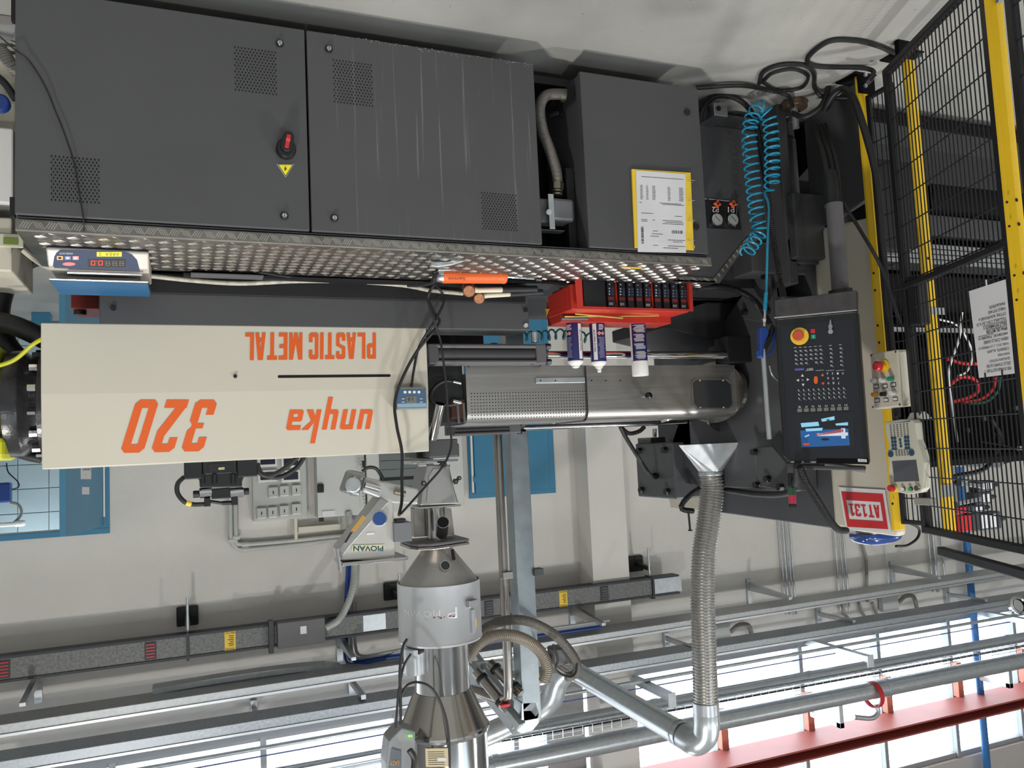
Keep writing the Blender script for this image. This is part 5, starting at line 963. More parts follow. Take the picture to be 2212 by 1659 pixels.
# copper faced mallets
def mallet(lab, hd, e1, e2, y, hr, hh, col_h):
    c = PY(*hd, y); r = thing('copper_mallet', lab, 'tool', tuple(c), 'copper faced mallets on the deck')
    a, b = PY(*e1, y), PY(*e2, y); d = (b - a).normalized(); n = V((0.25, -0.85, 0.45)).normalized()
    MB().lathe(c - n * hh * 0.5, [(hr * 0.8, 0), (hr, 0.004), (hr, 0.014), (hr * 0.8, 0.02), (hr * 0.8, hh - 0.02), (hr, hh - 0.014), (hr, hh - 0.004), (hr * 0.85, hh)], 24, n).obj('copper_head', M_COPPER, r, smooth=True)
    MB().cyl(c, a, 0.011, n=14).obj('neck', mat('bone_plastic', 'd8d0b8', 0.5), r, smooth=True); MB().cyl(a, a.lerp(b, 0.4), 0.0105, n=14).obj('shaft', MATS['bone_plastic'], r, smooth=True); MB().cyl(a.lerp(b, 0.4), b, 0.013, n=14).obj('grip', col_h, r, bevel=0.003)
mallet('copper mallet with larger round face, upper of two on the deck', (1012, 624), (1032, 627), (1160, 624), 2.86, 0.024, 0.07, M_RUB)
mallet('copper mallet behind the first, its shaft thin and white', (1034, 641), (1052, 638), (1172, 631), 2.90, 0.022, 0.06, M_RUB)

# red temperature controller box with black modules
YR = 2.80
rc = thing('hot_runner_controller', 'red controller box with black multi-zone modules on the deck', 'controller', (-1.7, 2.95, ZD))
def ry(u, v, y=YR): return PY(u, v, y)
fr4 = [(1240, 586), (1494, 594), (1498, 673), (1247, 665)]
dep = V((-0.0, 0.34, 0))
o = [ry(*p) for p in fr4]; i4 = [ry(*p) for p in ((1256, 591), (1488, 600), (1490, 668), (1260, 662))]
m = MB(); m.add(o + i4, [(k, (k + 1) % 4, 4 + (k + 1) % 4, 4 + k) for k in range(4)]); m.add(i4 + [p + V((0, 0.03, 0)) for p in i4], [(k, (k + 1) % 4, 4 + (k + 1) % 4, 4 + k) for k in range(4)])
m.obj('front_frame', M_RED, rc)
bz0, bz1 = ZD + 0.012, o[3].z; xa_, xb_ = o[0].x, o[1].x
YE = 3.075
MB().prism([V((xa_, YR + 0.036, bz0)), V((xa_, YR + 0.036, bz1)), V((xa_, YE, bz1)), V((xa_, YE, bz0 + 0.03)), V((xa_, YE - 0.05, bz0 + 0.03)), V((xa_, YE - 0.06, bz0))], (xb_ - xa_, 0, 0)).obj('case', M_RED, rc, bevel=0.004)
zl_ = PY(1239, 699, 2.985).z
MB().box((xa_ - 0.0015, 2.945, bz1 - 0.002), (xb_ + 0.02, YE, zl_)).obj('rear_lip', M_RED, rc, bevel=0.002)
MB().box((xa_ + 0.0015, YR + 0.06, bz0 + 0.01), (xa_ + 0.004, YE - 0.03, bz1 - 0.02)).obj('side_plate', M_RED, rc)
for x in (xa_ - 0.03, xb_ + 0.03):
    for y in (YR + 0.06, YE - 0.1): MB().cyl((x, y, ZD), (x, y, bz0 + 0.01), 0.012, n=12).obj('rubber_foot', M_RUB, rc)
ym_ = YR + 0.012
mods = [(1258, 1310, False), (1310, 1330, True), (1334, 1353, True), (1353, 1371, True), (1371, 1390, True), (1390, 1407, True), (1411, 1430, True), (1430, 1448, True), (1448, 1467, True), (1467, 1486, True)]
for k, (u0, u1, act) in enumerate(mods):
    vo = (u0 - 1258) * 0.035; a, b = PY(u0 + 0.7, 593 + vo, ym_), PY(u1 - 0.7, 661 + vo, ym_)
    md = MB().box(a, b + V((0, 0.02, 0))).obj('zone_module', mat('module_black', '17191d', 0.35), rc, bevel=0.001)
    if not act: continue
    def mq(a0, b0, a1, b1, mm, nm, y=ym_ - 0.0012): return MB().box(PY(u0 + a0, 593 + vo + b0, y), PY(u0 + a1, 593 + vo + b1, y) + V((0, 0.0012, 0))).obj(nm, mm, md)
    mq(4, 46, 16, 53, mat('dim_red_led', '6b1a1e', 0.3, emit=0.15), 'led_display')
    if k in (1, 2, 5, 8, 9):
        txtY('UOLS' if 0 else 'SISE', u0 + 5, 593 + vo + 59, u0 + 14, 593 + vo + 64, ym_ - 0.001, M_WHITEINK, md)
    g = MB(); g2 = MB()
    for q in range(3):
        bright = k in (1, 2, 6)
        for w_ in (4, 11): g.box(PY(u0 + w_, 593 + vo + 26 + q * 6, ym_ - 0.001), PY(u0 + w_ + 5, 593 + vo + 30.5 + q * 6, ym_ - 0.001) + V((0, 0.0006, 0)))
        g2.box(PY(u0 + 5.5, 593 + vo + 27 + q * 6, ym_ - 0.0018), PY(u0 + 7.5, 593 + vo + 29.5 + q * 6, ym_ - 0.0018) + V((0, 0.0006, 0)))
    g.box(PY(u0 + 4, 593 + vo + 17, ym_ - 0.001), PY(u0 + 9, 593 + vo + 21, ym_ - 0.001) + V((0, 0.0006, 0)))
    g.obj('key_frames', mat('key_blue_grey', '2c3e55', 0.4), md); g2.box(PY(u0 + 5.5, 593 + vo + 18, ym_ - 0.0018), PY(u0 + 8, 593 + vo + 20, ym_ - 0.0018) + V((0, 0.0006, 0))); g2.box(PY(u0 + 6, 593 + vo + 4, ym_ - 0.0018), PY(u0 + 12, 593 + vo + 5.2, ym_ - 0.0018) + V((0, 0.0006, 0)))
    g2.obj('key_symbols', M_WHITEINK if bright or k in (1, 2) else M_GREYH, md)
for u in (1332, 1409): MB().box(PY(u - 1.6, 594, ym_ - 0.003), PY(u + 1.6, 663, ym_ - 0.003) + V((0, 0.01, 0))).obj('divider_rib', M_RED, rc)
w = [ (1177, 667), (1184, 667), (1180.5, 683)]
MB().tube([PY(1504, 622, YR + 0.1), PY(1560, 620, YR + 0.12), PY(1610, 635, YR + 0.1), PY(1640, 662, YR + 0.05), PY(1665, 705, YR - 0.1)], 0.0125, 12, 40, corr=(0.008, 0.0015)).obj('corrugated_cable', M_RUB, label='black corrugated cable arching from the red controller to the blow gun', cat='cable', smooth=True)
yx = xa_ + 0.004
tri = [PX(1177, 667, yx), PX(1186, 667, yx), PX(1181, 684, yx)]; MB().prism(tri, (0.0012, 0, 0)).obj('warning_sign', M_YEL2, rc)
# rods on the red box
zr = bz1 + 0.056
for k, (a, b, lab) in enumerate((((1219, 684), (1423, 682), 'long brass rod lying on the red controller box'), ((1242, 678), (1345, 687), 'short brass rod crossing the long one on the red box'))):
    MB().cyl(PY(*a, 2.925 - 0.01 * k), PY(*b, 2.925 - 0.01 * k), 0.004, n=8).obj('brass_rod', mat('brass', 'd2b468', 0.3, 0.9), label=lab, cat='rod', smooth=True)
MB().cyl(PY(1212, 688, 2.93), PY(1270, 688, 2.93), 0.008, n=14).obj('steel_socket', M_MID, label='dark steel socket bar lying by the brass rods on the red box', cat='tool', bevel=0.003)

# spray cans standing on the red box
def can(lab, u, v0, v1, y, w, kind_):
    cb_ = PY(u, v0, y); ct = PY(u + (v1 - v0) * 0.055, v1, y); h = ct.z - cb_.z; R = w; c = V((cb_.x, y, cb_.z))
    r = thing('spray_can', lab, 'spray can', tuple(c), 'cans on the red box')
    M_LAB = mat('can_navy', '2b2d63', 0.3); 
    if kind_ == 'spray':
        hb = h * 0.82
        MB().lathe(c, [(R * 0.96, 0), (R, 0.003), (R, hb)], 36).obj('can_body', M_LAB, r, smooth=True)
        MB().lathe(c + V((0, 0, hb)), [(R * 1.01, 0), (R * 1.01, 0.004), (R * 0.8, 0.014), (R * 0.5, 0.02), (R * 0.5, 0.026), (R * 0.2, 0.03)], 36).obj('can_dome', M_WHITE, r, smooth=True)
        if 'white nozzle' in lab: MB().lathe(c + V((0, 0, hb + 0.028)), [(0.009, 0), (0.009, 0.014), (0.006, 0.017)], 14).obj('nozzle', M_WHITE, r, smooth=True)
    else:
        hb = h * 0.72
        MB().lathe(c, [(R * 0.96, 0), (R, 0.003), (R, hb)], 36).obj('can_body', M_LAB, r, smooth=True)
        MB().lathe(c + V((0, 0, hb)), [(R * 1.03, 0), (R * 1.03, h - hb - 0.003), (R * 0.97, h - hb)], 36).obj('cap', M_WHITE, r, smooth=True)
    def patch(a0, a1, z0, z1, mm, nm, rr=0.0006):
        m = MB(); n = 8; A = [math.radians(a0 + (a1 - a0) * i / n) for i in range(n + 1)]
        vs = [c + V((math.cos(a) * (R + rr), math.sin(a) * (R + rr), z)) for z in (z0, z1) for a in A]; m.add(vs, [(i, i + 1, i + n + 2, i + n + 1) for i in range(n)]); return m.obj(nm, mm, r, smooth=True)
    return r, c, R, hb, patch
def lines(patch, a0, a1, z0, z1, n, mm=M_WHITEINK):
    for i in range(n):
        z = z0 + (z1 - z0) * i / n; patch(a0 + random.uniform(0, (a1 - a0) * 0.25), a1 - random.uniform(0, (a1 - a0) * 0.25), z, z + (z1 - z0) / n * 0.45, mm, 'print_line', 0.0009)
for lab, u, kd in (('navy silicone spray can without nozzle, leftmost on the red box', 1239, 0), ('navy silicone spray can with white nozzle, middle of the three', 1289, 1)):
    y = 2.985; z0_ = 699; r, c, R, hb, patch = can(lab, u, z0_, 800 if kd else 798, y, 0.0325, 'spray')
    s0, s1 = ((-50, -25) if kd == 0 else (-150, -118)); s0, s1 = ((-132, -108) if kd == 0 else (-98, -70)) if 0 else ((-150, -122) if kd == 0 else (-98, -70))
    # camera azimuth is about -67 degrees seen from the can
    s0, s1 = ((-152, -124) if kd == 0 else (-82, -54)); 
    s0, s1 = (-128, -95) if kd == 0 else (-56, -25)
    patch(s0, s1, 0.004, hb - 0.006, M_WHITE, 'white_stripe')
    am = math.radians((s0 + s1) / 2); e = V((math.cos(am), math.sin(am), 0)); t_ = V((-math.sin(am), math.cos(am), 0)); w_ = 0.009
    base = c + e * (R + 0.0014)
    txt('SILICONE EXTRA', base + V((0, 0, 0.03)) + t_ * w_ / 2, base + V((0, 0, hb - 0.04)) + t_ * w_ / 2, base + V((0, 0, 0.03)) - t_ * w_ / 2, M_INK, r, ext=0.0002)
    q0, q1 = (-48, 12) if kd == 0 else (-122, -64)
    lines(patch, q0, q1, hb * 0.38, hb * 0.93, 16, mat('faint_print', '8f8fae', 0.6)); lines(patch, q0, q1, hb * 0.05, hb * 0.2, 5)
    for k in range(2):
        a_ = math.radians(q0 + 20 + k * 26); e = V((math.cos(a_), math.sin(a_), 0)); t_ = V((-math.sin(a_), math.cos(a_), 0)); cc = c + e * (R + 0.0012) + V((0, 0, hb * 0.28)); d_ = 0.0095
        MB().prism([cc + t_ * d_, cc + V((0, 0, d_)), cc - t_ * d_, cc - V((0, 0, d_))], e * 0.0006).obj('hazard_diamond', M_REDP, r); d_ = 0.0072; cc = cc + e * 0.0006
        MB().prism([cc + t_ * d_, cc + V((0, 0, d_)), cc - t_ * d_, cc - V((0, 0, d_))], e * 0.0005).obj('diamond_field', M_WHITE, r); MB().cyl(cc + e * 0.0005, cc + e * 0.001, 0.003, n=8).obj('flame_symbol', M_INK, r)
r, c, R, hb, patch = can('tall navy can with white cap and dense white print, right of the spray cans', 1377, 700, 812, 2.985, 0.0345, 'cap')
patch(-8, 25, 0.003, hb - 0.002, M_WHITE, 'white_stripe')
for z0_, z1_, n in ((0.05, 0.26, 7), (0.3, 0.5, 6), (0.55, 0.7, 5), (0.76, 0.96, 7)): lines(patch, -118, -22, hb * z0_, hb * z1_, n)

# ================================================================== HANGING HOSES AND BLOW GUN
YB = 2.42
pa = [PY(u, v, 2.62) for u, v in ((1640, 232), (1622, 250), (1618, 300), (1622, 380), (1632, 460), (1640, 500), (1626, 520), (1615, 545))]
pb = [PY(u, v, 2.58) for u, v in ((1632, 232), (1646, 228), (1664, 250), (1668, 300), (1668, 360), (1667, 400))]
MB().tube(coilpath([PY(u, v, 4.3) for u, v in ((1125, 728), (1170, 726), (1215, 722), (1300, 735))], 0.03, 11), 0.006, 6, 1, smooth=False).obj('green_spiral_hose', mat('dark_teal_plastic', '1d6670', 0.4), label='dark teal spiral hose seen in the gap under the chrome rod', cat='hose', smooth=True)
h = thing('spiral_air_hose', 'turquoise spiral air hose hanging in a loop beside the panel', 'air hose', tuple(pa[0]))
pc_ = [PY(u, v, y) for u, v, y in ((1612, 548, 2.62), (1628, 522, 2.62), (1640, 500, 2.62), (1634, 460, 2.62), (1625, 380, 2.62), (1619, 300, 2.61), (1624, 256, 2.60), (1642, 233, 2.59), (1660, 254, 2.58), (1667, 300, 2.58), (1668, 360, 2.58), (1667, 405, 2.58))]
cp = coilpath(pc_, 0.029, 34); MB().tube(cp, 0.0042, 7, 1, smooth=False).obj('coil_strand', M_HOSEB, h, smooth=True)
MB().tube([cp[-1], PY(1652, 415, 2.56), PY(1660, 445, 2.52), PY(1658, 520, 2.46), PY(1656, 600, 2.44), PY(1654, 680, YB)], 0.005, 8, 50).obj('straight_end', M_HOSEB, h, smooth=True)
bgun = thing('air_blow_gun', 'blue air blow gun with long steel nozzle hanging from the hose', 'tool', tuple(PY(1655, 700, YB)))
MB().tube([PY(1655, 632, YB), PY(1652, 672, YB)], 0.0065, 10, 4, corr=(0.004, 0.001)).obj('bend_spring', M_HOSEB, bgun, smooth=True)
MB().cyl(PY(1653, 670, YB), PY(1651, 706, YB), 0.007, n=10).obj('brass_nipple', M_CHROME, bgun, bevel=0.002); MB().cyl(PY(1651, 690, YB), PY(1650, 697, YB), 0.0105, n=6).obj('hex_nut', M_CHROME, bgun)
MB().prism([PY(u, v, YB - 0.01) for u, v in ((1643, 706), (1659, 706), (1662, 720), (1652, 745), (1650, 775), (1640, 770), (1643, 740))], (0, 0.022, 0)).obj('gun_body', M_BLUE2, bgun, bevel=0.005)
MB().prism([PY(u, v, YB - 0.008) for u, v in ((1670, 700), (1676, 708), (1668, 735), (1655, 762), (1646, 765), (1648, 745), (1664, 725))], (0, 0.018, 0)).obj('trigger_body', M_BLACK, bgun, bevel=0.004)
MB().tube([PY(1675, 712, YB), PY(1672, 735, YB), PY(1668, 757, YB), PY(1655, 768, YB), PY(1640, 770, YB), PY(1637, 758, YB)], 0.005, 8, 20).obj('trigger_guard', M_BLUE2, bgun, smooth=True)
MB().cyl(PY(1648, 754, YB), PY(1662, 949, YB), 0.0092, n=18).obj('nozzle_tube', M_GALV, bgun, smooth=True)
MB().tube([PY(1662, 790, YB + 0.02), PY(1668, 810, YB + 0.02), PY(1682, 822, YB + 0.02)], 0.003, 6, 8).obj('hanger_hook', M_ALU, bgun)
# corrugated black tube hanging behind the coil
MB().tube([PY(1512, 260, 2.74), PY(1518, 235, 2.72), PY(1545, 208, 2.70), PY(1590, 212, 2.68), PY(1625, 245, 2.66), PY(1640, 300, 2.64), PY(1655, 400, 2.62), PY(1668, 500, 2.60), PY(1685, 600, 2.58), PY(1693, 645, 2.5)], 0.0115, 12, 80, corr=(0.0085, 0.0014)).obj('corrugated_tube', M_RUB, label='black corrugated tube arching low and rising behind the spiral hose', cat='hose', smooth=True)

# large braided hose and connector between the cabinets
bh = thing('braided_hose', 'grey braided metal hose curving between the two dark cabinets', 'hose', tuple(PY(1190, 300, 2.56)))
MB().tube([PY(1232, 207, 2.60), PY(1205, 203, 2.58), PY(1178, 208, 2.57), PY(1166, 235, 2.56), PY(1172, 280, 2.56), PY(1190, 330, 2.56), PY(1202, 370, 2.56), PY(1204, 395, 2.57)], 0.0195, 18, 50, corr=(0.004, 0.0004)).obj('braid', mat('braided_steel', '74706a', 0.5, 0.5, noise=0.3, nscale=250), bh, smooth=True)
MB().cyl(PY(1216, 206, 2.59), PY(1224, 208, 2.60), 0.025, n=6).obj('gland_nut', mat('nickel', '8d8674', 0.35, 0.9), bh, bevel=0.002); MB().cyl(PY(1228, 208, 2.60), PY(1236, 210, 2.61), 0.019, n=20).obj('gland_body', MATS['nickel'], bh)
MB().cyl(PY(1204, 395, 2.57), PY(1204, 410, 2.57), 0.024, n=6).obj('gland_nut', MATS['nickel'], bh, bevel=0.002)
for v in (412, 419): MB().cyl(PY(1203, v, 2.57), PY(1203, v + 4, 2.57), 0.022, n=20).obj('gland_ring', MATS['nickel'], bh)
ps = thing('heavy_connector', 'grey cast multi-pin connector housing between the cabinets', 'connector', tuple(PY(1190, 425, 2.57)))
MB().box(PY(1163, 427, 2.55), PY(1182, 494, 2.62)).obj('socket_half', M_MID, ps, bevel=0.008); MB().box(PY(1186, 425, 2.54), PY(1222, 492, 2.62)).obj('plug_half', mat('cast_grey', '77777a', 0.42, 0.3), ps, bevel=0.012); MB().box(PY(1184, 418, 2.532), PY(1198, 496, 2.54)).obj('locking_clip', M_GALV, ps, bevel=0.002); MB().box(PY(1165, 494, 2.56), PY(1210, 506, 2.6)).obj('base_plate', M_MID, ps, bevel=0.003)
MB().cyl(PY(1186, 458, 2.535), PY(1186, 458, 2.525), 0.010, n=16).obj('clip_pin', M_GALV, ps)
MB().tube([PY(1190, 250, 2.68), PY(1205, 245, 2.66), PY(1230, 243, 2.64), PY(1240, 243, 2.63)], 0.012, 10, 12).obj('black_hose', M_RUB, label='short black hose behind the braided hose between the cabinets', cat='hose', smooth=True)
# large corrugated hoses under the left cabinets
MB().tube([PY(380, 10, 2.75), PY(450, 20, 2.72), PY(560, 32, 2.70), PY(640, 40, 2.70), PY(685, 58, 2.70), PY(700, 82, 2.74)], 0.026, 16, 60, corr=(0.008, 0.0016)).obj('ribbed_hose', mat('dark_ribbed_hose', '3d3e38', 0.6), label='dark ribbed hose lying under the left cabinets', cat='hose', smooth=True)
MB().tube([PY(460, -8, 2.70), PY(530, 8, 2.66), PY(570, 22, 2.66)], 0.012, 12, 30, corr=(0.006, 0.001)).obj('ribbed_hose', mat('tan_ribbed_hose', '8e8774', 0.6), label='thin tan ribbed hose at the bottom edge by the left cabinets', cat='hose', smooth=True)

# floor cables near the yellow post
def floorcab(pts, lab, r=0.009, z=0.01):
    MB().tube([PZ(u, v, z + dz) for u, v, dz in pts], r, 8, 90).obj('floor_cable', M_RUB, label=lab, cat='cable', smooth=True)
floorcab([(1505, 190, 0.01), (1600, 185, 0.01), (1660, 195, 0.0), (1700, 205, 0.03), (1712, 230, 0.03)], 'thick black cable lying along the foot of the machine')
floorcab([(1640, 180, 0), (1650, 155, 0), (1690, 140, 0), (1740, 142, 0), (1758, 160, 0), (1760, 190, 0.0), (1780, 210, 0.03), (1830, 212, 0.05)], 'black floor cable forming the larger coil left of the yellow post')
floorcab([(1648, 176, 0.0), (1670, 158, 0), (1715, 150, 0), (1745, 165, 0.0), (1730, 190, 0.0), (1680, 195, 0.0), (1648, 178, 0.0)], 'black floor cable forming the smaller inner loop', 0.007)
floorcab([(1990, 118, 0), (1940, 116, 0), (1900, 100, 0), (1850, 88, 0), (1790, 90, 0), (1745, 125, 0), (1765, 143, 0), (1850, 146, 0), (1884, 152, 0.02), (1885, 165, 0.06), (1876, 178, 0.1)], 'black cable looping widely over the floor beside the yellow post base', 0.0095)
MB().tube([PY(1780, 240, 2.5), PY(1800, 205, 2.45), PY(1825, 192, 2.4), PY(1845, 215, 2.33), PY(1873, 300, 2.31), PY(1895, 400, 2.3), PY(1912, 600, 2.29), PY(1925, 740, 2.29), PY(1938, 900, 2.28)], 0.014, 12, 80).obj('thick_post_cable', M_RUB, label='thick black cable rising from the floor beside the nearest yellow post', cat='cable', smooth=True)
MB().tube([PY(1712, 245, 2.6), PY(1740, 252, 2.55), PY(1775, 228, 2.5), PY(1790, 180, 2.5), PY(1770, 160, 2.55)], 0.012, 10, 40).obj('clamped_cable', M_RUB, label='black cable clamped to the machine base under the monitor pole', cat='cable', smooth=True)
for k, du in enumerate((-8, 4, 14)):
    MB().tube([PY(1800 + du, 450, 2.36), PY(1795 + du, 380, 2.37), PY(1785 + du, 330, 2.4), PY(1775 + du, 300, 2.46), PY(1768 + du, 270, 2.55)], 0.010, 8, 30).obj('pole_cable', M_RUB, label=['black cable at the left of the three entering the grey pole', 'middle black cable of the three entering the grey pole', 'black cable at the right of the three entering the grey pole'][k], cat='cable', group='cables entering the pole', smooth=True)
MB().tube([PY(1822, 440, 2.33), PY(1860, 500, 2.3), PY(1900, 570, 2.28), PY(1925, 640, 2.26), PY(1945, 700, 2.24)], 0.007, 8, 40).obj('diagonal_cable', M_RUB, label='black cable crossing diagonally from the pole to the gate', cat='cable', smooth=True)
# ================================================================== OPERATOR PANEL
PP0 = V((-2.16, 2.28, 1.2)); PN = V((0.77, -0.64, 0)).normalized()
op = thing('operator_panel', 'tall black operator panel with screen, keypad and emergency stop', 'control panel', tuple(PP0 - V((0, 0, 0.3))))
def o3(u, v, d=0.0): return PP(u, v, PP0, PN) + PN * d
def oq(pts, t, mm, nm, par, d=0.0, bv=0): return MB().prism([o3(u, v, d) for u, v in pts], -PN * t).obj(nm, mm, par, bevel=bv)
body = oq([(1674, 688), (1852, 671), (1877, 1002), (1706, 1000), (1692, 985), (1679, 800)], 0.075, mat('panel_black', '16181c', 0.38), 'housing', op, 0, 0.006)
oq([(1673, 648), (1851, 627), (1851, 671), (1674, 687)], 0.06, mat('brushed_dark_steel', '5d5a5c', 0.35, 0.9, noise=0.15, nscale=30), 'bottom_cover', op, 0.002, 0.003)
oq([(1672, 685.5), (1851, 669), (1851, 671.5), (1674, 688.5)], 0.003, M_CHROME, 'bright_edge', op, 0.004)
face = oq([(1686, 704), (1843, 689), (1866, 992), (1707, 992)], 0.002, mat('keypad_foil', '1c2028', 0.33), 'keypad_foil', body, 0.0016)
oq([(1660, 955), (1695, 1000), (1700, 985), (1680, 930)], 0.03, M_BLACK, 'side_wing', op, -0.03)
scr = oq([(1719, 896), (1843, 889), (1847, 968), (1727, 969)], 0.002, mat('bezel_black', '22262b', 0.3), 'screen_bezel', face, 0.003)
E_ = lambda n, c, e=0.9: mat(n, c, 0.4, emit=e)
M_SB = E_('screen_blue', '1d4f86', 0.55)
oq([(1729, 930), (1832.5, 926), (1836, 962), (1732, 966)], 0.001, M_SB, 'screen_image', scr, 0.0042)
oq([(1728, 893), (1831, 889), (1833, 926), (1729, 930)], 0.001, E_('screen_dark', '14171d', 0.5), 'screen_image', scr, 0.0042)
E1 = E_('screen_cyan', '7fb6d0', 0.6); E2 = E_('screen_white', 'b9bcc8', 0.6); E3 = E_('screen_red', '8c4a55', 0.5)
for pts, mm in (([(1774, 905), (1803, 899), (1803, 907), (1776, 911)], E1), ([(1730, 914), (1768, 911), (1770, 920), (1732, 923)], E1), ([(1805, 915), (1832, 912), (1832, 919), (1806, 919)], E1), ([(1740, 926), (1778, 924), (1776, 930), (1742, 932)], E1), ([(1762, 938), (1822, 926), (1822, 933), (1764, 942)], E3),
                ([(1765, 936), (1832, 934), (1832, 941), (1767, 942)], E2), ([(1817, 925), (1826, 925), (1827, 947), (1818, 947)], E2), ([(1738, 942), (1748, 938), (1749, 941), (1740, 945)], E1), ([(1785, 906), (1792, 905), (1792, 909), (1785, 910)], MATS['screen_dark'])):
    oq(pts, 0.0006, mm, 'screen_image', scr, 0.0052)
k = [(1783 + 9 * math.cos(a), 949 + 2.6 * math.sin(a)) for a in [2 * math.pi * i / 16 for i in range(16)]]; oq(k, 0.0006, MATS['screen_dark'], 'screen_image', scr, 0.0052)
oq([(1736, 957), (1748, 957), (1748, 962), (1736, 962)], 0.0006, E_('screen_red2', 'c8452f', 0.6), 'screen_image', scr, 0.0052)
for k in range(8):
    u = 1727.5 + k * 14.3; v = 886 - k * 0.6
    oq([(u - 5, v - 3), (u + 5, v - 3.4), (u + 5.4, v + 4), (u - 4.8, v + 4.4)], 0.002, mat('soft_key_grey', '77736d', 0.5), 'soft_key', face, 0.003)
    txt('F%d' % (8 - k), o3(u + 2.5, v - 9, 0.002), o3(u - 2.5, v - 9, 0.002), o3(u + 2.5, v - 5, 0.002), M_WHITEINK, face, ext=0.0002)
mk = MB()
def mark(u, v, w, h_): mk.prism([o3(u, v, 0.0022), o3(u + w, v - w * 0.07, 0.0022), o3(u + w, v + h_ - w * 0.07, 0.0022), o3(u, v + h_, 0.0022)], PN * 0.0002)
for c in range(10):
    for r_ in range(3):
        u = 1724 + c * 10.8 + r_ * 0.5; v = 843 + r_ * 9 - c * 0.5; mark(u, v, 3, 0.9); mark(u + 1, v + 1.8, 2.5, 0.8); mark(u + 5, v + 3.4, 1, 1); mark(u, v - 2, 1, 3)
for c, rows in enumerate((4, 4, 4, 3, 4, 4, 0, 5, 0, 5)):
    for r_ in range(rows):
        u = 1717 + c * 10.8 + r_ * 0.4; v = 757 + r_ * 9 - c * 0.7; mark(u, v, 1.2, 3.2); mark(u + 2, v + 0.6, 2.4, 0.9); mark(u + 2, v + 2.6, 2.4, 0.9); mark(u + 5, v + 4, 1.4, 0.8)
    if rows: mark(1715 + c * 10.8, 751 - c * 0.7, 6, 0.8)
for c, w_ in ((1740, 18), (1762, 18), (1784, 18), (1806, 18)): mark(c, 800.5, w_, 0.6)
mk.obj('key_marks', M_WHITEINK, face, kind='stuff')
for k, t in enumerate(('3', '2', '1', '0')): txt(t, o3(1789.5 + k * 11, 804.5, 0.002), o3(1786 + k * 11, 804.5, 0.002), o3(1789.5 + k * 11, 809, 0.002), M_WHITEINK, face, ext=0.0002)
for k, t in enumerate(('6', '5', '4')): txt(t, o3(1790.5 + k * 11, 815, 0.002), o3(1787 + k * 11, 815, 0.002), o3(1790.5 + k * 11, 820, 0.002), M_WHITEINK, face, ext=0.0002)
for k, t in enumerate(('9', '8', '7')): txt(t, o3(1791.5 + k * 11, 825, 0.002), o3(1788 + k * 11, 825, 0.002), o3(1791.5 + k * 11, 830, 0.002), M_WHITEINK, face, ext=0.0002)
oq([(1717, 796), (1737, 794.5), (1737.5, 799.5), (1717.5, 801)], 0.0006, mat('logo_blue', '2f55a0', 0.5), 'brand_plate', face, 0.003)
txt('NPM', o3(1735, 797, 0.003), o3(1719, 798, 0.003), o3(1735, 799.5, 0.003), mat('orange_ink', 'e8602c', 0.5), face, ext=0.0002)
txt('start', o3(1756, 795, 0.002), o3(1743, 796, 0.002), o3(1756, 799, 0.002), M_WHITEINK, face, ext=0.0002)
for (u, v, a) in ((1733.5, 811, 0), (1735, 831.5, 180), (1723.5, 821.5, 90), (1745.5, 820, 270)):
    s = 3.2; P = [(0, -s), (s * 0.95, s * 0.8), (-s * 0.95, s * 0.8)]; an = math.radians({0: 0, 180: 180, 90: 270, 270: 90}[a]); oq([(u + x * math.cos(an) - y * math.sin(an), v + x * math.sin(an) + y * math.cos(an)) for x, y in P], 0.0004, M_WHITEINK, 'arrow_key', face, 0.0024)
oq([(1734 + 2.0 * math.cos(a), 821 + 2.0 * math.sin(a)) for a in [2 * math.pi * i / 12 for i in range(12)]], 0.0004, M_GREYH, 'centre_key', face, 0.0024)
M_OK = MATS['orange_plastic']
oq([(1762.5 + (0 if abs(math.cos(a)) < 0 else 0) + 4.2 * math.cos(a), 821 + 8 * (1 if math.sin(a) > 0 else -1) * min(1, abs(math.sin(a)) * 1.3)) for a in [2 * math.pi * i / 24 for i in range(24)]], 0.001, M_OK, 'orange_key', face, 0.0028)
oq([(1777, 806), (1780.5, 812.5), (1773.5, 812.8)], 0.0005, M_OK, 'orange_arrow', face, 0.0024); oq([(1778, 832), (1781.5, 826), (1774.5, 826.4)], 0.0005, M_OK, 'orange_arrow', face, 0.0024)
c = o3(1727.5, 726.5, 0.001); es = MB().cyl(c, c + PN * 0.006, 0.0325, n=48).obj('yellow_collar', M_YEL2, op, bevel=0.001)
MB().lathe(c + PN * 0.005, [(0.014, 0), (0.014, 0.014), (0.0195, 0.018), (0.02, 0.03), (0.017, 0.034)], 36, PN).obj('stop_button', mat('faded_red_plastic', 'c9523a', 0.35), es, smooth=True)
oq([(1751, 711), (1761, 710.5), (1761.5, 719.5), (1751.5, 720)], 0.004, M_REDP, 'off_button', op, 0.006, 0.001); oq([(1752, 723), (1762, 722.5), (1762.5, 731.5), (1752.5, 732)], 0.004, M_GRN, 'on_button', op, 0.006, 0.001)
mk = MB(); mk.prism([o3(1757, 725, 0.0065), o3(1758, 725, 0.0065), o3(1758, 729.5, 0.0065), o3(1757, 729.5, 0.0065)], PN * 0.0003); mk.obj('on_mark', M_WHITEINK, op)
c = o3(1795, 717, 0.001); ks = MB().cyl(c, c + PN * 0.012, 0.009, n=20).obj('key_switch', M_CHROME, op, bevel=0.001)
MB().prism([o3(u, v, 0.02) for u, v in ((1792, 713), (1790.5, 705), (1793, 702), (1794, 692), (1796, 692), (1797.5, 702), (1800, 706), (1798, 713))], -PN * 0.002).obj('key', M_ALU, ks)
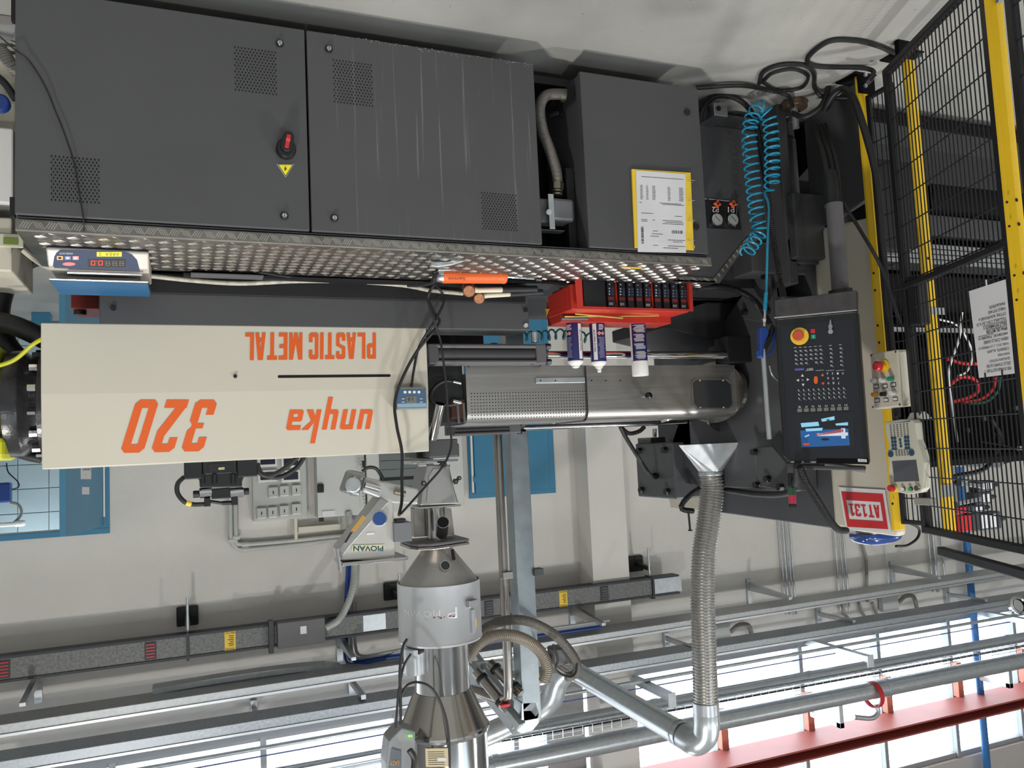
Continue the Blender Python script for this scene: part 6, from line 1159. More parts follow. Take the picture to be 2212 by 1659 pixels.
oq([(1764, 990), (1876, 991), (1877, 1003), (1763, 1001)], 0.02, M_BLACKM, 'top_ledge', op, 0.004, 0.002)
lb = oq([(1853, 991), (1872, 992), (1873, 998), (1854, 997.5)], 0.0005, M_PAPER, 'inventory_label', op, 0.0055); txt('AT131', o3(1870.5, 993, 0.006), o3(1856, 992.5, 0.006), o3(1870.5, 996.8, 0.006), M_INK, lb, ext=0.0002)
MB().cyl(o3(1780, 1003, -0.03), o3(1868, 1016, -0.03), 0.010, n=12).obj('hand_rail', M_MID, op, smooth=True)
oq([(1712, 1004), (1865, 1008), (1866, 1018), (1713, 1014)], 0.08, M_DARK2, 'top_hood', op, -0.02, 0.004)
# pole
pl_ = thing('panel_pole', 'grey round pole carrying the operator panel from below', 'pole', tuple(PY(1805, 440, 2.32)))
MB().cyl(PY(1802, 440, 2.33), PY(1815, 628, 2.33), 0.031, n=32).obj('pole_tube', mat('mid_grey_pole', '5c5a5c', 0.5), pl_, smooth=True); MB().cyl(PY(1815, 626, 2.33), PY(1816, 634, 2.33), 0.043, n=24).obj('swivel_ring', M_BLACK, pl_)
MB().tube([PY(1797, 445, 2.34), PY(1795, 400, 2.36), PY(1790, 375, 2.38)], 0.028, 12, 10).obj('cable_sleeve', M_RUB, pl_, smooth=True)
# corrugated tubes over the panel and lamp tower
MB().tube([PY(1728, 1008, 2.3), PY(1740, 1040, 2.32), PY(1765, 1080, 2.36), PY(1790, 1120, 2.42), PY(1810, 1143, 2.5), PY(1828, 1146, 2.6)], 0.0125, 12, 60, corr=(0.008, 0.0016)).obj('corrugated_tube', M_RUB, label='black corrugated tube from the panel top to the cream cover rim', cat='hose', smooth=True)
MB().tube([PY(1722, 1006, 2.34), PY(1720, 1040, 2.5), PY(1700, 1065, 2.7), PY(1640, 1068, 3.0), PY(1560, 1058, 3.46), PY(1510, 1057, 3.5), PY(1476, 1085, 3.5), PY(1474, 1100, 3.5), PY(1498, 1104, 3.5)], 0.013, 12, 90, corr=(0.008, 0.0014)).obj('corrugated_tube', M_RUB, label='black corrugated tube looping over the platen behind the exhaust hose', cat='hose', smooth=True)
lt = thing('signal_lamp', 'small stack lamp with green and red lenses beside the panel', 'signal lamp', tuple(PY(1712, 1028, 2.5)))
yl = 2.55; MB().cyl(PY(1708, 1022, yl), PY(1709, 1052, yl), 0.014, n=20).obj('lamp_base', M_BLACK, lt, bevel=0.002)
MB().cyl(PY(1709, 1053, yl), PY(1710.5, 1068, yl), 0.0145, n=24).obj('green_lens', mat('green_lens', '1c4a30', 0.15, coat=0.5), lt, smooth=True); MB().cyl(PY(1711, 1069, yl), PY(1712, 1088, yl), 0.0145, n=24).obj('red_lens', mat('red_lens', 'b02a44', 0.15, coat=0.5), lt, smooth=True); MB().cyl(PY(1712, 1089, yl), PY(1712.5, 1095, yl), 0.0145, n=20).obj('lamp_cap', M_BLACK, lt)
bt_ = MB().cyl(PY(1487, 1105, 3.1), PY(1491, 1146, 3.1), 0.005, n=10); bt_.cyl(PY(1491, 1144, 3.1), PY(1491, 1147, 3.1), 0.01, n=8); bt_.obj('long_pin', M_BLACK, label='long thin black pin standing on the platen by the exhaust hose', cat='pin')
# black cable loops left of the platen
MB().tube([PY(1340, 922, 3.6), PY(1358, 936, 3.6), PY(1380, 932, 3.6), PY(1392, 922, 3.6)], 0.011, 10, 20).obj('cable_loop', M_RUB, label='short black cable loop above the barrel guard', cat='cable', smooth=True)
MB().tube([PY(1340, 922, 3.58), PY(1355, 950, 3.6), PY(1380, 990, 3.65), PY(1400, 1020, 3.7), PY(1415, 1032, 3.75), PY(1424, 1022, 3.8)], 0.011, 10, 40).obj('platen_cable', M_RUB, label='long black cable sloping to the red valve on the platen edge', cat='cable', smooth=True)

# ================================================================== FENCE: POSTS, PANEL AND GATE
def post(lab, x0, x1, y, z1, plate=True, holes=(), wood=None, z0=0.0, w2=0.016):
    r = thing('fence_post', lab, 'post', ((x0 + x1) / 2, y, z0), 'yellow fence posts')
    m = MB(); xm = (x0 + x1) / 2; t = 0.003
    # folded channel profile
    pf = [(x0, y + w2), (x0, y + 0.004), (x0 + (x1 - x0) * 0.3, y - 0.008), (x0 + (x1 - x0) * 0.7, y - 0.008), (x1, y + 0.004), (x1, y + w2)]
    m.prism([V((a, b, z0 + 0.003)) for a, b in pf], (0, 0, z1 - z0 - 0.003)).obj('post_profile', M_YEL, r, bevel=0.002)
    if plate: MB().box((x0 - 0.03 * (1 if x0 < x1 else -1), y - 0.02, z0), (x1 + 0.03 * (1 if x0 < x1 else -1), y + 0.09, z0 + 0.006)).obj('base_plate', M_BLACKM, r, bevel=0.002)
    for u, v in holes:
        c = PY(u, v, y - 0.0088); MB().cyl(c + V((0, 0.0004, 0)), c + V((0, -0.0006, 0)), 0.0052, n=12).obj('bolt_hole', M_HOLE, r)
    return r
p1 = post('narrow yellow post nearest the operator panel, beside the cream cover', PY(1855, 200, 2.37).x, PY(1877, 200, 2.37).x, 2.37, 1.84, True, ((1872, 294), (1887, 590), (1890, 627), (1896, 703), (1899, 740), (1928, 1088)))
MB().box(PY(1855, 200, 2.36), PY(1886, 158, 2.365) + V((0, 0, 0))).obj('foot_bracket', M_BLACKM, p1, bevel=0.003)
for u, v in ((1868, 162), (1868, 186)): c = PY(u, v, 2.355); MB().cyl(c, c + V((0, -0.008, 0)), 0.009, n=6).obj('foot_bolt', M_GALV, p1)
y2 = 2.16; p2 = post('yellow post seen through the wire mesh of the gate', PY(1978, 400, y2).x, PY(2001, 400, y2).x, y2, 1.84, True, ((2005, 558), (2009, 597)))
for u0, v0, u1, v1 in ((2012, 664, 2042, 680), (2032, 1048, 2060, 1072)): MB().box(PY(u0, v0, y2 - 0.01), PY(u1, v1, y2 - 0.009)).obj('metal_plate', M_GALV, p2)
MB().box(PY(1943, 118, 2.10), PY(1968, 70, 2.12)).obj('foot_bracket', M_BLACKM, p2, bevel=0.003)
y3 = 1.50; x3a, x3b = PY(2138, 20, y3).x, PY(2170, 20, y3).x
p3 = post('large yellow post at the right edge in front of the gate', x3a, x3b, y3, 1.84, True, ((2196, 432), (2201, 484), (2212, 590)))
for u, v in ((2174, 437), (2179, 489), (2190, 595), (2195, 648)):
    c = PY(u, v, y3 - 0.003); MB().cyl(c, c + V((0, -0.003, 0)), 0.0035, n=10).obj('slot_hole', M_HOLE, p3)
c = PY(2155, 3, y3 - 0.012); MB().cyl(c, c + V((0, -0.008, 0)), 0.009, n=14).obj('bolt_head', M_CHROME, p3)
G0 = V((-2.453, 2.141, 0)); GD = V((0.393, -0.92, 0)).normalized(); GN = V((GD.y, -GD.x, 0))
def wirepanel(name, lab, p0, d, length, z0, z1, fw, nv, nh, rails=()):
    r = thing(name, lab, 'gate' if name == 'fence_gate' else 'fence', tuple(p0 + V((0, 0, z0)))); up = V((0, 0, 1))
    for nm, a, b in (('frame_bar', p0 + up * z0, p0 + up * z1), ('frame_bar', p0 + d * length + up * z0, p0 + d * length + up * z1), ('frame_bar', p0 + up * (z0 + fw / 2), p0 + d * length + up * (z0 + fw / 2)), ('frame_bar', p0 + up * (z1 - fw / 2), p0 + d * length + up * (z1 - fw / 2))):
        MB().bar(a, b, fw * 0.8, fw, d.cross(up) if abs((b - a).z) < 0.1 else d).obj(nm, mat('black_powder_coat', '17181c', 0.45), r, bevel=0.003)
    for z in rails: MB().bar(p0 + up * z, p0 + d * length + up * z, fw * 0.7, fw, d.cross(up)).obj('cross_rail', MATS['black_powder_coat'], r, bevel=0.003)
    first = None
    for i in range(1, nv):
        a = p0 + d * (length * i / nv)
        if first is None: first = MB().cyl(a + up * z0, a + up * z1, 0.0024, n=6).obj('mesh_wire', MATS['black_powder_coat'], r, smooth=True); a0 = a
        else: c = first.copy(); COL.objects.link(c); c.location = first.location + (a - a0)
    first = None
    for i in range(1, nh):
        z = z0 + (z1 - z0) * i / nh; a = p0 + up * z + V((0.0035, -0.0035, 0))
        if first is None: first = MB().cyl(a, a + d * length, 0.0024, n=6).obj('mesh_wire', MATS['black_powder_coat'], r, smooth=True); a0 = a
        else: c = first.copy(); COL.objects.link(c); c.location = first.location + (a - a0)
    return r
gt = wirepanel('fence_gate', 'black wire mesh gate carrying the white paper notice', G0, GD, 0.635, 0.10, 1.825, 0.03, 27, 17, (0.93,))
wirepanel('mesh_fence', 'narrow black wire mesh panel between the first two yellow posts', V((-2.57, 2.342, 0)), V((0.04, -1, 0)).normalized(), 0.115, 0.10, 1.815, 0.02, 5, 17)
wirepanel('mesh_fence', 'black wire mesh fence beyond the large yellow post, at the right edge', V((-2.135, 1.435, 0)), GD, 0.8, 0.10, 1.815, 0.03, 30, 17)
MB().bar(G0 + V((0.0, -0.05, 0.90)), G0 + V((0.0, -0.05, 1.08)), 0.05, 0.05, (0, 1, 0)).obj('lock_case', M_BLACK, gt, bevel=0.006)
MB().bar(G0 + GD * 0.18 + V((0.04, 0.02, 1.862)), G0 + GD * 1.1 + V((0.04, 0.02, 1.875)), 0.025, 0.03).obj('gate_track', MATS['black_powder_coat'], label='black sliding track above the wire mesh gate', cat='rail', bevel=0.004)
# notice on the gate
def gp3(u, v, d=0.0): return PP(u, v, G0, GN) + GN * (d if GN.dot(V((0, 0, 0)) - G0) > 0 else -d)
ns = 1 if GN.dot(-G0) > 0 else -1
def nq(u, v, d=0.006): return PP(u, v, G0, GN) + GN * ns * d
q = [nq(2098, 629), nq(2181, 602), nq(2200, 806), nq(2120, 816)]
nt_ = MB().prism(q, GN * ns * 0.0015).obj('paper_notice', M_PAPER, label='white printed notice tied to the wire mesh gate', cat='sign')
qq = [p + GN * ns * 0.0022 for p in q]
rows = ['PER EVITARE ROTTURE', 'DELLO STAMPO SE PER', 'QUALSIASI MOTIVO', '(MANCANZA', 'CORRENTE, ALLARMI', 'VARI, ECC...) LA PRESSA SI', 'FERMA CON LE GHIERE', "ANCORA SU', TOGLIERE LA", 'SPINA DEL MOTORE', 'DELLO SVITAMENTO E', "TAGLIARLE CON L'ASTA DI", 'OTTONE. NON PROVARE A', 'FARLE SVITARE', 'MANUALMENTE.']
ul = MB()
for k, t in enumerate(rows):
    b1 = 0.955 - k * 0.053; b0 = b1 - 0.034; wd = min(0.8, 0.034 * len(t)); 
    a_l, a_r = 0.9, 0.9 - wd
    P_ = lambda a, b: qq[0].lerp(qq[1], a).lerp(qq[3].lerp(qq[2], a), b)
    txt(t, P_(a_l, b0), P_(a_r, b0), P_(a_l, b1), M_INK, nt_, ext=0.0002, bold=0.012 if k in (7, 8, 9) else 0.0)
    if k in (7, 8, 9): ul.bar(P_(a_l if k > 7 else a_r + 0.42, b0 - 0.008), P_(a_r, b0 - 0.008), 0.001, 0.0004, GN)
ul.obj('underlines', M_INK, nt_)
for u, v in ((2138, 611), (2135, 812), (2172, 806)): c = nq(u, v, 0.01); MB().cyl(c - V((0, 0, 0.01)), c + V((0, 0, 0.008)), 0.0022, n=6).obj('cable_tie', M_WHITE if v < 700 else M_BLACK, nt_)

# ================================================================== BUTTON BOX AND TEACH PENDANT ON THE POST
XB = -2.43
bb = thing('button_box', 'cream button box with emergency stop and six push buttons on the post', 'control box', tuple(PX(1910, 755, XB)))
def bq(u, v, d=0.0): return PX(u, v, XB) + V((d, 0, 0))
q = [bq(1879, 764), bq(1938, 755), bq(1947, 877), bq(1888, 884)]
MB().prism(q, (-0.085, 0, 0)).obj('box_body', M_CREAM2, bb, bevel=0.004)
for u, v in ((1882, 768), (1935, 760), (1886, 879), (1944, 874)): MB().cyl(bq(u, v, 0.0), bq(u, v, 0.002), 0.0035, n=10).obj('corner_screw', M_INK, bb)
c = bq(1911, 791, 0.001); MB().cyl(c, c + V((0.003, 0, 0)), 0.024, n=36).obj('yellow_disc', M_YEL2, bb); MB().cyl(c, c + V((0.02, 0, 0)), 0.011, n=18).obj('stop_stem', M_YEL, bb)
MB().lathe(c + V((0.02, 0, 0)), [(0.011, 0), (0.019, 0.006), (0.019, 0.02), (0.014, 0.025)], 28, (1, 0, 0)).obj('stop_button', M_REDP, bb, smooth=True)
for u, v, cc, l in ((1892, 822, M_WHITE, 1), (1911, 821, M_WHITE, 1), (1929, 818, M_GRN, 1), (1894, 852, mat('amber_plastic', 'e79a1c', 0.35), 1), (1913, 851, M_BLACK, 1), (1933, 849, M_WHITE, 1)):
    c = bq(u, v, 0.001); MB().cyl(c, c + V((0.004, 0, 0)), 0.0105, n=20).obj('button_bezel', M_CHROME, bb); MB().cyl(c, c + V((0.022, 0, 0)), 0.0085, n=20).obj('push_button', cc, bb, bevel=0.001)
    MB().box(bq(u - 4, v + 9, 0.001), bq(u + 7, v + 17, 0.002)).obj('label_holder', M_INK, bb); MB().box(bq(u - 3, v + 10.5, 0.002), bq(u + 6, v + 15.5, 0.0028)).obj('button_label', M_PAPER, bb)
MB().box(V((XB - 0.085, q[1].y - 0.002, q[0].z + 0.01)), V((XB - 0.01, q[1].y + 0.0, q[2].z - 0.02))).obj('box_side', M_CREAM2, bb)
XT = -2.40
tp = thing('teach_pendant', 'cream robot teach pendant with grey screen hung under the button box', 'teach pendant', tuple(PX(1950, 905, XT)))
def tq(u, v, d=0.0): return PX(u, v, XT) + V((d, 0, 0))
out = [(1911, 918), (1914, 911), (1945, 906), (1972, 907), (1977, 914), (1981, 950), (1989, 974), (1996, 1000), (1995, 1054), (1988, 1064), (1960, 1068), (1928, 1061), (1921, 1055), (1918, 985), (1917, 975), (1920, 960), (1913, 936)]
MB().prism([tq(*p) for p in out], (-0.035, 0, 0)).obj('pendant_body', mat('pendant_cream', 'c6c4b4', 0.42), tp, bevel=0.004)
sc_ = MB().prism([tq(1927, 996, 0.0005), tq(1979, 993, 0.0005), tq(1986, 1039, 0.0005), tq(1932, 1041, 0.0005)], (-0.002, 0, 0)).obj('pendant_screen', mat('lcd_dark', '55585e', 0.12), tp)
MB().prism([tq(1918, 915, 0.0005), tq(1966, 909, 0.0005), tq(1966, 911, 0.0005), tq(1930, 914, 0.0005)], (-0.001, 0, 0)).obj('blue_stripe', M_BLUE2, tp)
M_TK = mat('teal_key', '2c4f66', 0.4)
mk = MB()
for r_ in range(4):
    for c_ in range(2): 
        for s_ in (0, 1): c = tq(1928 + c_ * 6 + s_ * 28 + r_ * 0.6, 947 + r_ * 7.5 - s_ * 2, 0.001); mk.cyl(c, c + V((0.002, 0, 0)), 0.0055, n=10)
for r_ in range(3): c = tq(1945 + r_, 950 + r_ * 7, 0.001); mk.cyl(c, c + V((0.002, 0, 0)), 0.005, n=10)
mk.obj('teal_keys', M_TK, tp)
for u, v in ((1925, 981), (1970, 978)): c = tq(u, v, 0.001); MB().cyl(c, c + V((0.003, 0, 0)), 0.0115, n=18).obj('round_key', M_TK, tp)
mk = MB()
for r_ in range(7):
    for c_ in range(6): mk.box(tq(1922 + c_ * 7.2 + r_ * 0.4, 918 + r_ * 4.2 - c_ * 0.6, 0.0006), tq(1925.5 + c_ * 7.2 + r_ * 0.4, 919.6 + r_ * 4.2 - c_ * 0.6, 0.0012))
for r_ in range(5):
    for c_ in range(5): mk.box(tq(1934 + c_ * 6 + r_ * 0.3, 972 + r_ * 3 - c_ * 0.4, 0.0006), tq(1938 + c_ * 6 + r_ * 0.3, 973.2 + r_ * 3 - c_ * 0.4, 0.0012))
mk.obj('key_print', M_MID, tp, kind='stuff')
c = tq(1933, 1054, 0.001); MB().cyl(c, c + V((0.008, 0, 0)), 0.013, n=20).obj('yellow_collar', M_YEL2, tp); MB().cyl(c + V((0.008, 0, 0)), c + V((0.026, 0, 0)), 0.0125, n=24).obj('stop_button', M_REDP, tp, bevel=0.003)
for u, mm in ((1953, M_WHITE), (1969, mat('bright_green', '2fa04a', 0.3))): c = tq(u, 1056, 0.001); MB().cyl(c, c + V((0.004, 0, 0)), 0.0075, n=18).obj('button_bezel', M_BLACK, tp); MB().cyl(c, c + V((0.01, 0, 0)), 0.0062, n=18).obj('push_button', mm, tp)
c = tq(1985, 1054, 0.001); MB().cyl(c, c + V((0.012, 0, 0)), 0.0095, n=18).obj('key_selector', M_CHROME, tp)
MB().prism([tq(1948, 893, -0.04), tq(1960, 890, -0.04), tq(1975, 905, -0.04), tq(1940, 908, -0.04)], (-0.05, 0, 0)).obj('hanging_hook', M_WHITE, tp, bevel=0.003)
MB().box(tq(1960, 1076, -0.03), tq(1998, 1094, -0.06)).obj('pendant_bracket', M_GREYH, label='grey bracket plate above the teach pendant', cat='bracket', bevel=0.003)
# blue dome lamp on top
c = PY(1925, 1152, 2.7); bd = thing('blue_dome', 'glossy blue dome cover above the sign and the first yellow post', 'cover', tuple(c))
zc_, zt_ = c.z, PY(1925, 1180, 2.7).z; xw = abs(PY(1878, 1150, 2.7).x - PY(1966, 1150, 2.7).x) / 2; cxm = (PY(1878, 1150, 2.7).x + PY(1966, 1150, 2.7).x) / 2; R_s = []
for k in range(9):
    t = k / 8; s_ = (1 - t ** 3.2) ** 0.45 if t < 1 else 0.25; R_s.append([V((cxm + xw * s_ * math.copysign(abs(math.cos(a)) ** 0.6, math.cos(a)), 2.78 + 0.075 * s_ * math.copysign(abs(math.sin(a)) ** 0.6, math.sin(a)), zc_ + (zt_ - zc_) * t)) for a in [2 * math.pi * i / 32 for i in range(32)]])
MB().rings(R_s).obj('dome', mat('glossy_blue_plastic', '1c3a78', 0.12, coat=0.5), bd, smooth=True)
bxy(1886, 1143, 1946, 1148, 2.71, 0.1).obj('base', M_CREAM2, bd)
MB().tube([PY(1966, 1130, 2.75), PY(1985, 1142, 2.75), PY(1982, 1162, 2.75), PY(1960, 1178, 2.75), PY(1935, 1180, 2.75)], 0.006, 8, 24).obj('cord', M_RUB, bd, smooth=True)
# ================================================================== HOPPER, LOADER AND DUCTS
HY = 3.3
def hc(u, v): return PY(u, v, HY)
def hr(u0, u1, v): return abs(PY(u0, v, HY).x - PY(u1, v, HY).x) / 2 * 0.93
X_H = hc(947, 1250).x
zz = lambda v: hc(950, v).z
hp = thing('material_hopper', 'tall polished steel dryer hopper with white collar and cone', 'hopper', (X_H, HY, zz(1180)))
ax = V((X_H, HY, 0))
MB().lathe(ax, [(0.055, zz(1178)), (0.06, zz(1182)), (0.163, zz(1252)), (0.163, zz(1262))], 56).obj('lower_cone', mat('satin_steel', 'a9a6a2', 0.42, 0.55, noise=0.08, nscale=5), hp, smooth=True)
MB().lathe(ax, [(0.168, zz(1253)), (0.173, zz(1253)), (0.173, zz(1372)), (0.176, zz(1375)), (0.168, zz(1380)), (0.12, zz(1380)), (0.168, zz(1370))], 56, caps=False).obj('collar_skirt', mat('bare_aluminium_sheet', 'c6c8cb', 0.4, 0.6, noise=0.05, nscale=4, bump=0.05, bscale=9), hp, smooth=True)
MB().lathe(ax, [(0.115, zz(1372)), (0.115, zz(1490)), (0.119, zz(1492))], 56).obj('neck_cylinder', M_POL, hp, smooth=True)
MB().lathe(ax, [(0.119, zz(1488)), (0.178, zz(1560)), (0.185, zz(1566)), (0.187, zz(1572)), (0.178, zz(1578))], 56).obj('upper_cone', mat('tinted_polished_steel', 'a8a5a0', 0.16, 1.0, rvar=0.05), hp, smooth=True)
MB().lathe(ax, [(0.178, zz(1575)), (0.178, zz(1659) + 0.5)], 56).obj('drum', M_POL, hp, smooth=True)
MB().lathe(ax, [(0.186, zz(1566)), (0.19, zz(1570)), (0.186, zz(1576)), (0.180, zz(1576)), (0.180, zz(1566))], 56, caps=False).obj('clamp_ring', M_CHROME, hp, smooth=True)
def onh(u, v, R, d=0.0):   # point on the hopper surface of radius R seen at this place
    e = V((0, 0, EYE)); r = ray(u, v); o = e - ax; a = r.x ** 2 + r.y ** 2; b = 2 * (o.x * r.x + o.y * r.y); c = o.x ** 2 + o.y ** 2 - R * R; D = max(0, b * b - 4 * a * c); t = (-b - math.sqrt(D)) / (2 * a); p = e + r * t
    n = V((p.x - ax.x, p.y - ax.y, 0)).normalized(); return p + n * d, n
p, n = onh(960, 1225, 0.118); c = p; nn_ = (n + V((0, 0, -0.5))).normalized()
pr1 = MB().cyl(c - nn_ * 0.02, c + nn_ * 0.02, 0.0215, n=28).obj('inspection_port', M_POL, hp, smooth=True); MB().disc(c + nn_ * 0.0205, nn_, 0.0185, 24).obj('port_glass', mat('green_black_glass', '2b3230', 0.08), pr1)
MB().cyl(hc(963, 1182) + V((0, -0.09, 0)), hc(965, 1204) + V((0, -0.10, 0)), 0.007, n=10).obj('slide_handle', M_RUB, hp, smooth=True)
# embossed name on collar
def ontxt(s, u0, v0, u1, v1, R, mm, par, d=0.001, **k):
    a, n = onh((u0 + u1) / 2, (v0 + v1) / 2, R, d); t = V((-n.y, n.x, 0)); w = abs(PY(u0, v0, a.y).x - PY(u1, v0, a.y).x) / abs(t.x); h = abs(PY(u0, v0, a.y).z - PY(u0, v1, a.y).z); t = t if t.x > 0 else -t
    bl = a - t * w / 2 - V((0, 0, h / 2)); m_ = txt(s, bl, bl + t * w, bl + V((0, 0, h)), mm, par, ext=0.0, **k)
    for v in m_.data.vertices:
        q = v.co + ORG[par.name] - V((ax.x, ax.y, 0)); s_ = (R + d) / math.hypot(q.x, q.y); v.co.x += q.x * (s_ - 1); v.co.y += q.y * (s_ - 1)
    return m_
ontxt('PIOVAN', 874, 1318, 942, 1332, 0.173, mat('embossed_highlight', 'dadcdd', 0.35, 0.6), hp, spacing=1.1)
ontxt('P', 966, 1312, 988, 1336, 0.173, MATS['embossed_highlight'], hp)
m = MB()
for u, v, w_ in ((938, 1334, 5), (947, 1332, 4), (952, 1335, 6), (960, 1333, 3), (972, 1331, 6), (980, 1332, 5), (920, 1338, 2)):
    a, n = onh(u, v, 0.173, 0.0012); m.disc(a, n, w_ * 0.0011, 7, w_ * 0.0006)
m.obj('rust_spots', mat('rust', '7a4a35', 0.8), hp, kind='stuff')
lt_ = thing('toggle_latch', 'bright toggle latch with yellow sticker on the hopper collar', 'latch', tuple(onh(1018, 1335, 0.173)[0]))
a, n = onh(1015, 1300, 0.173, 0.0); MB().bar(a + V((0, 0, -0.01)), a + V((0, 0, 0.02)), 0.05, 0.04, n).obj('latch_bracket', M_ALU, lt_, bevel=0.003)
a, n = onh(1020, 1340, 0.174, 0.004); MB().bar(a + V((0, 0, -0.045)), a + V((0, 0, 0.05)), 0.02, 0.012, n).obj('latch_lever', M_GALV, lt_, bevel=0.002)
a, n = onh(1026, 1345, 0.174, 0.002); MB().bar(a + V((0, 0, -0.02)), a + V((0, 0, 0.02)), 0.014, 0.002, n).obj('yellow_sticker', M_YEL2, lt_)
MB().lathe(V((X_H + 0.13, HY - 0.06, zz(1437))), [(0.045, 0), (0.045, -zz(1437) + zz(1384)), (0.03, -zz(1437) + zz(1382))][::-1], 20).obj('side_pocket', M_GALV, hp, smooth=True)
for u, v in ((890, 1388), (912, 1404)): a, n = onh(u, v, 0.135 if u > 900 else 0.14); MB().cyl(a, a + n * 0.03, 0.013, n=8).obj('star_knob', M_BLACK, hp, bevel=0.003)
# label on drum
a, n = onh(944, 1636, 0.178, 0.001); t = V((-n.y, n.x, 0)); t = t if t.x > 0 else -t
pl2 = MB().prism([a + t * 0.045 + V((0, 0, -0.035)), a - t * 0.045 + V((0, 0, -0.035)), a - t * 0.045 + V((0, 0, 0.035)), a + t * 0.045 + V((0, 0, 0.035))], n * 0.002).obj('rating_plate', mat('beige_label', 'cbbb98', 0.6), hp)
g = MB()
for k in range(7): g.bar(a + n * 0.0025 + t * 0.035 + V((0, 0, -0.022 + k * 0.008)), a + n * 0.0025 - t * 0.03 + V((0, 0, -0.022 + k * 0.008)), 0.0015, 0.0006, n)
g.obj('print_lines', M_INK, pl2); b_ = a + n * 0.003 - t * 0.02; MB().prism([b_ + t * 0.018 + V((0, 0, 0.0)), b_ - t * 0.018 + V((0, 0, 0)), b_ - t * 0.018 + V((0, 0, 0.012)), b_ + t * 0.018 + V((0, 0, 0.012))], n * 0.0005).obj('bar_code', M_PAPER, pl2)
# throat under the cone: flange plate, outlet tube, transparent box, feed block
th = thing('hopper_throat', 'polished feed throat with clear side window and star knobs under the hopper', 'feed throat', (X_H, HY, zz(985)))
zf = zz(1172); MB().prism([V((X_H + x, HY + y, zf)) for x, y in ((0.11, -0.1), (0.13, -0.05), (0.13, 0.12), (-0.12, 0.12), (-0.12, -0.07), (-0.02, -0.11), (0.06, -0.13))], (0, 0, 0.012)).obj('flange_plate', M_STEELX, th, bevel=0.002)
MB().prism([V((X_H + x, HY + y, zf - 0.014)) for x, y in ((0.11, -0.1), (0.13, -0.05), (0.13, 0.12), (-0.12, 0.12), (-0.12, -0.07), (-0.02, -0.11), (0.06, -0.13))], (0, 0, 0.011)).obj('flange_plate', M_MID, th, bevel=0.002)
MB().cyl((X_H, HY, zz(1095)), (X_H, HY, zf - 0.014), 0.043, n=36).obj('outlet_tube', M_POL, th, smooth=True)
a = V((X_H - 0.01, HY - 0.04, zz(1150))); b = PY(957, 1128, HY - 0.14); ot = MB().cyl(a, b, 0.026, n=32).obj('sample_spout', M_POL, th, smooth=True); dd = (b - a).normalized(); MB().disc(b + dd * 0.0006, dd, 0.0235, 28).obj('spout_mouth', M_HOLE, ot)
MB().prism([PY(895, 1160, HY + 0.02), PY(893, 1098, HY + 0.02), PY(905, 1095, HY + 0.02), PY(975, 1098, HY + 0.02), PY(982, 1155, HY + 0.02)], (0, 0.05, 0)).obj('mounting_plate', M_STEELX, th, bevel=0.002)
tr = [(908, 1092), (992, 1089), (983, 1060), (972, 1012), (975, 1004), (922, 1004), (913, 1040)]
yv = HY - 0.09
MB().prism([PY(*p, yv + 0.005) for p in tr], (0, 0.16, 0)).obj('sight_box', M_STEEL, th, bevel=0.006)
MB().prism([PY(*p, yv + 0.004) for p in ((921, 1084), (981, 1084), (970, 1025), (960, 1012), (936, 1012), (926, 1028))], (0, -0.003, 0)).obj('sight_glass', mat('smoky_clear_plastic', '9a9a98', 0.08, 0.3, coat=0.6), th, bevel=0.003)
MB().box(PY(890, 1003, yv), PY(990, 991, yv) + V((0, 0.18, 0))).obj('slide_frame', M_POL, th, bevel=0.002); MB().box(PY(903, 1008, yv - 0.006), PY(920, 998, yv)).obj('slide_clamp', M_ALU, th, bevel=0.002)
MB().box(PY(906, 1100, yv + 0.01), PY(996, 1089, yv + 0.01) + V((0, 0.16, 0))).obj('box_rim', M_POL, th, bevel=0.002)
for u, v, r_ in ((958, 1003, 0.016), (916, 1044, 0.012), (985, 1040, 0.013), (993, 1033, 0.010)):
    c = PY(u, v, yv - 0.03); k = []
    for i in range(40): a_ = 2 * math.pi * i / 40; rr = r_ * (0.88 + 0.12 * math.cos(6 * a_)); k.append(c + V((math.cos(a_) * rr, 0, math.sin(a_) * rr)))
    kb = MB().prism(k, (0, 0.014, 0)).obj('star_knob', M_BLACK, th, bevel=0.002); MB().cyl(c + V((0, -0.001, 0)), c + V((0, 0.03, 0)), 0.004, n=10).obj('knob_stud', M_CHROME, kb)
bxy(928, 990, 992, 958, HY - 0.1, 0.2).obj('feed_block', M_DARK, th, bevel=0.004); bxy(900, 990, 930, 972, HY - 0.02, 0.12).obj('feed_block_arm', M_DARK, th, bevel=0.004)
# venturi loader suspended left of the throat
ld = thing('material_loader', 'stainless loader funnel with a blue round window, left of the hopper throat', 'loader', tuple(PY(795, 1075, 3.15)))
yl0 = 3.14
MB().prism([PY(*p, yl0) for p in ((855, 1208), (740, 1211), (731, 1188), (822, 1074), (850, 1080), (852, 1150))], (0, 0.14, 0)).obj('funnel_body', mat('satin_light_steel', 'bebcb6', 0.4, 0.35, noise=0.05), ld, bevel=0.006)
MB().prism([PY(*p, yl0 - 0.001) for p in ((731, 1186), (741, 1200), (750, 1186), (838, 1085), (822, 1074))], (0, -0.006, 0)).obj('left_flange', M_STEEL, ld, bevel=0.002)
MB().box(PY(739, 1216, yl0 - 0.02), PY(857, 1198, yl0 + 0.17)).obj('top_rim', M_POL, ld, bevel=0.003)
bw = MB().cyl(PY(820, 1120, yl0), PY(820, 1120, yl0 - 0.012), 0.030, n=36).obj('window_ring', M_CHROME, ld, bevel=0.002); MB().cyl(PY(820, 1120, yl0 - 0.008), PY(820, 1120, yl0 - 0.0135), 0.026, n=36).obj('blue_window', mat('blue_window', '2f5088', 0.2), bw)
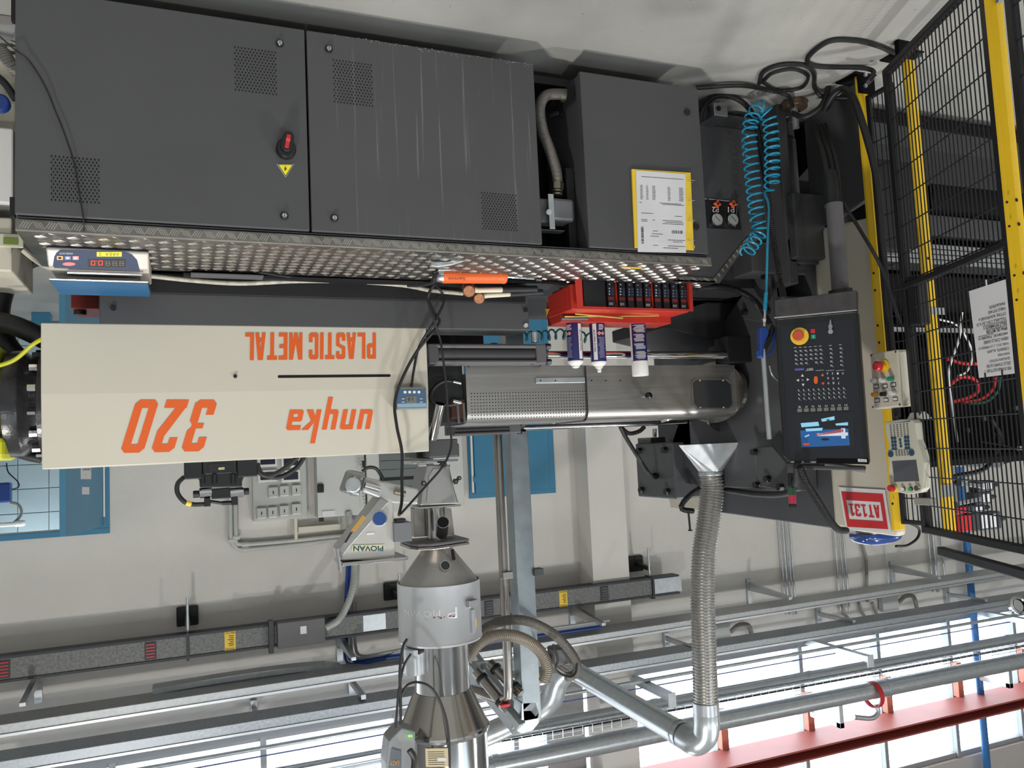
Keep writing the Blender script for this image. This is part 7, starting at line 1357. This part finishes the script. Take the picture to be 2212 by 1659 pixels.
lbp = MB().prism([PY(*p, yl0 - 0.002) for p in ((759, 1191), (761, 1178), (830, 1176), (829, 1189))], (0, -0.0008, 0)).obj('name_label', mat('pale_yellow_label', 'cfc9a2', 0.6), ld)
txtY('PIOVAN', 763, 1179, 828, 1190.5, yl0 - 0.003, mat('teal_ink', '274b5a', 0.6), lbp, bold=0.03, ext=0.0004)
MB().prism([PY(*p, yl0 - 0.008) for p in ((758, 1146), (767, 1150), (792, 1118), (783, 1113))], (0, -0.001, 0)).obj('tan_label', mat('tan_label', 'b48a48', 0.6), ld)
MB().prism([PY(*p, yl0 - 0.008) for p in ((743, 1172), (748, 1172), (761, 1150), (757, 1149))], (0, -0.003, 0)).obj('oval_window', M_INK, ld)
MB().box(PY(792, 1156, yl0 - 0.001), PY(808, 1150, yl0 - 0.002)).obj('white_label', M_PAPER, ld)
MB().prism([PY(*p, yl0) for p in ((782, 1062), (788, 1030), (850, 1044), (905, 1055), (903, 1090), (850, 1088))], (0, 0.08, 0)).obj('suction_arm', mat('dull_alu', 'b9b9b6', 0.4, 0.6), ld, bevel=0.008)
MB().prism([PY(*p, yl0 - 0.02) for p in ((740, 1062), (757, 1014), (790, 1022), (776, 1074))], (0, 0.1, 0)).obj('gear_motor', mat('cast_alu', '8f8f8c', 0.38, 0.7), ld, bevel=0.012)
MB().cyl(PY(763, 1048, yl0 - 0.02), PY(763, 1048, yl0 - 0.045), 0.03, n=28).obj('motor_cap', M_GALV, ld, bevel=0.006)
for u, v in ((766, 1031), (781, 1034), (750, 1054), (774, 1058), (758, 1068), (746, 1062)): MB().cyl(PY(u, v, yl0 - 0.02), PY(u, v, yl0 - 0.028), 0.005, n=8).obj('cap_screw', M_CHROME, ld)
MB().cyl(PY(788, 1048, yl0 - 0.02), PY(820, 1057, yl0 - 0.02), 0.013, n=16).obj('air_cylinder', M_CHROME, ld, smooth=True); MB().cyl(PY(852, 1062, yl0 - 0.02), PY(875, 1067, yl0 - 0.02), 0.012, n=12).obj('sensor_body', MATS['nickel'], ld)
MB().tube([PY(783, 1018, yl0), PY(795, 1010, yl0), PY(812, 1012, yl0), PY(824, 1028, yl0), PY(828, 1038, yl0)], 0.007, 8, 24).obj('short_cable', M_RUB, ld, smooth=True)
MB().prism([PY(*p, yl0 - 0.03) for p in ((728, 1186), (732, 1184), (739, 1236), (735, 1234))], (0, 0.05, 0)).obj('flap_lever', M_ALU, ld)
MB().box(PY(852, 1172, 3.12), PY(878, 1124, 3.2)).obj('relay_box', mat('relay_grey', '6f7275', 0.5), label='small grey relay box hanging beside the loader funnel', cat='box', bevel=0.003)
MB().box(PY(857, 1128, 3.12), PY(870, 1118, 3.17)).obj('black_gland', M_BLACK, label='black cable gland on the small grey relay box', cat='gland', bevel=0.003)
# vacuum controller left of the drum
ec = thing('loader_controller', 'grey wedge shaped loader controller with green lamps at the drum', 'controller', tuple(PY(865, 1600, 3.15)))
MB().prism([PY(*p, 3.1) for p in ((845, 1595), (840, 1602), (834, 1650), (838, 1720), (893, 1720), (898, 1580), (868, 1572))], (0, 0.1, 0)).obj('housing', mat('controller_grey', '8b8d8f', 0.5), ec, bevel=0.006)
fcx = MB().prism([PY(*p, 3.098) for p in ((846, 1616), (866, 1622), (866, 1665), (840, 1665))], (0, -0.002, 0)).obj('display_foil', mat('foil_grey', '5f646a', 0.4), ec)
txtY('EASY', 842, 1643, 862, 1653, 3.095, mat('amber_ink', 'd8a13c', 0.5), fcx, shear=0.0)
MB().box(PY(851, 1594, 3.12), PY(872, 1570, 3.18)).obj('top_box', M_GREY, ec, bevel=0.003)
for u in (884, 889): MB().cyl(PY(u, 1590, 3.095), PY(u, 1590, 3.085), 0.0035, n=10).obj('green_lamp', mat('green_led', '7dff3a', 0.4, emit=2.5), ec)
MB().box(PY(874, 1600, 3.11), PY(897, 1580, 3.15)).obj('lamp_block', mat('dark_green_plastic', '3c5236', 0.4), ec, bevel=0.006)
for k, (pts, rr) in enumerate((([(880, 1380), (870, 1400), (864, 1450), (865, 1500), (866, 1565)], 0.006), ([(888, 1412), (872, 1440), (862, 1490), (858, 1530), (855, 1572)], 0.005), ([(868, 1500), (880, 1480), (905, 1474), (935, 1490), (960, 1540), (970, 1600), (972, 1680)], 0.005), ([(885, 1620), (895, 1640), (892, 1680)], 0.012))):
    MB().tube([PY(u, v, 3.06) for u, v in pts], rr, 8, 50).obj('drum_cable', M_RUB, label=['black cable running from hopper collar up to the loader controller', 'spiral wrapped cable left of the polished drum', 'black cable arching over the polished cone and drum', 'thick black cable bundle between controller and drum'][k], cat='cable', smooth=True)

# steel column and pipe behind the machine
YCOL = 3.95
colm = thing('support_column', 'galvanised square steel column rising behind the barrel guard', 'column', tuple(V((PY(1115, 960, YCOL).x, YCOL, 0))))
xa, xb = PY(1102, 942, YCOL).x, PY(1141, 942, YCOL).x
MB().box((xa, YCOL, 0.0), (xb, YCOL + 0.1, 2.86)).obj('column_tube', mat('blue_grey_zinc', '9ba3a7', 0.42, 0.7, noise=0.15, nscale=10, rvar=0.1), colm, bevel=0.004)
MB().box((xa + 0.03, YCOL - 0.03, 0), (xb - 0.03, YCOL + 0.13, 0.01)).obj('base_plate', M_GALV, colm)
xp = PY(1086, 1200, YCOL - 0.05).x
MB().tube([(xp, YCOL - 0.05, 0.9), (xp, YCOL - 0.05, 2.0), (xp, YCOL - 0.05, 2.62), (xp + 0.01, YCOL - 0.02, 2.72), (xp + 0.05, YCOL + 0.1, 2.74), (xp + 0.15, YCOL + 0.4, 2.72)], 0.024, 18, 50).obj('conveying_pipe', M_STEELX, label='thin steel conveying pipe standing beside the galvanised column', cat='pipe', smooth=True)
a = PY(1085, 1246, YCOL + 0.105); MB().box(a, PY(1160, 1232, YCOL + 0.105) + V((0, 0.03, 0))).obj('pipe_clamp_bar', M_MID, label='dark clamp bar tying the steel pipe to the column', cat='clamp', bevel=0.003)
MB().box(PY(1087, 1252, YCOL - 0.1), PY(1102, 1232, YCOL - 0.06)).obj('clamp_plate', M_STEELX, label='small steel clamp plate on the conveying pipe', cat='clamp', bevel=0.003)
MB().box(PY(1155, 1245, YCOL - 0.02), PY(1166, 1225, YCOL + 0.03)).obj('bar_end_block', M_MID, label='dark square end block right of the column', cat='bracket', bevel=0.003)
# U shaped frame at the head of the column
cf = thing('pipe_gantry', 'galvanised U frame with sloping rails carrying the conveying pipes', 'frame', tuple(PY(1100, 1450, YCOL)))
c0 = PY(1140, 1560, YCOL)
MB().prism([PY(*p, YCOL) for p in ((1127, 1518), (1166, 1516), (1165, 1562), (1150, 1580), (1126, 1586), (1106, 1574), (1112, 1562), (1126, 1552))], (0, 0.11, 0)).obj('corner_plate', M_GALV, cf, bevel=0.004)
for (a, b, y_a, y_b, w_) in (((1122, 1574), (1008, 1436), YCOL, YCOL + 0.3, 0.075), ((1122, 1552), (1020, 1410), YCOL + 0.1, YCOL + 0.4, 0.05), ((1010, 1440), (1230, 1425), YCOL + 0.3, YCOL + 0.6, 0.05), ((1015, 1482), (1200, 1460), YCOL + 0.25, YCOL + 0.5, 0.04)):
    MB().bar(PY(*a, y_a), PY(*b, y_b), w_ * 0.7, w_).obj('sloping_rail', M_GALV, cf, bevel=0.003)
for k, (a, b) in enumerate((((1028, 1450), (1096, 1532)), ((1058, 1432), (1125, 1500)))):
    p = thing('clamped_pipe', ['dark steel pipe with two black clamps on the U frame, left one', 'dark steel pipe with two black clamps on the U frame, right one'][k], 'pipe', tuple(PY(*a, YCOL - 0.02)), 'pipes on the U frame'); A, B = PY(*a, YCOL + 0.15), PY(*b, YCOL - 0.02); MB().cyl(A, B, 0.026, n=20).obj('pipe_run', M_STEELX, p, smooth=True)
    for t in (0.15, 0.75): MB().cyl(A.lerp(B, t), A.lerp(B, t + 0.09), 0.034, n=20).obj('clamp', M_BLACK, p, bevel=0.004)
MB().box(PY(1082, 1530, YCOL - 0.05), PY(1098, 1516, YCOL - 0.02)).obj('red_lever', M_REDP, label='small red valve lever on the conveying pipes', cat='lever', bevel=0.004)
bnd = thing('cable_duct', 'bundle of dark cables standing inside the open column channel', 'cable bundle', tuple(PY(1150, 1440, YCOL + 0.05)))
for k in range(6): MB().cyl(PY(1139 + k * 4, 1375, YCOL + 0.02), PY(1143 + k * 4, 1518, YCOL + 0.02), 0.008, n=8).obj('cable', [M_RUB, M_MID, M_BLUE2, M_GREYH, M_RUB, M_MID][k], bnd, smooth=True)
# corrugated vacuum hoses curling right of the neck
MB().tube([PY(1008, 1408, 3.6), PY(1030, 1372, 3.6), PY(1075, 1345, 3.65), PY(1130, 1340, 3.7), PY(1185, 1362, 3.75), PY(1222, 1395, 3.8), PY(1247, 1435, 3.85), PY(1240, 1458, 3.9), PY(1222, 1462, 3.9)], 0.022, 14, 110, corr=(0.011, 0.002)).obj('vacuum_hose', mat('brown_grey_hose', '74706a', 0.45), label='dark ribbed vacuum hose, the larger of two arcs right of the hopper', cat='hose', smooth=True)
MB().tube([PY(1008, 1425, 3.5), PY(1040, 1385, 3.5), PY(1085, 1372, 3.52), PY(1130, 1380, 3.55), PY(1165, 1405, 3.58), PY(1182, 1440, 3.6), PY(1175, 1472, 3.62)], 0.026, 14, 90, corr=(0.011, 0.002)).obj('vacuum_hose', mat('tan_grey_hose', '8f8578', 0.4), label='lighter ribbed vacuum hose, the smaller arc right of the hopper', cat='hose', smooth=True)
MB().tube([PY(1195, 1392, 3.8), PY(1205, 1425, 3.8), PY(1200, 1442, 3.82), PY(1210, 1455, 3.82), PY(1232, 1462, 3.82), PY(1244, 1452, 3.82), PY(1246, 1430, 3.82)], 0.006, 8, 50).obj('thin_black_cable', M_RUB, label='thin black cable curling around the vacuum hose end', cat='cable', smooth=True)
MB().cyl(PY(1180, 1420, 3.9), PY(1235, 1455, 4.1), 0.022, n=16).obj('vacuum_stub', M_STEELX, label='short steel stub pipe at the end of the vacuum hose', cat='pipe', smooth=True)
MB().box(PY(1198, 1440, 3.86), PY(1222, 1388, 3.95)).obj('vacuum_valve', M_MID, label='grey valve block hanging by the dark vacuum hose', cat='valve', bevel=0.01)
# exhaust funnel, ribbed hose, elbow and sloping duct
YF_ = 3.28
ex_ = thing('exhaust_hood', 'folded galvanised hood tapering into the ribbed exhaust hose', 'exhaust hood', tuple(PY(1533, 962, YF_)))
b4 = [PY(1466, 962, YF_ - 0.04), PY(1600, 960, YF_ - 0.12), PY(1600, 966, YF_ + 0.16), PY(1480, 968, YF_ + 0.2)]
b4 = [V((p.x, p.y, b4[0].z)) for p in b4]; ct = PY(1535, 1018, YF_ + 0.04); R_ = 0.058; n8 = 32
ring = [ct + V((R_ * math.cos(2 * math.pi * i / n8), R_ * math.sin(2 * math.pi * i / n8), 0)) for i in range(n8)]
ccx = sum(b4, V()) / 4; ordr = sorted(b4, key=lambda p: math.atan2(p.y - ccx.y, p.x - ccx.x)); m = MB(); vs = ordr + ring; fs = []
for k in range(n8):
    p_ = (ring[k] + ring[(k + 1) % n8]) / 2 - ct; j = min(range(4), key=lambda q: -(V((ordr[q].x - ccx.x, ordr[q].y - ccx.y, 0)).normalized().dot(V((p_.x, p_.y, 0)).normalized()))); fs.append((4 + k, 4 + (k + 1) % n8, j))
    p2_ = (ring[(k + 1) % n8] + ring[(k + 2) % n8]) / 2 - ct; j2 = min(range(4), key=lambda q: -(V((ordr[q].x - ccx.x, ordr[q].y - ccx.y, 0)).normalized().dot(V((p2_.x, p2_.y, 0)).normalized())))
    if j2 != j: fs.append((4 + (k + 1) % n8, j2, j))
m.add(vs, fs); m.obj('hood_sheet', M_GALV, ex_)
MB().cyl(ct, ct + V((0, 0, 0.02)), R_ * 1.03, n=32).obj('spigot', M_GALV, ex_, bevel=0.003)
hz = [ct + V((0, 0, 0.015)), PY(1538, 1060, YF_ + 0.04), PY(1530, 1130, YF_ + 0.04), PY(1520, 1200, YF_ + 0.04), PY(1518, 1290, YF_ + 0.04), PY(1521, 1400, YF_ + 0.04), PY(1524, 1518, YF_ + 0.04)]
MB().tube(hz, 0.0555, 28, 60, corr=(0.0145, 0.0034)).obj('exhaust_hose', mat('ribbed_metal_hose', 'b6b4b0', 0.27, 0.8, noise=0.1, nscale=40), label='wide ribbed metallic exhaust hose standing above the galvanised hood', cat='hose', smooth=True)
ed = thing('round_duct', 'galvanised round duct with elbow sloping away from the exhaust hose', 'duct', tuple(PY(1524, 1518, YF_)))
e0 = PY(1524, 1520, YF_ + 0.04)
MB().cyl(e0 - V((0, 0, 0.01)), e0 + V((0, 0, 0.06)), 0.061, n=36).obj('duct_collar', M_GALV, ed, bevel=0.004)
far = PY(1225, 1440, 5.0); e1 = PY(1524, 1592, YF_ + 0.05); e2 = PY(1500, 1608, YF_ + 0.12); st_ = PY(1470, 1590, YF_ + 0.2)
MB().tube([e0 + V((0, 0, 0.05)), PY(1526, 1562, YF_ + 0.04), PY(1522, 1588, YF_ + 0.06), PY(1502, 1603, YF_ + 0.1), PY(1478, 1590, YF_ + 0.18)], 0.062, 32, 24).obj('elbow', M_GALV, ed, smooth=True)
MB().cyl(PY(1478, 1590, YF_ + 0.18), far, 0.060, n=36).obj('sloping_run', M_GALV, ed, smooth=True)
dd = (far - PY(1478, 1590, YF_ + 0.18)); A = PY(1478, 1590, YF_ + 0.18)
for t in (0.0, 0.03, 0.9): MB().cyl(A + dd * t, A + dd * (t + 0.012), 0.0645, n=36).obj('seam_ring', M_GALV, ed)
MB().tube([PY(1230, 1443, 5.0), PY(1205, 1470, 5.05), PY(1190, 1510, 5.1), PY(1150, 1540, 5.2), PY(1090, 1570, 5.3), PY(1020, 1600, 5.4)], 0.075, 28, 40).obj('far_round_duct', M_GALV, label='far galvanised duct bending down behind the U frame', cat='duct', smooth=True)

# ================================================================== EQUIPMENT AT THE FAR LEFT EDGE
tc_ = thing('temperature_unit', 'cream cabinet unit with small green LCD at the left edge', 'machine', (0.7, 3.1, 0.0))
MB().box((0.52, 3.0, 0.62), (1.2, 3.4, 0.80)).obj('top_housing', M_CREAM, tc_, bevel=0.006)
MB().box(PY(28, 440, 3.0), PY(3, 340, 3.3)).obj('side_panel', M_WHITE, tc_, bevel=0.006); MB().box(PY(34, 330, 3.1), PY(8, 190, 3.4)).obj('cover_panel', M_CREAM2, tc_, bevel=0.006)
MB().box((0.6, 3.05, 0.0), (1.2, 3.4, 0.62)).obj('unit_base', M_GREY, tc_, bevel=0.004)
ld_ = MB().box(PY(-20, 532, 2.99), PY(52, 508, 3.0)).obj('display_housing', mat('beige_display', 'c9c6ae', 0.5), tc_, bevel=0.003); MB().box(PY(7, 527, 2.985), PY(39, 515, 2.99)).obj('lcd', mat('green_lcd', '6f7f3a', 0.3), ld_)
MB().lathe(PY(-20, 60, 2.9), [(0.05, -0.1), (0.05, 0.06), (0.055, 0.07), (0.055, 0.08)], 28, (-1, 0, 0)).obj('steel_cylinder', M_POL, label='polished steel cylinder at the lower left edge', cat='cylinder', smooth=True)
MB().tube([PY(-20, 95, 2.95), PY(5, 112, 2.95), PY(22, 138, 2.95), PY(40, 158, 2.97)], 0.02, 14, 20, corr=(0.008, 0.002)).obj('grey_ribbed_hose', M_GREYH, label='grey ribbed hose at the left edge beside the cabinet', cat='hose', smooth=True)
MB().tube([PY(-20, 155, 2.9), PY(10, 180, 2.9), PY(34, 215, 2.9)], 0.012, 10, 12).obj('edge_hose', M_RUB, label='black hose at the left edge between white housing and cabinet', cat='hose', smooth=True)
c = PY(2, 228, 2.95); MB().cyl(c, c + V((0, -0.03, 0)), 0.03, n=24).obj('blue_valve', M_BLUE2, label='blue round valve at the left edge', cat='valve', bevel=0.006)
